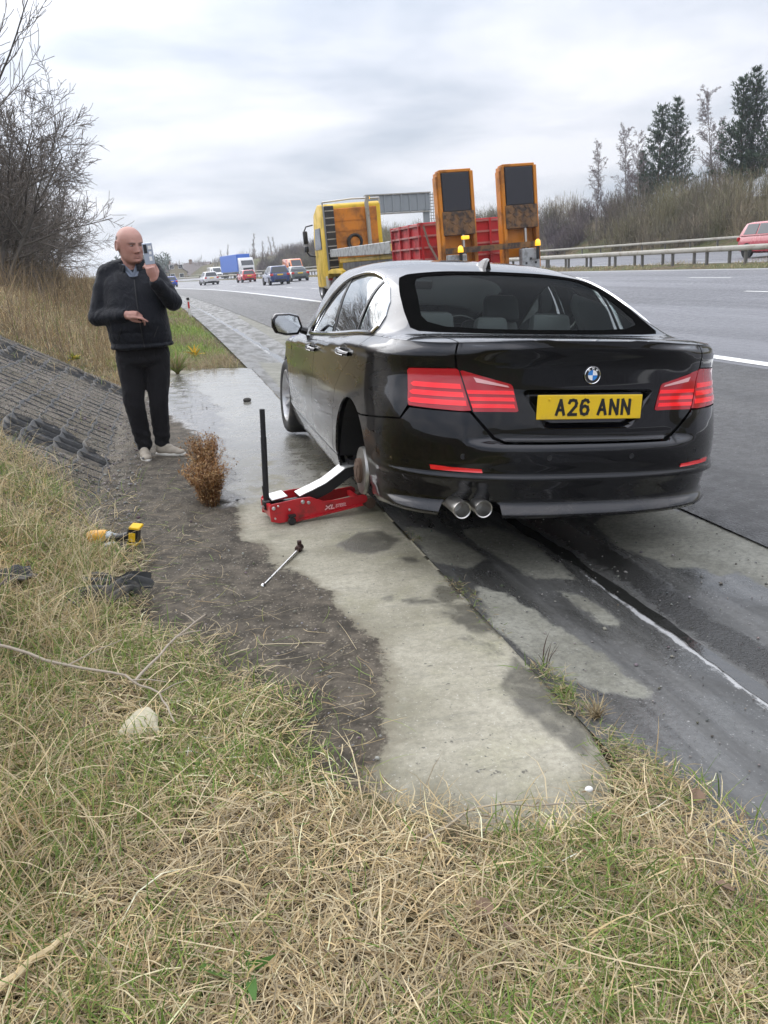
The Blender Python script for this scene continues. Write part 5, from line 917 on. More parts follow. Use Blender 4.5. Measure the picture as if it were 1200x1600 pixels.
def patch(name, fn, poly, mat, parent=None, holes=(), h=.03, off=0.0, fold=.012, su=1.0, sv=1.0, ctr=(0, 2.4, .55), kind=None):
    """A panel: polygon in the surface's own coordinates, filled, lifted by off and its edges folded inwards."""
    def dens(p):
        o = []; n = len(p)
        for i in range(n):
            a, b = np.array(p[i], float), np.array(p[(i+1) % n], float); m = max(1, int(math.ceil(math.hypot((b[0]-a[0])*su, (b[1]-a[1])*sv)/h)))
            o += [tuple(a+(b-a)*k/m) for k in range(m)]
        return o
    rings = [dens(poly)]+[dens(p) for p in holes]; pts = []; edges = []
    for rg in rings:
        o = len(pts); pts += [(p[0]*su, p[1]*sv) for p in rg]; edges += [(o+i, o+(i+1) % len(rg)) for i in range(len(rg))]
    A = np.array(pts); sp = [[(p[0]*su, p[1]*sv) for p in rg] for rg in rings]
    gx, gy = np.meshgrid(np.arange(A[:, 0].min(), A[:, 0].max(), h), np.arange(A[:, 1].min(), A[:, 1].max(), h), indexing='ij'); gx, gy = gx.ravel(), gy.ravel()
    keep = sdf(gx, gy, sp[0]) < -.5*h
    for q in sp[1:]: keep &= sdf(gx, gy, q) > .5*h
    pts += list(zip(gx[keep], gy[keep]))
    r = delaunay_2d_cdt([Vector((float(a), float(b))) for a, b in pts], edges, [], 0, 1e-7)
    V2 = np.array([tuple(v) for v in r[0]]); T = np.array([f for f in r[2] if len(f) == 3]); c = V2[T].mean(1); k = sdf(c[:, 0], c[:, 1], sp[0]) < 1e-6
    for q in sp[1:]: k &= sdf(c[:, 0], c[:, 1], q) > -1e-6
    T = T[k]; u, v = V2[:, 0]/su, V2[:, 1]/sv; P = fn(u, v); e = .003
    N = np.cross(fn(u+e, v)-fn(u-e, v), fn(u, v+e/sv)-fn(u, v-e/sv)); L = np.linalg.norm(N, axis=1, keepdims=True); N = N/np.maximum(L, 1e-12)
    sg = np.sign(np.sum(N*(P-np.array(ctr)), 1, keepdims=True)); sg[sg == 0] = 1; N *= sg; P = P+N*off
    fnrm = np.cross(P[T[:, 1]]-P[T[:, 0]], P[T[:, 2]]-P[T[:, 0]]); flip = np.sum(fnrm*N[T[:, 0]], 1) < 0; T[flip] = T[flip][:, ::-1]
    F = [tuple(t) for t in T]; VV = [tuple(p) for p in P]; NN = [tuple(n) for n in N]
    if fold > 0:
        cnt = {}
        for t in T:
            for i in range(3):
                a, b = int(t[i]), int(t[(i+1) % 3]); cnt.setdefault((min(a, b), max(a, b)), []).append((a, b))
        idx = {}
        def vx(i, dep):
            if (i, dep) not in idx:
                idx[(i, dep)] = len(VV); VV.append(tuple(P[i]-N[i]*dep)); NN.append((0, 0, 0))
            return idx[(i, dep)]
        for es in cnt.values():
            if len(es) == 1: a, b = es[0]; F.append((vx(a, 0.0), vx(a, fold), vx(b, fold), vx(b, 0.0)))
    me = bpy.data.meshes.new(name); me.from_pydata(VV, [], F); me.polygons.foreach_set('use_smooth', np.ones(len(F), bool))
    me.normals_split_custom_set_from_vertices(NN)
    o = link(name, me, mat, parent)
    if kind: o['kind'] = kind
    return o
# ---- materials of the car
def m_carpaint(name, base, dust):
    t = NT(name, .22, 0, .12); p = t.obj(); f = t.noise(p, 3.0, 6, .65); g = t.noise(t.mapv(p, (2, 1.2, 5)), 3, 6, .7, .8); z = t.n('ShaderNodeSeparateXYZ'); t.t.links.new(p, z.inputs[0])
    low_ = t.rng(z.outputs[2], .95, .3, 0, 1); side = t.rng(z.outputs[1], .30, .8, .03, 1.0); d = t.math('MULTIPLY', t.math('MULTIPLY', t.rng(g, .34, .70), t.math('ADD', t.math('MULTIPLY', low_, .7), .25)), side); d = t.math('MULTIPLY', d, dust)
    d = t.math('ADD', d, t.math('MULTIPLY', t.math('MULTIPLY', t.rng(z.outputs[2], .62, .30), t.rng(g, .40, .66)), .10)); t.set('Base Color', t.mix(d, base, (.16, .145, .125))); t.set('Metallic', t.mixf(d, .92, 0.0)); t.set('Roughness', t.mixf(d, .27, .6)); t.set('Coat Weight', t.mixf(d, 1.0, .35)); t.set('Coat IOR', 1.5); t.set('Coat Roughness', t.mixf(t.math('MULTIPLY', f, side), .02, .10)); return t.m
def m_glass(name, tint, k=1.35):
    t = NT(name); tr = t.n('ShaderNodeBsdfTransparent'); tr.inputs[0].default_value = (*tint, 1); gl = t.n('ShaderNodeBsdfGlossy'); gl.inputs['Roughness'].default_value = .02; gl.inputs[0].default_value = (.92, .95, .96, 1)
    fr = t.n('ShaderNodeFresnel'); fr.inputs[0].default_value = 1.55; ms = t.n('ShaderNodeMixShader'); t.t.links.new(t.math('MINIMUM', t.math('MULTIPLY', fr.outputs[0], k), 1.0), ms.inputs[0]); t.t.links.new(tr.outputs[0], ms.inputs[1]); t.t.links.new(gl.outputs[0], ms.inputs[2]); t.t.links.new(ms.outputs[0], t.out.inputs[0]); return t.m
M['paint_black'] = m_carpaint('black_car_paint', (.0045, .0048, .0075), .40); M['glass_dark'] = m_glass('tinted_glass', (.62, .68, .66), .11); M['glass'] = m_glass('window_glass', (.56, .60, .58), 1.8); M['chrome'] = simple('chrome', (.75, .75, .76), .12, 1.0, .05)
M['interior'] = simple('interior', (.03, .031, .032), .75, 0, .2, 20); M['alloy'] = simple('alloy', (.62, .62, .63), .35, .55, .1, 10, dirt=(.34, .31, .28)); M['mirror'] = simple('mirror_glass', (.85, .87, .88), .02, 1.0, .02)
M['lamp_red'] = m_lamp('red_lens', (.36, .004, .012), .06); M['lamp_bar'] = m_lamp('lit_light_bar', (.85, .006, .014), .24); M['lamp_pale'] = m_lamp('pale_lens', (.78, .42, .42), 0); M['reflector'] = m_lamp('red_reflector', (.62, .012, .015), .1)
M['ink'] = simple('black_letters', (.012, .012, .013), .4)
# ---- the car
car = empty('saloon_car', label='black saloon car jacked up on its left side with the left rear wheel removed', cat='car')
ry, rr_, rx = R(-.938), R(5.4), R(-.788)
Rz = Matrix(((math.cos(ry), -math.sin(ry), 0), (math.sin(ry), math.cos(ry), 0), (0, 0, 1))); Ry = Matrix(((math.cos(rr_), 0, math.sin(rr_)), (0, 1, 0), (-math.sin(rr_), 0, math.cos(rr_)))); Rx = Matrix(((1, 0, 0), (0, math.cos(rx), -math.sin(rx)), (0, math.sin(rx), math.cos(rx))))
car.matrix_world = Matrix.Translation((1.70, 3.237, 0)) @ (Rz @ Ry @ Rx).to_4x4()
BP = M['paint_black']
def mir(poly, s): return [(p[0]*s, p[1]) for p in poly] if s > 0 else [(-p[0], p[1]) for p in poly]
def arc(cy, cz, rad, d0, d1, n=18): return [(a_of_y(cy)+rad*math.cos(R(d0+(d1-d0)*k/n)), cz+rad*math.sin(R(d0+(d1-d0)*k/n))) for k in range(n+1)]
AR, AZ, FR, FZ = .425, .31, .385, .345
zt_ = lambda a: float(ztop(np.array(a)))-.001
def topline(a0, a1, n=24): return [(a0+(a1-a0)*k/n, zt_(a0+(a1-a0)*k/n)) for k in range(n+1)]
# inner dark structure so that the gaps between panels read as gaps
for s in (-1, 1):
    p = [(0, .40), (1.3, .40)]+arc(1.06, AZ, .445, 168, 8)+[(2.2, .24), (4.25, .24)]+arc(4.07, FZ, .41, 190, -10)+[(5.2, .28), (AMAX-.01, .28), (AMAX-.01, .70)]+topline(AMAX-.02, .01, 60)
    hole = [(.36, .70), (.0, .70)]
    patch('body_structure', low, mir(p, s), M['dark'], car, h=.09, off=-.045, fold=0)
    patch('sill', low, mir([(2.145, .175), (4.32, .175), (4.32, .326), (2.145, .326)], s), BP, car, h=.04)
    E_ = [(2.235, .335), (2.20, .50), (2.165, .64), (2.13, .74), (1.98, .845), (1.814, .915), (1.66, .985), (1.533, 1.045)]
    Eq = [(a-.006, z) for a, z in E_]
    q = [(.905, .799), (.945, .736), (1.037, .728), (1.43, .684)]+arc(1.06, AZ, AR, 118.3, 3.3)+[(2.136, .334), (2.228, .334)]+Eq+topline(1.527, .668)+[(.672, 1.03), (.668, .976), (.942, .967)]
    patch('rear_quarter_panel', low, mir(q, s), BP, car, h=.025)
    patch('rear_door', low, mir([(2.241, .333), (3.0, .333), (3.017, .5), (3.017, .8)]+topline(3.017, 1.535)+E_[::-1][:-1], s), BP, car, h=.028)
    patch('front_door', low, mir([(3.008, .333), (4.27, .333), (4.29, .5), (4.30, .8)]+topline(4.29, 3.024)+[(3.024, .8), (3.024, .5)], s), BP, car, h=.03)
    patch('front_wing', low, mir([(4.28, .333), (4.297, .5), (4.307, .8)]+topline(4.30, 5.2)+[(5.22, .2)]+arc(4.07, FZ, FR, -12, 180), s), BP, car, h=.03)
    patch('front_bumper', low, mir([(5.225, .2), (AMAX-.001, .2), (AMAX-.001, .60), (5.5, .60), (5.225, .64)], s), BP, car, h=.05)
    patch('headlight', low, mir([(5.225, .645), (5.75, .61), (5.75, .70), (5.225, .79)], s), M['glass'], car, h=.05)
    patch('front_panel', low, mir([(5.225, .80), (5.76, .705), (5.76, .61), (AMAX-.001, .61), (AMAX-.001, .715)]+topline(AMAX-.02, 5.205), s), M['trim'], car, h=.05)
    # lamps: outer on the quarter, inner on the boot lid; lit bars, pale strip along the top
    lo = patch('tail_light', low, mir([(.577, .792), (.62, .789), (.895, .796), (.905, .81), (.937, .950), (.925, .962), (.662, .972), (.648, .965)], s), M['lamp_red'], car, h=.018, off=.004, fold=.03)
    for z0 in (.822, .858, .894):
        tt = (z0-.79)/.18; patch('light_bar', low, mir([(.585+.075*tt, z0-.011), (.885, z0-.011), (.905, z0), (.885, z0+.011), (.590+.08*tt, z0+.011)], s), M['lamp_bar'], lo, h=.02, off=.0065, fold=.003)
    li = patch('tail_light', low, mir([(.352, .792), (.362, .787), (.566, .787), (.640, .962), (.630, .965), (.395, .910), (.384, .900)], s), M['lamp_red'], car, h=.018, off=.004, fold=.03)
    for z0 in (.812, .842, .872): tt = (z0-.79)/.18; patch('light_bar', low, mir([(.365+.02*tt, z0-.0085), (.563+.075*tt, z0-.0085), (.57+.075*tt, z0+.0085), (.372+.02*tt, z0+.0085)], s), M['lamp_bar'], li, h=.02, off=.0065, fold=.003)
    patch('reversing_lens', low, mir([(.40, .895), (.56, .915), (.575, .937), (.41, .903)], s), M['lamp_pale'], li, h=.02, off=.0065, fold=.003)
    patch('reflector', low, mir([(.51, .514), (.752, .519), (.757, .540), (.515, .533)], s), M['reflector'], car, h=.03, off=.004)
# bumper in one piece, with the notch for the twin pipes on the left
bh = [(.41, .646), (.468, .664), (.538, .737), (.583, .783), (.89, .786), (.940, .728), (1.037, .720), (1.43, .676)]+arc(1.06, AZ, AR, 120.6, 187)+[(1.262, .257), (1.0, .272), (.75, .285)]
bp = bh+[(-.40, .285), (-.415, .36), (-.44, .375), (-.68, .375), (-.70, .36), (-.715, .285)]+[(-a, z) for a, z in bh[::-1] if a > .72 or z > .4]
patch('rear_bumper', low, bp, BP, car, h=.022)
# boot lid: rear face, top, recess for the plate
lh = [(.405, .655), (.458, .674), (.528, .745), (.573, .79), (.655, .975), (.663, 1.03), (.657, zt_(.657))]
pk = [(.33, .876), (.318, .886)]; pkb = [(.335, .868), (.225, .722), (.20, .710)]
hole = [(-.318, .886), (.318, .886), (.335, .874), (.225, .722), (.20, .710), (-.20, .710), (-.225, .722), (-.335, .874)]
top = topline(.657, -.657, 40)[1:-1]
lid = patch('boot_lid', low, lh+top+[(-a, z) for a, z in lh[::-1]], BP, car, holes=[hole], h=.02)
def ring(name, mat, parent, po, pi, d0, d1, back=True):
    a = np.array([low(np.array(p[0]), np.array(p[1]))+np.array([0, d0, 0]) for p in po]); b = np.array([low(np.array(p[0]), np.array(p[1]))+np.array([0, d1, 0]) for p in pi]); n = len(po); m = MB()
    m.add(list(a)+list(b), [(i, (i+1) % n, n+(i+1) % n, n+i) for i in range(n)]+([tuple(range(n, 2*n))] if back else [])); return m.build(name, mat, parent)
cx_, cz_ = 0, .80; hin = [(p[0]*.90, cz_+(p[1]-cz_)*.80+(.006 if p[1] < cz_ else 0)) for p in hole]
ring('plate_recess', BP, lid, hole, hin, .0, .030)
deck_edge = [tuple(low(np.array(a), ztop(np.array(a)))[:2]) for a in np.linspace(-.657, .657, 40)]
def upxy(x, y): return up(y, w_of_x(y, x))
patch('boot_top', upxy, deck_edge+[(.625, .30), (.645, .50), (.64, .60), (.5, .572), (0, .558), (-.5, .572), (-.64, .60), (-.645, .5), (-.625, .30)], BP, lid, h=.028, fold=.004)
for s in (-1, 1):
    e = [tuple(low(np.array(a), ztop(np.array(a)))[:2]) for a in np.linspace(.664, a_of_y(.72), 22)]; e = [(x*s, y) for x, y in e]
    patch('rear_quarter_top', upxy, e+[(.705*s, .70), (.665*s, .64), (.652*s, .60), (.655*s, .50), (.635*s, .30)], BP, car, h=.022, fold=.004)
# greenhouse
def WZ(y, z): return float(w_of_z(np.array(y), np.array(z)))
def zb_(y): return float(np.interp(y, _by, _bz))
DL = [(3.06, None), (2.85, 1.085), (2.71, 1.16), (2.45, 1.277), (2.236, 1.350), (2.05, 1.385), (1.85, 1.402), (1.62, 1.400), (1.42, 1.372), (1.22, 1.315), (1.05, 1.24), (.945, 1.172), (.912, 1.12), (.935, 1.09), (1.0, None), (1.5, None), (2.0, None), (2.5, None)]
DLO = [(y, WZ(y, zb_(y)+.010 if z is None else z)) for y, z in DL]; DLOr = [(y, -w) for y, w in DLO]
RWx = [(0, .585), (.3, .59), (.55, .612), (.655, .645), (.685, .70), (.672, .88), (.650, 1.05), (.620, 1.2), (.585, 1.33), (.53, 1.375), (.3, 1.40), (0, 1.405)]
RWx = [(-x, y) for x, y in RWx[:0:-1]]+RWx
RW = [(y, float(w_of_x(np.array(y), np.array(x if x else 1e-6)))) for x, y in RWx]; RW = RW[:-1]
WS = [(3.70, -.45), (3.70, .45), (3.60, .60), (3.2, .60), (2.92, .58), (2.90, 0), (2.92, -.58), (3.2, -.60), (3.60, -.60)]
SH = [(.66, -.78), (.645, -.70), (.60, -.62), (.575, -.3), (.57, 0), (.575, .3), (.60, .62), (.645, .70), (.66, .78), (.74, 1.0), (3.78, 1.0), (3.78, -1.0), (.74, -1.0)]
kw = dict(su=1.0, sv=.95)
patch('roof', up, SH, BP, car, holes=[DLO, DLOr, RW, WS], h=.026, fold=.006, **kw)
patch('roof_lining', up, SH, M['interior'], car, holes=[DLO, DLOr, RW, WS], h=.06, off=-.03, fold=0, **kw)
patch('rear_window', up, RW, M['glass_dark'], car, h=.03, off=-.003, fold=.004, **kw)
rin = [(y, w) for y, w in [(.74+.0*k, 0) for k in range(0)]]
RI = [(0, .66), (.3, .665), (.50, .69), (.585, .74), (.60, .80), (.565, 1.0), (.535, 1.18), (.50, 1.27), (.45, 1.30), (.3, 1.315), (0, 1.32)]; RI = [(-x, y) for x, y in RI[:0:-1]]+RI
M['frit'] = simple('glass_border', (.004, .004, .004), .6, 0, .1, 20, spec=.0)
patch('window_border', up, RW, M['frit'], car, holes=[[(y, float(w_of_x(np.array(y), np.array(x if x else 1e-6)))) for x, y in RI][:-1]], h=.03, off=-.001, fold=.002, **kw)
patch('windscreen', up, WS, M['glass'], car, h=.06, off=-.003, fold=.004, **kw)
patch('bonnet', up, [(3.80, -.97), (3.80, .97), (4.84, .96), (4.84, -.96)], BP, car, h=.06, fold=.01, **kw)
def seg_win(y0b, y0t, y1b, y1t):
    """Part of the side window between two slanted cuts (low y first), clipped from the outline."""
    zlo, zhi = 1.0, 1.39
    def yc(b, t_, z): return b+(t_-b)*(z-zlo)/(zhi-zlo)
    pts = []
    fine = []
    n = len(DL)
    for i in range(n):
        (ya, wa), (yb, wb) = DLO[i], DLO[(i+1) % n]
        for k in range(8): fine.append((ya+(yb-ya)*k/8, wa+(wb-wa)*k/8))
    out = []
    def zz_(p): return float(up(np.array(p[0]), np.array(p[1]))[2])
    ok = [(p[0] >= yc(y0b, y0t, zz_(p))) and (p[0] <= yc(y1b, y1t, zz_(p))) for p in fine]
    return [p for p, k in zip(fine, ok) if k]
for s in (-1, 1):
    fw = seg_win(2.06, 2.155, 9, 9); rw = seg_win(1.315, 1.415, 2.0, 2.095); qw = seg_win(-9, -9, 1.285, 1.385); S = (lambda P: P) if s < 0 else (lambda P: [(y, -w) for y, w in P])
    patch('window', up, S(fw), M['glass'], car, h=.04, off=-.006, fold=.003, **kw)
    patch('window', up, S(rw), M['glass'], car, h=.04, off=-.006, fold=.003, **kw)
    patch('window', up, S(qw), M['glass'], car, h=.04, off=-.006, fold=.003, **kw)
    for (b, t_, b2, t2) in ((2.0, 2.095, 2.06, 2.155), (1.285, 1.385, 1.315, 1.415)):
        zb0 = zb_(b)+.012; zt0 = 1.392 if b > 1.5 else 1.366
        f = lambda bb, tt, z: bb+(tt-bb)*(z-1.0)/.39
        P = [(f(b, t_, zb0+(zt0-zb0)*k/6), zb0+(zt0-zb0)*k/6) for k in range(7)]+[(f(b2, t2, zb0+(zt0-zb0)*k/6), zb0+(zt0-zb0)*k/6) for k in range(6, -1, -1)]
        patch('window_pillar', up, S([(y, WZ(y, z)) for y, z in P]), M['trim'], car, h=.03, off=-.003, fold=.004, **kw)
    # bright strip round the side windows
    ring_ = [up(np.array(y), np.array(w*(1 if s < 0 else -1))) for y, w in DLO]
    pts = []
    for i in range(len(ring_)):
        a, b = DLO[i], DLO[(i+1) % len(DLO)]
        for k in range(5): y, w = a[0]+(b[0]-a[0])*k/5, (a[1]+(b[1]-a[1])*k/5)*(1 if s < 0 else -1); p = up(np.array(y), np.array(w)); pts.append(tuple(p+np.array([.004*(-1 if s < 0 else 1), 0, .002])))
    MB().tube(pts+pts[:2], .0105, 6, cap=False).build('window_strip', M['chrome'], car, smooth=True)
    # door handles in their cups
    for dn, y, z in (('front', 2.40, .912), ('rear', 1.25, .968)):
        a = a_of_y(y)*s; hb = MB(); hp = []
        for k in range(9):
            q = -.11+.22*k/8; b = low(np.array(a+q*s), np.array(z+.008*(q/.11))); o_ = .006+.030*math.sin(math.pi*k/8)**.6; hp.append((b[0]+s*o_, b[1], b[2]))
        hb.tube(hp, [.012, .013, .015, .016, .016, .016, .015, .013, .011], 8).build('door_handle', M['paint_black'], car, smooth=True)
        patch('handle_cup', low, [(a+s*.085*math.cos(k*.5236), z+.004+.034*math.sin(k*.5236)) for k in range(12)], M['trim'], car, h=.02, off=.0015, fold=.002)
        MB().tube([(x_+s*.008, y_, z_-.010) for x_, y_, z_ in hp[1:-1]], .006, 6).build('handle_strip', M['chrome'], car, smooth=True)
    # mirrors
    mm = MB(); prof = [(-.0, -.02), (.03, -.075), (.12, -.085), (.20, -.07), (.225, -.02), (.225, .035), (.20, .068), (.10, .075), (.03, .06)]
    mx_ = -.895; V = []
    for yy, sc in ((3.08, 1.0), (3.11, 1.08), (3.17, .98), (3.23, .72), (3.265, .3)):
        V.append([(s*(.895+.11+(px-.11)*sc), yy, 1.045+pz*sc) for px, pz in prof])
    n = len(prof); VV = [p for l in V for p in l]; FF = [(i*n+k, i*n+(k+1) % n, (i+1)*n+(k+1) % n, (i+1)*n+k) for i in range(4) for k in range(n)]+[tuple(range(n)), tuple(range(4*n, 5*n))]
    mo = mm.add(VV, FF).build('door_mirror', BP, car, bevel=.006, smooth=True)
    MB().prism([(s*(.895+.11+(px-.11)*.86), 1.045+pz*.84) for px, pz in prof], 'y', 3.068, 3.079).build('mirror_glass', M['mirror'], mo)
    MB().tube([(s*.845, 3.16, .985), (s*.90, 3.16, 1.0), (s*.95, 3.16, 1.02)], [.03, .026, .02], 8).build('mirror_arm', M['trim'], mo, smooth=True)
    # wheel arch linings
    for cy, cz, rad in ((1.06, AZ, .435), (4.07, FZ, .395)):
        l = MB(); n = 20; V = []
        for xx in (.885, .50): V += [(s*xx, cy+rad*math.cos(R(2+176*k/n)), cz+rad*math.sin(R(2+176*k/n))) for k in range(n+1)]
        l.add(V, [(k, k+1, n+2+k, n+1+k) for k in range(n)]+[tuple(range(n+1, 2*n+2))]).build('wheel_arch', M['dark'], car)
# underbody and cabin
MB().bx(-.74, .74, .45, 4.7, .27, .33).build('underbody', M['dark'], car)
MB().bx(-.80, .80, 1.50, 3.66, .27, .40).build('cabin_floor', M['interior'], car)
MB().bx(-.78, .78, .70, 1.36, 1.02, 1.045).build('parcel_shelf', M['interior'], car)
MB().box((0, 1.42, .76), (1.36, .16, .62), Matrix.Rotation(R(-16), 3, 'X')).build('rear_seat', M['interior'], car, bevel=.05, smooth=True)
M['leather'] = simple('seat_leather', (.085, .088, .09), .45, 0, .15, 20)
for x, y, z in ((-.37, 1.36, 1.115), (.37, 1.36, 1.115), (0, 1.38, 1.09)): MB().box((x, y, z), (.27 if x else .22, .10, .15), Matrix.Rotation(R(-8), 3, 'X'), .9).build('headrest', M['leather'], car, bevel=.035, seg=2, smooth=True)
for x in (-.38, .38):
    st_ = MB().box((x, 2.32, .80), (.50, .14, .66), Matrix.Rotation(R(-18), 3, 'X'), .85).build('front_seat', M['leather'], car, bevel=.05, seg=2, smooth=True)
    MB().box((x, 2.20, 1.20), (.27, .11, .19), Matrix.Rotation(R(-10), 3, 'X'), .9).build('headrest', M['leather'], st_, bevel=.04, seg=2, smooth=True)
MB().box((0, 3.42, .86), (1.5, .5, .22)).build('dashboard', M['interior'], car, bevel=.05)
MB().box((0, 3.02, 1.36), (.24, .03, .07)).build('rear_view_mirror', M['trim'], car, bevel=.012)
sw = [(.38+.18*math.cos(2*math.pi*k/20), 3.02+.05*math.sin(2*math.pi*k/20), .95+.17*math.sin(2*math.pi*k/20)) for k in range(21)]
MB().tube(sw, .014, 6, cap=False).build('steering_wheel', M['trim'], car, smooth=True)
# wheels (the left rear one is off)
def wheel(parent, x, y, z, s, rad=.335, w=.235, spokes=10, name='wheel', steer=0.0):
    h = empty(name, (x, y, z), steer); h.parent = parent
    hw = w/2; MB().lathe([(-hw*.9, rad*.70), (-hw, rad*.78), (-hw, rad*.90), (-hw*.86, rad*.965), (-hw*.62, rad), (hw*.62, rad), (hw*.86, rad*.965), (hw, rad*.90), (hw, rad*.78), (hw*.9, rad*.70)], 40).build('tyre', M['rubber'], h, smooth=True)
    for g_ in (-.35, 0, .35): pass
    rm = MB().lathe([(s*hw*.9, rad*.70), (s*hw*.93, rad*.66), (s*hw*.55, rad*.63), (-s*hw*.8, rad*.62), (-s*hw*.9, rad*.70)], 36).lathe([(s*hw*.55, .0001), (s*hw*.58, rad*.10), (s*hw*.45, rad*.19), (s*.0, rad*.2)], 20)
    for k in range(spokes):
        q = 2*math.pi*k/spokes+(.12 if k % 2 else -.12); c, d = math.cos(q), math.sin(q); P = []
        for rr, wd, xo in ((.13, .055, .45), (.64, .035, .74)):
            for sg, xx in ((-1, xo), (1, xo), (1, xo-.28), (-1, xo-.28)): a, b = rr*rad, sg*wd*rad; P.append((s*hw*xx, a*c-b*d, a*d+b*c))
        rm.add(P, [(0, 1, 5, 4), (1, 2, 6, 5), (2, 3, 7, 6), (3, 0, 4, 7), (0, 3, 2, 1), (4, 5, 6, 7)])
    rm.build('rim', M['alloy'], h, smooth=True); MB().lathe([(s*hw*.1, .0001), (s*hw*.1, rad*.5), (-s*hw*.05, rad*.5), (-s*hw*.05, .0001)], 28).build('brake_disc', M['rust'], h); return h
wheel(car, -.80, 4.07, .372, -1, steer=R(2)); wheel(car, .80, 4.07, .345, 1); wheel(car, .80, 1.09, .420, 1)
# bare hub, disc and suspension of the missing wheel
dc = (-.825, 1.09, .318)
bd = MB().lathe([(-.022, .072), (-.018, .132), (.0, .137), (.008, .132), (.008, .06)], 40, 'x', dc).build('brake_disc', M['steel'], car, smooth=True)
hb = MB().lathe([(-.050, .0001), (-.050, .030), (-.046, .032), (-.044, .064), (-.040, .070), (-.018, .072)], 28, 'x', dc)
for k in range(5): q = k*1.2566; hb.lathe([(-.048, .0001), (-.048, .007), (-.04, .007)], 8, 'x', (dc[0], dc[1]+.056*math.cos(q), dc[2]+.056*math.sin(q)))
hb.build('hub', M['rust'], bd, smooth=True)
MB().box((dc[0]+.045, dc[1]+.12, dc[2]+.01), (.10, .08, .17)).build('brake_caliper', M['dark'], bd, bevel=.012)
MB().tube([(-.72, 1.10, .27), (-.30, 1.15, .27)], .035, 8).tube([(-.70, 1.05, .40), (-.45, 1.2, .75)], .03, 8).tube([(-.7, 1.18, .25), (-.2, 1.5, .24)], .03, 8).build('suspension', M['dark'], car)
MB().tube([(-.55+.065*math.cos(k*.5), 1.22+.065*math.sin(k*.5), .30+.0042*k) for k in range(76)], .009, 6).build('coil_spring', M['dark'], car, smooth=True)
# exhausts, fin, badge, sensors, plate
for x in (-.602, -.500): MB().lathe([(.35, .036), (.06, .037), (.012, .0410), (.008, .0396), (.012, .0352), (.12, .036), (.12, .0001)], 28, 'y', (x, .018, .358)).build('exhaust_pipe', M['steel'], car, smooth=True)
fin = MB(); V = []
for yy, w, h_ in ((1.47, .012, .060), (1.50, .020, .066), (1.56, .024, .055), (1.62, .021, .030), (1.665, .006, .004)):
    zr_ = float(zc(np.array(yy)))-.006; V += [(-w*1.5, yy, zr_), (-w*.5, yy, zr_+h_*.8), (0, yy-.012 if h_ > .05 else yy, zr_+h_), (w*.5, yy, zr_+h_*.8), (w*1.5, yy, zr_)]
fin.add(V, [(i*5+k, i*5+k+1, (i+1)*5+k+1, (i+1)*5+k) for i in range(4) for k in range(4)]+[(0, 1, 2, 3, 4), (20, 24, 23, 22, 21)]).build('roof_fin', BP, car, bevel=.002)
def on_rear(a, z, off=0.0): p = low(np.array(float(a)), np.array(float(z))); return Vector((float(p[0]), float(p[1])-off, float(p[2])))
for a in (-.60, -.205, .205, .60): p = on_rear(a, .588); MB().lathe([(-.001, .0001), (-.002, .012), (.004, .0135)], 16, 'y', tuple(p)).build('parking_sensor', M['trim'], car, smooth=True)
# stroke letters, used for plate, badge and other lettering
GL = {'A': [[(0, 0), (.5, 1), (1, 0)], [(.2, .32), (.8, .32)]], '2': [[(.02, .80), (.15, .96), (.5, 1), (.85, .96), (.98, .78), (.9, .58), (.02, .0), (1, 0)]], '6': [[(.95, .85), (.8, .97), (.5, 1), (.18, .92), (.02, .6), (.02, .3), (.15, .06), (.5, 0), (.85, .06), (.98, .3), (.85, .52), (.5, .58), (.18, .52), (.03, .36)]], 'N': [[(.02, 0), (.02, 1), (.98, 0), (.98, 1)]],
      'B': [[(0, 0), (0, 1), (.7, 1), (.9, .76), (.7, .53), (0, .53)], [(.7, .53), (1, .27), (.7, 0), (0, 0)]], 'M': [[(0, 0), (0, 1), (.5, .35), (1, 1), (1, 0)]], 'W': [[(0, 1), (.25, 0), (.5, .7), (.75, 0), (1, 1)]], 'X': [[(0, 0), (1, 1)], [(0, 1), (1, 0)]], 'L': [[(0, 1), (0, 0), (.9, 0)]], 'S': [[(1, .85), (.75, 1), (.25, 1), (0, .78), (.25, .54), (.75, .48), (1, .24), (.75, 0), (.25, 0), (0, .15)]], 'T': [[(0, 1), (1, 1)], [(.5, 1), (.5, 0)]], 'E': [[(1, 1), (0, 1), (0, 0), (1, 0)], [(0, .52), (.85, .52)]]}
def letter(m, ch, x, z, w, h, st, y0, y1, slant=0.0):
    """One stroke-built character in the xz plane between depths y0 and y1."""
    for ln in GL[ch]:
        for i in range(len(ln)-1):
            a = Vector((x+ln[i][0]*w+slant*ln[i][1]*h, z+ln[i][1]*h)); b = Vector((x+ln[i+1][0]*w+slant*ln[i+1][1]*h, z+ln[i+1][1]*h)); d = (b-a).normalized()*st*.38; n = Vector((-d.y, d.x)).normalized()*st/2; a -= d; b += d
            dep = y0-.00012*i; m.add([(a.x+n.x, dep, a.y+n.y), (a.x-n.x, dep, a.y-n.y), (b.x-n.x, dep, b.y-n.y), (b.x+n.x, dep, b.y+n.y), (a.x+n.x, y1, a.y+n.y), (a.x-n.x, y1, a.y-n.y), (b.x-n.x, y1, b.y-n.y), (b.x+n.x, y1, b.y+n.y)], [(0, 1, 2, 3), (7, 6, 5, 4), (0, 4, 5, 1), (1, 5, 6, 2), (2, 6, 7, 3), (3, 7, 4, 0)])
py = float(low(np.array(0.0), np.array(.81))[1])-.004
plate = MB().box((0, py+.004, .809), (.520, .008, .111)).build('number_plate', M['plate_y'], car, bevel=.003)
m = MB(); xs = -.172
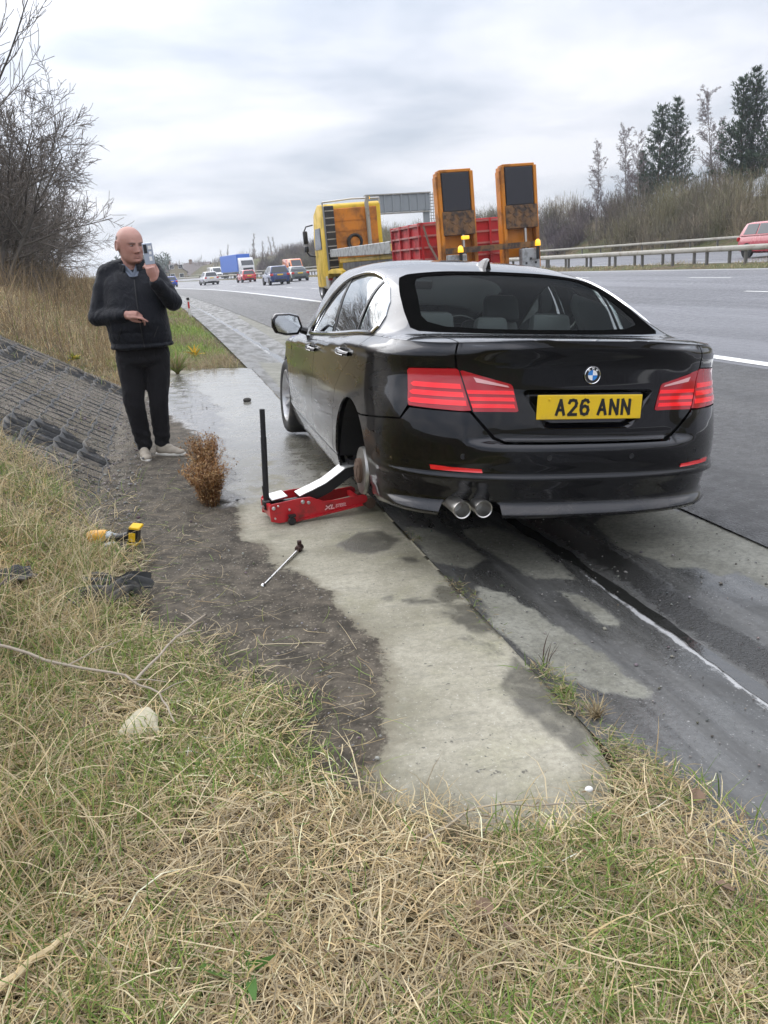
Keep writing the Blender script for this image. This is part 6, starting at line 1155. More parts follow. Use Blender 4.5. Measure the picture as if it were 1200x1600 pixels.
for ch in 'A26': letter(m, ch, xs+.006, .809-.0325, .037, .065, .0135, py-.0018, py+.002); xs += .0595
xs += .028
for ch in 'ANN': letter(m, ch, xs+.006, .809-.0325, .037, .065, .0135, py-.0018, py+.002); xs += .0595
m.build('lettering', M['ink'], plate)
for x in (-.203, .205): MB().lathe([(-.006, .0001), (-.005, .005), (.002, .006)], 10, 'y', (x, py, .845)).build('plate_screw', M['plate_y'], plate, smooth=True)
bc = on_rear(0, .952, .002); badge = MB().lathe([(-.004, .0001), (-.005, .0235), (-.004, .0245)], 32, 'y', tuple(bc)).lathe([(.006, .0395), (-.006, .0395), (-.008, .0375), (-.006, .0355), (.004, .0355)], 36, 'y', tuple(bc)).build('badge', M['chrome'], car, smooth=True)
M['badge_blue'] = simple('badge_blue', (.03, .22, .62), .25, 0, .03); M['badge_white'] = simple('badge_white', (.82, .82, .82), .25, 0, .03)
MB().lathe([(-.0035, .0235), (-.0050, .0240), (-.0050, .0358)], 36, 'y', tuple(bc)).build('badge_ring', M['ink'], badge)
for k in range(4):
    a0 = k*math.pi/2; m = MB(); V = [(bc.x, bc.y-.0062, bc.z)]+[(bc.x+.0228*math.cos(a0+j*math.pi/16), bc.y-.0062, bc.z+.0228*math.sin(a0+j*math.pi/16)) for j in range(9)]; m.add(V, [(0, j+1, j+2) for j in range(8)]).build('badge_quarter', M['badge_white'] if k in (0, 2) else M['badge_blue'], badge)
m = MB()
for ch, an in (('B', 130), ('M', 90), ('W', 50)):
    g_ = MB(); letter(g_, ch, -.0036, -.004, .0072, .008, .0020, -.0062, -.004); q = Matrix.Rotation(-R(an-90), 3, 'Y')
    c_ = Vector((bc.x+.0297*math.cos(R(an)), bc.y, bc.z+.0297*math.sin(R(an)))); m.add([q @ Vector(v)+c_ for v in g_.v], g_.f)
m.build('lettering', M['badge_white'], badge)
# ------------------------------------------------------------------ jack, wrench and the things lying about
def fused(name, mb, voxel, mat, parent=None, smooth=4, disp=None, fac=.5, dec=1.0):
    """Overlapping closed shapes grown together into one continuous skin."""
    me = bpy.data.meshes.new('tmp'); me.from_pydata([tuple(v) for v in mb.v], [], mb.f); bm = bmesh.new(); bm.from_mesh(me); bmesh.ops.remove_doubles(bm, verts=bm.verts, dist=1e-6); bmesh.ops.recalc_face_normals(bm, faces=bm.faces); bm.to_mesh(me); bm.free()
    o = bpy.data.objects.new('tmp', me); COL.objects.link(o); r = o.modifiers.new('r', 'REMESH'); r.mode = 'VOXEL'; r.voxel_size = voxel; r.adaptivity = 0
    s = o.modifiers.new('s', 'SMOOTH'); s.factor = fac; s.iterations = smooth
    if dec < 1: q = o.modifiers.new('d', 'DECIMATE'); q.ratio = dec
    dg = bpy.context.evaluated_depsgraph_get(); out = bpy.data.meshes.new_from_object(o.evaluated_get(dg)); bpy.data.objects.remove(o); bpy.data.meshes.remove(me); out.name = name
    if disp is not None:
        n = len(out.vertices); co = np.empty(n*3, np.float32); out.vertices.foreach_get('co', co); co = co.reshape(-1, 3); no = np.empty(n*3, np.float32); out.vertex_normals.foreach_get('vector', no); no = no.reshape(-1, 3)
        co = co+no*disp(co, no)[:, None]; out.vertices.foreach_set('co', co.astype(np.float32).ravel()); out.update()
    out.polygons.foreach_set('use_smooth', np.ones(len(out.polygons), bool)); out.materials.clear(); return link(name, out, mat, parent)
M['jack_red'] = simple('jack_red', (.50, .012, .02), .35, 0, .12, 14, coat=.3, dirt=(.16, .02, .018), dscale=9); M['bright_steel'] = simple('bright_steel', (.62, .62, .61), .38, .75, .15, 18, dirt=(.28, .27, .25), dscale=14); M['black_foam'] = simple('black_foam', (.014, .014, .016), .8, 0, .2, 40, .2); M['rod_chrome'] = simple('chrome_rod', (.78, .77, .75), .15, 1.0, .08, 20)
jz = gz1(.52, 4.6)+.013
jk = empty('trolley_jack', (.393, 4.555, jz), R(7), 'red trolley jack with upright black handle lifting the black saloon', 'jack'); JM = lambda n, m, mat, par=None, **k: m.build(n, mat, par or jk, **k)
prof = [(0, .028), (0, .118), (.012, .132), (.19, .142), (.25, .140), (.29, .118), (.33, .100), (.40, .095), (.585, .098), (.605, .085), (.61, .052), (.55, .036), (.16, .012), (.05, .010)]
for nm, y0 in (('near', 0.0), ('far', .225)): JM('side_plate', MB().prism(prof, 'y', y0, y0+.008), M['jack_red'], bevel=.002)
JM('flange', MB().box((.34, -.012, .024), (.46, .022, .006), Matrix.Rotation(R(-4), 3, 'Y')), M['jack_red']); JM('cross_bar', MB().bx(.0, .02, .008, .225, .05, .12).bx(.14, .17, .008, .225, .03, .07).bx(.55, .57, .008, .225, .05, .08), M['jack_red'])
JM('cover_plate', MB().box((.075, .115, .150), (.10, .15, .008), Matrix.Rotation(R(-6), 3, 'Y')), M['bright_steel'], bevel=.003); JM('ram_body', MB().lathe([(.03, .035), (.24, .035)], 16, 'x', (0, .115, .085), True), M['trim'])
ap = [(.20, .10, .135), (.24, .10, .148), (.30, .10, .165), (.37, .10, .190), (.43, .10, .222), (.50, .10, .262), (.56, .10, .268)]
am = MB(); V = []
for x, y, z in ap: V += [(x, .06, z), (x, .175, z), (x+.03, .175, z-.058), (x+.03, .06, z-.058)]
n = len(ap); arm = JM('lift_arm', am.add(V, [(i*4+k, i*4+(k+1) % 4, (i+1)*4+(k+1) % 4, (i+1)*4+k) for i in range(n-1) for k in range(4)]+[(0, 1, 2, 3), (n*4-1, n*4-2, n*4-3, n*4-4)]), M['trim'], bevel=.003)
V = []
for x, y, z in ap: V += [(x, .056, z+.005), (x, .179, z+.005), (x, .179, z+.0005), (x, .056, z+.0005)]
MB().add(V, [(i*4+k, i*4+(k+1) % 4, (i+1)*4+(k+1) % 4, (i+1)*4+k) for i in range(n-1) for k in range(4)]+[(0, 1, 2, 3), (n*4-1, n*4-2, n*4-3, n*4-4)]).build('arm_top', M['bright_steel'], arm)
MB().lathe([(.262, .045), (.29, .05), (.30, .05), (.302, .0001)], 20, 'z', (.585, .117, .0)).build('saddle', M['trim'], arm, smooth=True)
for x, z, r in ((.022, .108, .011), (.05, .118, .006), (.20, .118, .012), (.235, .108, .010), (.025, .045, .006), (.115, .085, .007)): JM('bolt', MB().lathe([(-.012, .0001), (-.012, r*.7), (-.009, r), (.004, r)], 12, 'y', (x, 0, z)), M['bright_steel'], smooth=True)
for y in (-.035, .27): JM('caster', MB().lathe([(-.012, .0001), (-.012, .020), (-.008, .024), (.008, .024), (.012, .020), (.012, .0001)], 18, 'y', (.115, y, .0235)).bx(.098, .14, y-.014, y+.014, .048, .062), M['trim'], smooth=True)
for y in (.03, .20): JM('front_roller', MB().lathe([(-.03, .0001), (-.03, .034), (.03, .034), (.03, .0001)], 20, 'y', (.625, y, .036)), M['rust'], smooth=True)
hd_ = JM('handle', MB().tube([(.012, .115, .10), (.010, .115, .22)], .018, 12).tube([(.012, .115, .17), (.034, .112, .51)], .0175, 14).tube([(.034, .112, .51), (.044, .111, .675)], .0155, 14), M['black_foam'], smooth=True)
MB().box((.012, .115, .105), (.05, .06, .06)).build('handle_socket', M['trim'], hd_, bevel=.008); MB().tube([(-.02, .085, .10), (-.035, .075, .105)], .010, 8).build('release_valve', M['bright_steel'], hd_, smooth=True)
M['letter_pink'] = simple('faded_letters', (.78, .45, .45), .5, 0, .15, 30); m = MB()
letter(m, 'X', .335, .046, .028, .022, .007, -.0015, .002, .35); letter(m, 'L', .372, .046, .020, .022, .007, -.0015, .002, .35); xs = .400
for ch in 'STEEL': letter(m, ch, xs, .050, .0095, .0165, .0038, -.0015, .002, .3); xs += .0145
m.build('lettering', M['letter_pink'], jk)
wz = lambda x, y: gz1(x, y)+.014
wr = empty('wheel_wrench', (.362, 3.835, wz(.362, 3.835)+.006), math.atan2(.475, .255), 'chrome breaker bar with dark socket head lying on the concrete', 'wrench')
MB().tube([(-.262, 0, .0), (.20, 0, 0), (.235, 0, .004)], .0082, 12).build('bar', M['rod_chrome'], wr, smooth=True); MB().lathe([(-.278, .006), (-.274, .012), (-.262, .0145), (-.250, .012), (-.246, .008)], 16, 'x', (0, 0, .002), True).build('ball_end', M['rod_chrome'], wr, smooth=True)
MB().lathe([(.225, .012), (.23, .018), (.272, .019), (.276, .014)], 16, 'x', (0, 0, .007), True).lathe([(-.004, .012), (.045, .012)], 12, 'z', (.262, -.0, .0), True).build('socket', simple('brown_socket', (.055, .03, .026), .5, .6, .3, 40), wr, smooth=True)
# cordless impact wrench in the grass edge
M['tool_yellow'] = simple('tool_yellow', (.75, .46, .01), .4, 0, .08, 20, dirt=(.4, .26, .05), dscale=20); M['tool_amber'] = simple('amber_housing', (.62, .30, .02), .4, 0, .2, 20); M['tool_grey'] = simple('tool_grey', (.40, .44, .46), .35, .3, .2, 30)
tx, ty = -.46, 4.46; dr = empty('impact_wrench', (tx, ty, gz1(tx, ty)+.045), R(-14), 'yellow and black cordless impact wrench lying at the edge of the grass', 'power tool'); dr.scale = (1.0, 1.0, 1.0)
MB().lathe([(-.06, .0001), (-.058, .030), (-.04, .037), (.03, .037), (.045, .034), (.05, .0001)], 18, 'x', (-.105, 0.01, .022)).build('motor_housing', M['tool_amber'], dr, smooth=True); MB().lathe([(.045, .030), (.07, .026), (.085, .014), (.105, .011)], 14, 'x', (-.105, .01, .020), True).build('nose', M['tool_grey'], dr, smooth=True)
MB().tube([(-.09, 0, -.01), (-.04, 0, .006), (.02, 0, .012), (.06, 0, .016)], [.022, .024, .022, .026], 12).build('grip', M['trim'], dr, smooth=True); MB().box((-.035, 0, .034), (.03, .014, .02)).build('trigger', M['tool_grey'], dr, bevel=.004); MB().box((-.04, -.03, -.02), (.07, .03, .035), Matrix.Rotation(R(20), 3, 'Z')).build('side_cover', M['tool_grey'], dr, bevel=.008)
bt = MB().box((.092, 0, .020), (.055, .078, .105), Matrix.Rotation(R(10), 3, 'Y')).build('battery', M['trim'], dr, bevel=.008)
for z in (.066, -.022): MB().box((.095+.016*(1 if z > 0 else -.6), 0, z+.002), (.060, .083, .016), Matrix.Rotation(R(10), 3, 'Y')).build('battery_edge', M['tool_yellow'], bt, bevel=.004)
MB().box((.092, -.042, .02), (.035, .006, .05), Matrix.Rotation(R(10), 3, 'Y')).build('battery_label', M['tool_yellow'], bt)
# torn piece of cell matting lying in the grass
tp = empty('torn_matting', (-.47, 3.72, gz1(-.47, 3.72)), R(-40), 'torn black plastic matting crumpled in the grass below the impact wrench', 'plastic sheet')
def flap(x0, y0, w, l, tilt, seed, rz):
    n, k = 14, 10; u, v = np.meshgrid(np.linspace(0, 1, n), np.linspace(0, 1, k), indexing='ij'); ed = 1+.12*fbm(u*3, v*3, .5, 2, seed); x = (u-.5)*l*ed; y = (v-.5)*w*ed; z = .06*np.sin(tilt)+.02*np.sin(v*9+seed)+.018*fbm(u*2, v*2, .7, 3, seed)+.05*np.sin(u*3.1)*abs(math.sin(tilt))+np.sin(tilt)*y
    a = R(rz); X = x0+x*math.cos(a)-y*math.sin(a)*math.cos(tilt); Y = y0+x*math.sin(a)+y*math.cos(a)*math.cos(tilt); V = np.stack([X, Y, z+.02], -1).reshape(-1, 3); F = grid_faces(n, k); V2 = np.concatenate([V, V-[0, 0, .004]]); m_ = len(V)
    link('flap', quads_mesh('flap', V2, np.concatenate([F, F[:, ::-1]+m_]), smooth=True), M['geo'], tp)
flap(.0, .0, .10, .34, .3, 1, 0); flap(.06, -.09, .08, .26, .45, 2, 12); flap(-.09, .07, .07, .24, .4, 3, -10); flap(.10, .05, .06, .2, .6, 4, 40); flap(-.02, -.17, .06, .2, .2, 5, -25); flap(.16, -.06, .05, .16, .7, 6, 70)
tp2 = empty('torn_matting', (-.86, 3.70, gz1(-.86, 3.7)+.0), R(30), 'black plastic scrap half buried in the grass at the left edge', 'plastic sheet'); tp = tp2; flap(0, 0, .12, .20, .3, 7, 0)
# stone, sticks, leaves
M['sandstone'] = simple('pale_stone', (.44, .40, .29), .85, 0, .15, 9, .5, dirt=(.33, .31, .2)); sx_, sy_ = -.29, 2.43
m = MB(); ol = [(-.075, -.03), (.066, -.045), (.062, .03), (.035, .075), (-.012, .07), (-.05, .025)]; V = []
for z, sc, dx, dy in ((0, 1.02, 0, 0), (.016, 1.0, 0, 0), (.034, .94, .006, .01), (.046, .70, .012, .018)): V += [(x*sc+dx, y*sc+dy, z+.012*(y/.07)) for x, y in ol]
st = m.add(V, [(i*6+k, i*6+(k+1) % 6, (i+1)*6+(k+1) % 6, (i+1)*6+k) for i in range(3) for k in range(6)]+[(5, 4, 3, 2, 1, 0), (18, 19, 20, 21, 22, 23)]).build('stone', M['sandstone'], bevel=.004, seg=2, smooth=True); st.location = (sx_, sy_, gz1(sx_, sy_)+.008); tag(st, 'pale flat topped stone lying in the foreground grass', 'stone')
M['bark'] = simple('dry_wood', (.33, .28, .22), .85, 0, .25, 25, .3); M['bark_dark'] = simple('dark_wood', (.11, .085, .075), .9, 0, .3, 25, .3)
def stick(pts, r0, r1, mat, label, side=()):
    P = [Vector((x, y, gz1(x, y)+h)) for x, y, h in pts]; o0 = P[0]; t = empty('stick', o0, 0, label, 'stick'); Q = []
    for i in range(len(P)-1):
        for k in range(4): Q.append(P[i].lerp(P[i+1], k/4)+Vector((random.uniform(-.006, .006), random.uniform(-.006, .006), random.uniform(-.003, .004)))-o0)
    Q.append(P[-1]-o0); n = len(Q); MB().tube(Q, [r0+(r1-r0)*i/(n-1) for i in range(n)], 7).build('stem', mat, t, smooth=True)
    for i, dx, dy, dz in side: MB().tube([Q[i], Q[i]+Vector((dx*.5, dy*.5, dz*.5+.006)), Q[i]+Vector((dx, dy, dz))], [r1, r1*.8, r1*.5], 6).build('twig', mat, t, smooth=True)
stick([(-.30, 2.64, .09), (-.19, 2.88, .10), (-.04, 3.20, .075)], .0055, .0035, M['bark'], 'pale curved stick ending on the muddy edge, the upper of two', ((5, .10, .0, .01), (7, -.05, .05, .03)))
stick([(-.78, 2.86, .15), (-.52, 2.74, .14), (-.33, 2.66, .11), (-.22, 2.54, .09), (-.17, 2.37, .07)], .0058, .0026, M['bark'], 'long pale dead branch across the grass above the stone', ((4, .18, .12, .01), (9, .12, -.08, .01), (12, .10, .02, .02)))
stick([(-1.0, 3.75, .16), (-.88, 3.3, .14), (-.76, 2.9, .12)], .009, .006, M['bark_dark'], 'thick dark stick leaning down through the grass at the left edge', ((5, .06, .1, .05),))
stick([(-.56, 1.42, .05), (-.47, 1.51, .05), (-.40, 1.56, .055)], .0095, .006, simple('straw_stem', (.55, .43, .25), .7, 0, .15, 30), 'short thick straw coloured stem at the lower left corner')
stick([(.0, 2.9, .02), (.16, 2.97, .022), (.41, 2.90, .02)], .0028, .0016, simple('pale_stem', (.48, .41, .27), .8, 0, .1, 20), 'thin pale stem lying on the dark mud')
stick([(.42, 1.66, .035), (.6, 1.74, .045), (.92, 1.66, .04)], .004, .002, M['bark'], 'pale bent stem along the near edge of the concrete')
M['dead_leaf'] = simple('dead_leaf', (.17, .11, .07), .8, 0, .3, 30)
def leaf(x, y, h, s, rz, label):
    m = MB(); pts = []; n = 9
    for k in range(n): t = k/(n-1); w = math.sin(math.pi*min(1, t*1.02))**.7*.42*(1+.18*math.sin(k*2.6)); pts.append((t-.5, w))
    V = [(a*s, b*s, .25*s*(b*b*2+.3*a*a)) for a, b in pts]+[(a*s, -b*s, .25*s*(b*b*2+.3*a*a)) for a, b in pts]+[(a*s, 0, 0.0) for a, b in pts]; F = [(i, i+1, 2*n+i+1, 2*n+i) for i in range(n-1)]+[(2*n+i, 2*n+i+1, n+i+1, n+i) for i in range(n-1)]
    V2 = [Vector(v)-Vector((0, 0, .0015)) for v in V]; m.add(V, F); m.add(V2, [f[::-1] for f in F]); o = m.build('leaf', M['dead_leaf']); o.location = (x, y, gz1(x, y)+h); o.rotation_euler = (R(20), R(-15), rz); tag(o, label, 'leaf', 'dead leaves in the grass')
leaf(.50, 1.40, .045, .048, .4, 'curled brown dead leaf in the middle of the near grass'); leaf(.53, 1.33, .045, .034, 2.0, 'small dark dead leaf below the curled brown one'); leaf(1.20, 1.62, .05, .05, 1.0, 'reddish dead leaf in the right tip of the grass'); leaf(1.05, 1.30, .05, .045, 2.4, 'dead leaf near the right edge of the grass'); leaf(-.12, 2.42, .03, .07, 1.1, 'pale dead leaf beside the stone')
small_plant('yellow_flower', .28, 15.2, 26, .25, .04, [(.62, .40, .02), (.2, .22, .05), (.55, .33, .03)], (.5, 1.4), 'small yellow flowering weed on the verge right of the man')
small_plant('yellow_flower', -1.35, 11.6, 30, .16, .03, [(.60, .48, .04), (.22, .25, .06)], (.4, 1.4), 'yellow green flowering weed at the top of the cell matting', dz=.05)
cl_ = MB().ball((0, 0, .02), (.05, .04, .028), 6, 9).build('stone', simple('dark_clod', (.05, .045, .04), .9, 0, .3, 20, .4), bevel=0, smooth=True); cl_.location = (.70, 9.5, gz1(.7, 9.5)+.01); tag(cl_, 'dark round lump lying on the wet far end of the pad', 'stone')
wp_ = MB().ball((0, 0, .01), (.012, .010, .008), 6, 9).build('stone', M['white'], smooth=True); wp_.location = (.93, 1.72, gz1(.93, 1.72)+.03); tag(wp_, 'small white pebble where the concrete meets the near grass', 'stone')
# ------------------------------------------------------------------ the man taking a photograph with his phone
def m_skin():
    t = NT('skin', .48, 0, .4); p = t.obj(); f = t.noise(p, 22, 5, .65); g = t.noise(p, 7, 3, .6); c = t.mix(t.rng(g, .35, .65), (.40, .205, .165), (.46, .255, .205)); c = t.mix(t.math('MULTIPLY', t.rng(f, .5, .75), .5), c, (.36, .155, .125)); t.set('Base Color', c); t.set('Subsurface Weight', .08); t.set('Subsurface Radius', (.012, .005, .003)); t.bump(t.noise(p, 160, 3), .12, .004); return t.m
def m_cloth(name, c, rough=.8, fold=7.0, strength=.35):
    t = NT(name, rough, 0, .25); p = t.obj(); f = t.noise(p, fold, 5, .6, .4); t.set('Base Color', t.mix(f, tuple(x*.7 for x in c), tuple(x*1.25 for x in c))); t.set('Sheen Weight', .04); b = t.bump(t.noise(t.mapv(p, (1, 1, .6)), fold*1.6, 5, .6, .8), strength, .045); t.bump(t.noise(p, 220, 2), .15, .002, b); return t.m
M['skin'] = m_skin(); M['jacket'] = m_cloth('jacket_nylon', (.0052, .0064, .0108), .66, 6.0, .8); M['trousers'] = m_cloth('trousers_jersey', (.010, .0095, .0115), .9, 5.0, .7); M['shirt'] = m_cloth('shirt', (.13, .155, .20), .7); M['shoe'] = simple('beige_suede', (.34, .30, .245), .85, 0, .12, 30, .2, dirt=(.22, .19, .15)); M['sole'] = simple('pale_sole', (.58, .56, .51), .6, 0, .1, 20, dirt=(.3, .27, .22)); M['hair'] = simple('grey_stubble', (.20, .15, .13), .8, 0, .2, 120, .3)
man = empty('person', (-.285, 6.79, gz1(-.285, 6.79)+.012), 0, 'bald man in black padded jacket, black trousers and beige trainers filming with a phone', 'person')
def E3(m, c, r, rot=None, nu=12, nv=18): return m.ball(c, r, nu, nv, rot)
def limb(m, pts, rad, n=16):
    pts = [Vector(p) for p in pts]; Q, Rr = [], []
    for i in range(len(pts)-1):
        for k in range(5): Q.append(pts[i].lerp(pts[i+1], k/5)); Rr.append(rad[i]+(rad[i+1]-rad[i])*k/5)
    Q.append(pts[-1]); Rr.append(rad[-1]); m.tube(Q, Rr, n)
    for p, r in zip(pts, rad): m.ball(p, r, 8, 12)
    return m
SR, ER, WR = (-.195, .01, 1.435), (-.285, -.03, 1.145), (-.055, -.235, 1.150)   # his right arm, across the belly
SL, EL, WL = (.205, .01, 1.435), (.300, -.13, 1.215), (.185, -.30, 1.395)      # his left arm, holding up the phone
body = MB(); HY = R(30); HS = 1.09; HC = Vector((.040, -.040, 1.652)); Hm = Matrix.Rotation(HY, 3, 'Z') @ Matrix.Rotation(R(8), 3, 'X')
def hp(x, y, z): return HC+Hm @ Vector((x*HS*1.07, y*HS*1.02, z*HS*(.93 if z > 0 else 1.0)))          # head frame: -y is where the face looks
def HE(c, r, rx=0.0): return body.ball(hp(*c), tuple(v*HS for v in r), 12, 18, Hm @ Matrix.Rotation(R(rx), 3, 'X'))
# head: one smooth lofted form with the features pushed into it
HR = ((-.120, .004, -.045, .0), (-.116, .026, -.066, -.004), (-.106, .045, -.081, .018), (-.090, .059, -.088, .042), (-.070, .067, -.0895, .060), (-.045, .0725, -.0895, .078), (-.015, .0765, -.090, .094), (.015, .079, -.092, .102), (.045, .0785, -.0915, .103), (.075, .073, -.083, .094), (.100, .061, -.064, .076), (.120, .042, -.037, .050), (.131, .022, -.010, .026), (.1345, .004, .004, .012))
hf = [pchip([h[0] for h in HR], [h[k] for h in HR]) for k in (1, 2, 3)]
def head_point(z, an, off=0.0):
    w, yf, yb = (float(f(z)) for f in hf); c, q = math.cos(an), math.sin(an); x = w*math.copysign(abs(c)**.9, c); yc = (yf+yb)/2; y = yc+(yb-yf)/2*math.copysign(abs(q)**.92, q); d = 0.0
    if q < 0:
        g = lambda v, s_: math.exp(-(v/s_)**2); ax = abs(x)
        d += .0265*g(x, .0125)*(min(1, max(0, (.026-z)/.058))**.8)*(1 if z > -.036 else max(0, 1-((-.036-z)/.009)))
        d += .009*g(ax-.0135, .008)*g(z+.036, .009)+.0065*g(z-.030, .010)*g(ax-.028, .030)-.011*g(ax-.031, .016)*g(z-.008, .0105)+.0035*g(ax-.044, .022)*g(z+.026, .022)
        d += .0055*g(x, .021)*(g(z+.0615, .0058)+1.05*g(z+.0735, .0060))-.0035*g(x, .026)*g(z+.0672, .0026)+.009*g(x, .021)*g(z+.099, .014)-.003*g(z+.083, .006)*g(x, .03)
        d -= .0028*g(ax-.030+.30*(z+.04), .0045)*g(z+.052, .018)
    return hp(x+off*c, y-d+off*q, z)
def head_shell(z0, z1, a0, a1, nz, na, off): return [head_point(z0+(z1-z0)*i/(nz-1), a0+(a1-a0)*k/(na-1), off) for i in range(nz) for k in range(na)]
nz_, na_ = 90, 84; V = [head_point(-.120+.2545*i/(nz_-1), 2*math.pi*k/na_) for i in range(nz_) for k in range(na_)]
body.add(V, [(i*na_+k, i*na_+(k+1) % na_, (i+1)*na_+(k+1) % na_, (i+1)*na_+k) for i in range(nz_-1) for k in range(na_)]+[tuple(range(na_))[::-1], tuple(range((nz_-1)*na_, nz_*na_))])
for s in (-1, 1):
    ear = [(s*.0795, .018+.020*math.cos(t_)-.004*math.sin(t_), .002+.034*math.sin(t_)) for t_ in np.linspace(0, 2*math.pi, 15)]
    body.tube([hp(x+s*.007*(1 if abs(z) < .09 else 0), y, z) for x, y, z in ear], .0062, 8); body.ball(hp(s*.079, .012, -.002), (.010*HS, .021*HS, .031*HS), 8, 10, Hm)
HE((0, -.022, -.088), (.058, .056, .040))
limb(body, [(.040, .000, 1.60), (.025, .01, 1.50), (.01, .02, 1.42)], [.078, .078, .085])
for z, rx, ry, y in ((1.40, .19, .11, .0), (1.28, .20, .135, -.01), (1.15, .205, .155, -.03), (1.02, .20, .15, -.02), (.90, .185, .14, 0)): body.ball((.01, y, z), (rx*.92, ry*.9, .11), 10, 16)
limb(body, [(-.17, .01, 1.42), ER, WR], [.062, .048, .033]); limb(body, [(.18, .01, 1.42), EL, WL], [.062, .048, .033])
HL, KL, AL = (-.095, .0, .86), (-.112, -.035, .445), (-.085, .0, .09); HR, KR, AR_ = (.105, .0, .86), (.078, -.03, .445), (.058, .02, .09)
limb(body, [HL, KL, AL], [.085, .056, .040]); limb(body, [HR, KR, AR_], [.085, .056, .040])
def hand(W, axis, up_, curls, spread, thumb, thumb_dir, s=1.0):
    """Palm and five separate fingers: W wrist, axis towards the knuckles, up_ the back of the hand."""
    W = Vector(W); a = Vector(axis).normalized(); b = (Vector(up_)-a*Vector(up_).dot(a)).normalized(); c = a.cross(b); F = Matrix((a, c, b)).transposed()
    body.tube([W-a*.02, W+a*.02, W+a*.05, W+a*.088], [.028, .031, .034, .030], 12)
    for k in range(4): body.ball(W+a*.058+c*(.030-.020*k), (.036, .0125, .0135), 8, 10, F)
    L = ((.044, .026, .021), (.049, .030, .022), (.046, .028, .021), (.036, .021, .019))
    for k in range(4):
        p = W+a*.080+c*(.031-.0205*k); e = 0.0; pts = [p-a*.02, p]; d0 = (a+c*spread*(1.5-k)).normalized()
        for j in range(3): e += R(curls[k][j]); d = d0*math.cos(e)-b*math.sin(e); p = p+d*L[k][j]*s; pts.append(p)
        r = (.0098, .0098, .0092, .0084, .0072) if k < 3 else (.0088, .0088, .0082, .0075, .0066)
        limb(body, pts, r, 10)
    p = W+a*.020+c*.028; q = [p]
    for j, l in enumerate((.040, .032, .026)): d = (a*thumb_dir[j][0]+c*thumb_dir[j][1]-b*thumb_dir[j][2]).normalized(); p = p+d*l; q.append(p)
    limb(body, q, (.0150, .0115, .0105, .0085), 10)
# right hand: held flat in front of the belly, forefinger pointing down to the right
hand((-.055, -.235, 1.150), (.93, -.28, -.06), (.10, -.55, .85), ((10, 15, 10), (35, 40, 25), (45, 50, 30), (50, 55, 30)), .06, True, ((.6, -.1, .7), (.9, -.2, .4), (1, -.1, .3)))
# left hand: closed round the phone, back of the hand towards the camera
hand((.185, -.30, 1.395), (-.16, -.10, .98), (.38, -.90, -.05), ((38, 42, 22), (40, 45, 24), (44, 48, 26), (50, 50, 28)), .05, True, ((.75, .75, .5), (.9, .1, .5), (.95, -.2, .2)))
fused('body', body, .0044, M['skin'], man, 3, dec=.3)
# cropped hair round the back and sides, short stubble
V = head_shell(-.050, .066, R(6), R(174), 26, 40, .0012); V2 = head_shell(-.050, .066, R(6), R(174), 26, 40, -.004); m = MB(); m.add(V, [(i*40+k, i*40+k+1, (i+1)*40+k+1, (i+1)*40+k) for i in range(25) for k in range(39)]); m.build('hair', M['hair'], man, smooth=True)
# features of the face
for s in (-1, 1):
    ey = MB().ball(hp(s*.031, -.0795, .0065), (.0125, .0075, .0040), 8, 12, Hm).build('eye', simple('eye_white', (.40, .34, .31), .25, 0, .05) if s < 0 else bpy.data.materials['eye_white'], man, smooth=True)
    MB().ball(hp(s*.031+.002, -.0868, .0062), (.0048, .0015, .0038), 6, 10, Hm).build('iris', M['ink'], ey)
    MB().tube([hp(s*.011, -.099, .022), hp(s*.030, -.0965, .028), hp(s*.050, -.081, .025)], [.0022, .0028, .0016], 6).build('eyebrow', M['hair'], man, smooth=True)
MB().tube([hp(-.024, -.0865, -.0695), hp(-.010, -.0915, -.0668), hp(.010, -.0915, -.0668), hp(.024, -.0865, -.0695)], [.0012, .0018, .0018, .0012], 6).build('mouth', simple('lips', (.20, .07, .06), .5), man, smooth=True)
# jacket
jm = MB()
RG = ((.884, .232, .172, .018, -.016), (.93, .236, .182, .018, -.020), (1.0, .236, .190, .015, -.028), (1.08, .238, .198, .011, -.035), (1.16, .236, .196, .008, -.034), (1.24, .232, .184, .006, -.025), (1.32, .230, .168, .005, -.012), (1.39, .222, .148, .005, .0), (1.445, .190, .120, .005, .01), (1.475, .13, .095, .005, .015))
pf = [pchip([g[0] for g in RG], [g[k] for g in RG]) for k in (1, 2, 3, 4)]; V = []; nr, nn = 34, 40
for i in range(nr):
    z = .884+(1.475-.884)*i/(nr-1); a_, b_, x_, y_ = (float(f(z)) for f in pf)
    for k in range(nn): c, q = math.cos(2*math.pi*k/nn), math.sin(2*math.pi*k/nn); V.append((x_+a_*math.copysign(abs(c)**.88, c), y_+b_*math.copysign(abs(q)**.92, q), z))
jm.add(V, [(i*nn+k, i*nn+(k+1) % nn, (i+1)*nn+(k+1) % nn, (i+1)*nn+k) for i in range(nr-1) for k in range(nn)]+[tuple(range(nn))[::-1], tuple(range((nr-1)*nn, nr*nn))])
limb(jm, [(-.165, .012, 1.455), ER], [.080, .068]); limb(jm, [ER, (-.09, -.205, 1.150)], [.070, .053]); limb(jm, [(.175, .012, 1.455), EL], [.080, .070]); limb(jm, [EL, (.196, -.283, 1.362)], [.070, .052]); limb(jm, [(-.12, .02, 1.475), (.02, .03, 1.495), (.13, .02, 1.475)], [.075, .085, .075])
def wr3(co, s, seed): return fbm(co[:, 0]+co[:, 1]*.7, co[:, 2]+co[:, 1]*.35, s, 3, seed)
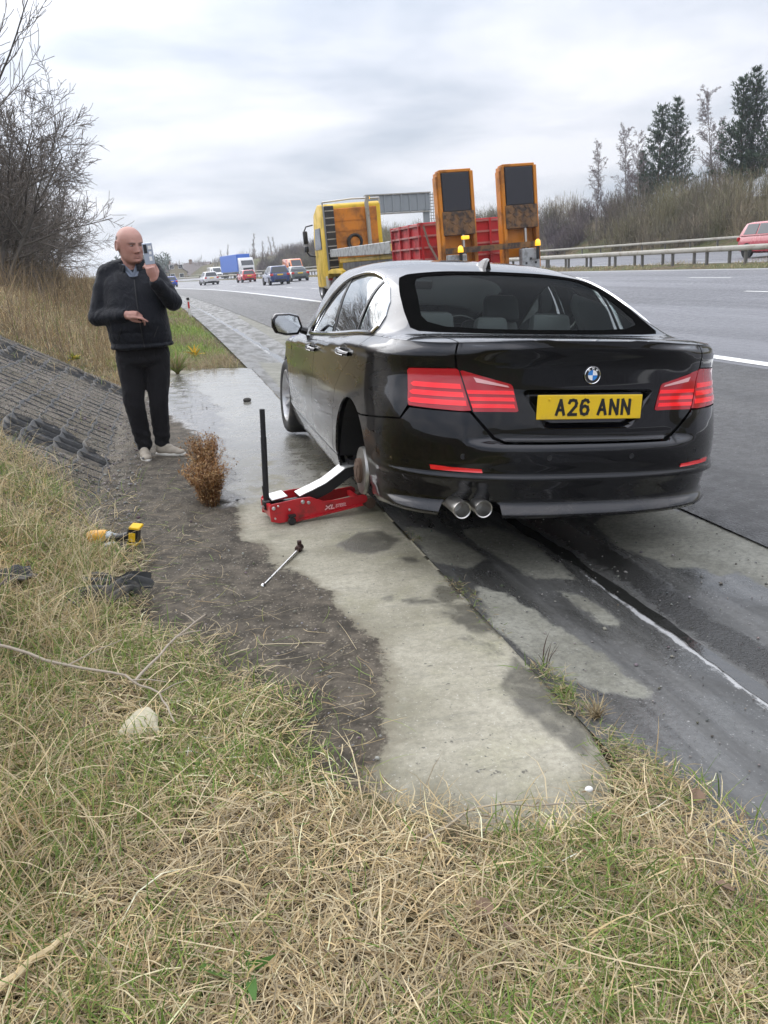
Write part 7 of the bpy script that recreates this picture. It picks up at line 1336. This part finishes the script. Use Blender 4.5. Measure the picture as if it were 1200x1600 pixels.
def j_disp(co, no):
    x, y, z = co[:, 0], co[:, 1], co[:, 2]; d = .005*wr3(co, .16, 201)+.0025*wr3(co, .05, 202); tor = sm(.24, .20, np.abs(x-.01))*sm(1.40, 1.36, z)
    for zs, am in ((.93, .007), (1.01, .004)): d -= am*np.exp(-((z-zs+.012*np.sin(x*5))/.007)**2)*tor
    d += .006*(1-tor*.7)*wr3(co, .09, 211)
    d -= .007*np.exp(-((x-.045)/.007)**2)*sm(0, -.05, y)*sm(1.45, 1.4, z); d += .010*sm(.925, .905, z)*sm(.885, .90, z); return d
jk_ = fused('jacket', jm, .0085, M['jacket'], man, 14, j_disp)
from mathutils.bvhtree import BVHTree
bv = BVHTree.FromPolygons([v.co.copy() for v in jk_.data.vertices], [tuple(p.vertices) for p in jk_.data.polygons])
def front(x, z, off=.003):
    h = bv.ray_cast(Vector((x, -1.5, z)), Vector((0, 1, 0))); return Vector((x, (h[0].y if h[0] else -.15)-off, z))
MB().tube([front(.045+.012*math.sin(z*4), z) for z in np.linspace(1.40, .90, 22) if not (1.08 < z < 1.20)], .0035, 6).build('zip', M['trim'], jk_, smooth=True)
for x0, x1, z0, z1 in ((-.15, -.105, .965, 1.06), (.12, .165, .965, 1.05)): MB().tube([front(x0+(x1-x0)*k/5, z0+(z1-z0)*k/5) for k in range(6)], .003, 6).build('pocket_seam', M['trim'], jk_, smooth=True)
# cuffs, stand-up collar, shirt
MB().tube([(-.085, -.209, 1.150), (-.052, -.238, 1.150)], [.050, .044], 16).build('cuff', M['jacket'], jk_, bevel=.006, smooth=True); MB().tube([(.195, -.286, 1.368), (.187, -.298, 1.392)], [.048, .043], 16).build('cuff', M['jacket'], jk_, bevel=.006, smooth=True)
V = []; n = 26
for z, r, t_ in ((0, 1.12, 0), (.035, 1.07, .0), (.070, 1.02, 0), (.070, .93, 0), (.0, .95, 0)):
    for k in range(n): a = R(-62+304*k/(n-1)); op = math.cos(a+math.pi/2)*0; V.append((.022+.092*r*math.cos(a), .012+.100*r*math.sin(a)-.012, 1.478+z*(1-.30*max(0, -math.sin(a)))+.022*math.sin(a)))
m = MB(); m.add(V, [(i*n+k, i*n+k+1, ((i+1) % 5)*n+k+1, ((i+1) % 5)*n+k) for i in range(5) for k in range(n-1)]+[tuple(i*n for i in range(5)), tuple(i*n+n-1 for i in range(4, -1, -1))]); m.build('collar', M['jacket'], jk_, bevel=.006, seg=2, smooth=True)
m = MB()
for s in (-1, 1):
    P = [(.022+s*.060, -.055, 1.525), (.022+s*.074, -.040, 1.50), (.035+s*.028, -.135, 1.425), (.035+s*.0, -.140, 1.420), (.035+s*.0, -.125, 1.455), (.022+s*.040, -.083, 1.515)]; m.add(P+[(x, y+.012, z-.004) for x, y, z in P], [tuple(range(6)), tuple(range(11, 5, -1))]+[(i, (i+1) % 6, 6+(i+1) % 6, 6+i) for i in range(6)])
m.build('shirt_collar', M['shirt'], man, bevel=.003)
# trousers
tm = MB()
for z, rx, ry in ((.92, .205, .158), (.86, .208, .158), (.80, .200, .150)): tm.ball((.012, 0, z), (rx, ry, .075), 12, 20)
limb(tm, [(-.090, 0, .82), (-.100, -.012, .62), KL, (-.098, -.01, .25), (-.085, .0, .105)], [.112, .097, .080, .073, .062]); limb(tm, [(.112, 0, .82), (.098, -.012, .62), KR, (.070, .0, .25), (.060, .02, .105)], [.110, .095, .078, .071, .060])
tm.tube([(-.085, 0, .105), (-.085, 0, .070)], [.064, .056], 16); tm.tube([(.06, .02, .105), (.06, .02, .070)], [.062, .055], 16)
def t_disp(co, no):
    z = co[:, 2]; d = .005*wr3(co, .16, 301)+.004*wr3(co, .06, 302); low_ = sm(.34, .14, z)+.5*np.exp(-((z-.44)/.06)**2); d += .004*low_*np.sin(z*80+co[:, 0]*26+2.5*fbm(co[:, 0], co[:, 1], .08, 2, 5)); return d
fused('trousers', tm, .009, M['trousers'], man, 5, t_disp)
# trainers
def shoe(x, y, rz):
    t = empty('shoe', (x, y, 0), rz); t.parent = man; s = MB()
    s.ball((0, .03, .055), (.041, .075, .05), 10, 16); s.ball((0, -.05, .042), (.044, .075, .036), 10, 16); s.ball((0, -.115, .032), (.041, .055, .026), 10, 16); s.tube([(0, .05, .05), (0, .048, .098)], [.042, .040], 16); s.ball((0, -.02, .066), (.034, .05, .034), 10, 14)
    up_ = fused('upper', s, .006, M['shoe'], t, 4); ol = [(.043*math.cos(a)*(1+.10*math.sin(a)*-1), -.035+.145*math.sin(a)) for a in np.linspace(0, 2*math.pi, 28, endpoint=False)]
    MB().prism(ol, 'z', 0, .026).build('sole', M['sole'], t, bevel=.007, smooth=True)
    for k in range(4): MB().tube([(-.022, -.06+.02*k, .070+.006*k), (0, -.062+.02*k, .079+.007*k), (.022, -.06+.02*k, .070+.006*k)], .0032, 6).build('lace', M['sole'], up_, smooth=True)
shoe(-.090, -.045, R(8)); shoe(.085, -.02, R(58))
# the phone in his hand
M['phone'] = simple('phone_case', (.45, .50, .60), .15, .3, .1, 8); ph = MB().box((0, 0, 0), (.072, .009, .150)).build('phone', M['phone'], bevel=.006, seg=2); ph.location = (-.285+.172, 6.79-.372, gz1(-.285, 6.79)+.012+1.575); ph.rotation_euler = (R(4), R(-3), R(12)); tag(ph, 'pale blue phone held upright in the raised hand of the man', 'phone')
MB().bx(-.030, -.006, -.0075, -.0040, .005, .065).build('camera_block', M['ink'], ph, bevel=.003)
for z in (.052, .034, .016): MB().lathe([(-.0085, .0001), (-.009, .006), (-.0075, .007)], 14, 'y', (-.018, 0, z)).build('lens', M['pane'], ph)
for x0, x1, z0, z1 in ((.002, .026, .03, .055), (.004, .022, -.005, .015), (.0, .02, -.05, -.02)): MB().bx(x0, x1, -.0056, -.0044, z0, z1).build('sticker', M['badge_white'], ph)
# ------------------------------------------------------------------ air
hz_ = MB().bx(-900, 900, -300, 1700, -2, 40).build('haze', None); hz_['kind'] = 'stuff'
t = NT('air'); t.t.nodes.remove(t.b); v = t.n('ShaderNodeVolumePrincipled'); v.inputs['Color'].default_value = (.88, .92, .98, 1); v.inputs['Density'].default_value = .0005; v.inputs['Anisotropy'].default_value = .2
t.t.links.new(v.outputs[0], t.out.inputs['Volume']); hz_.data.materials.append(t.m)
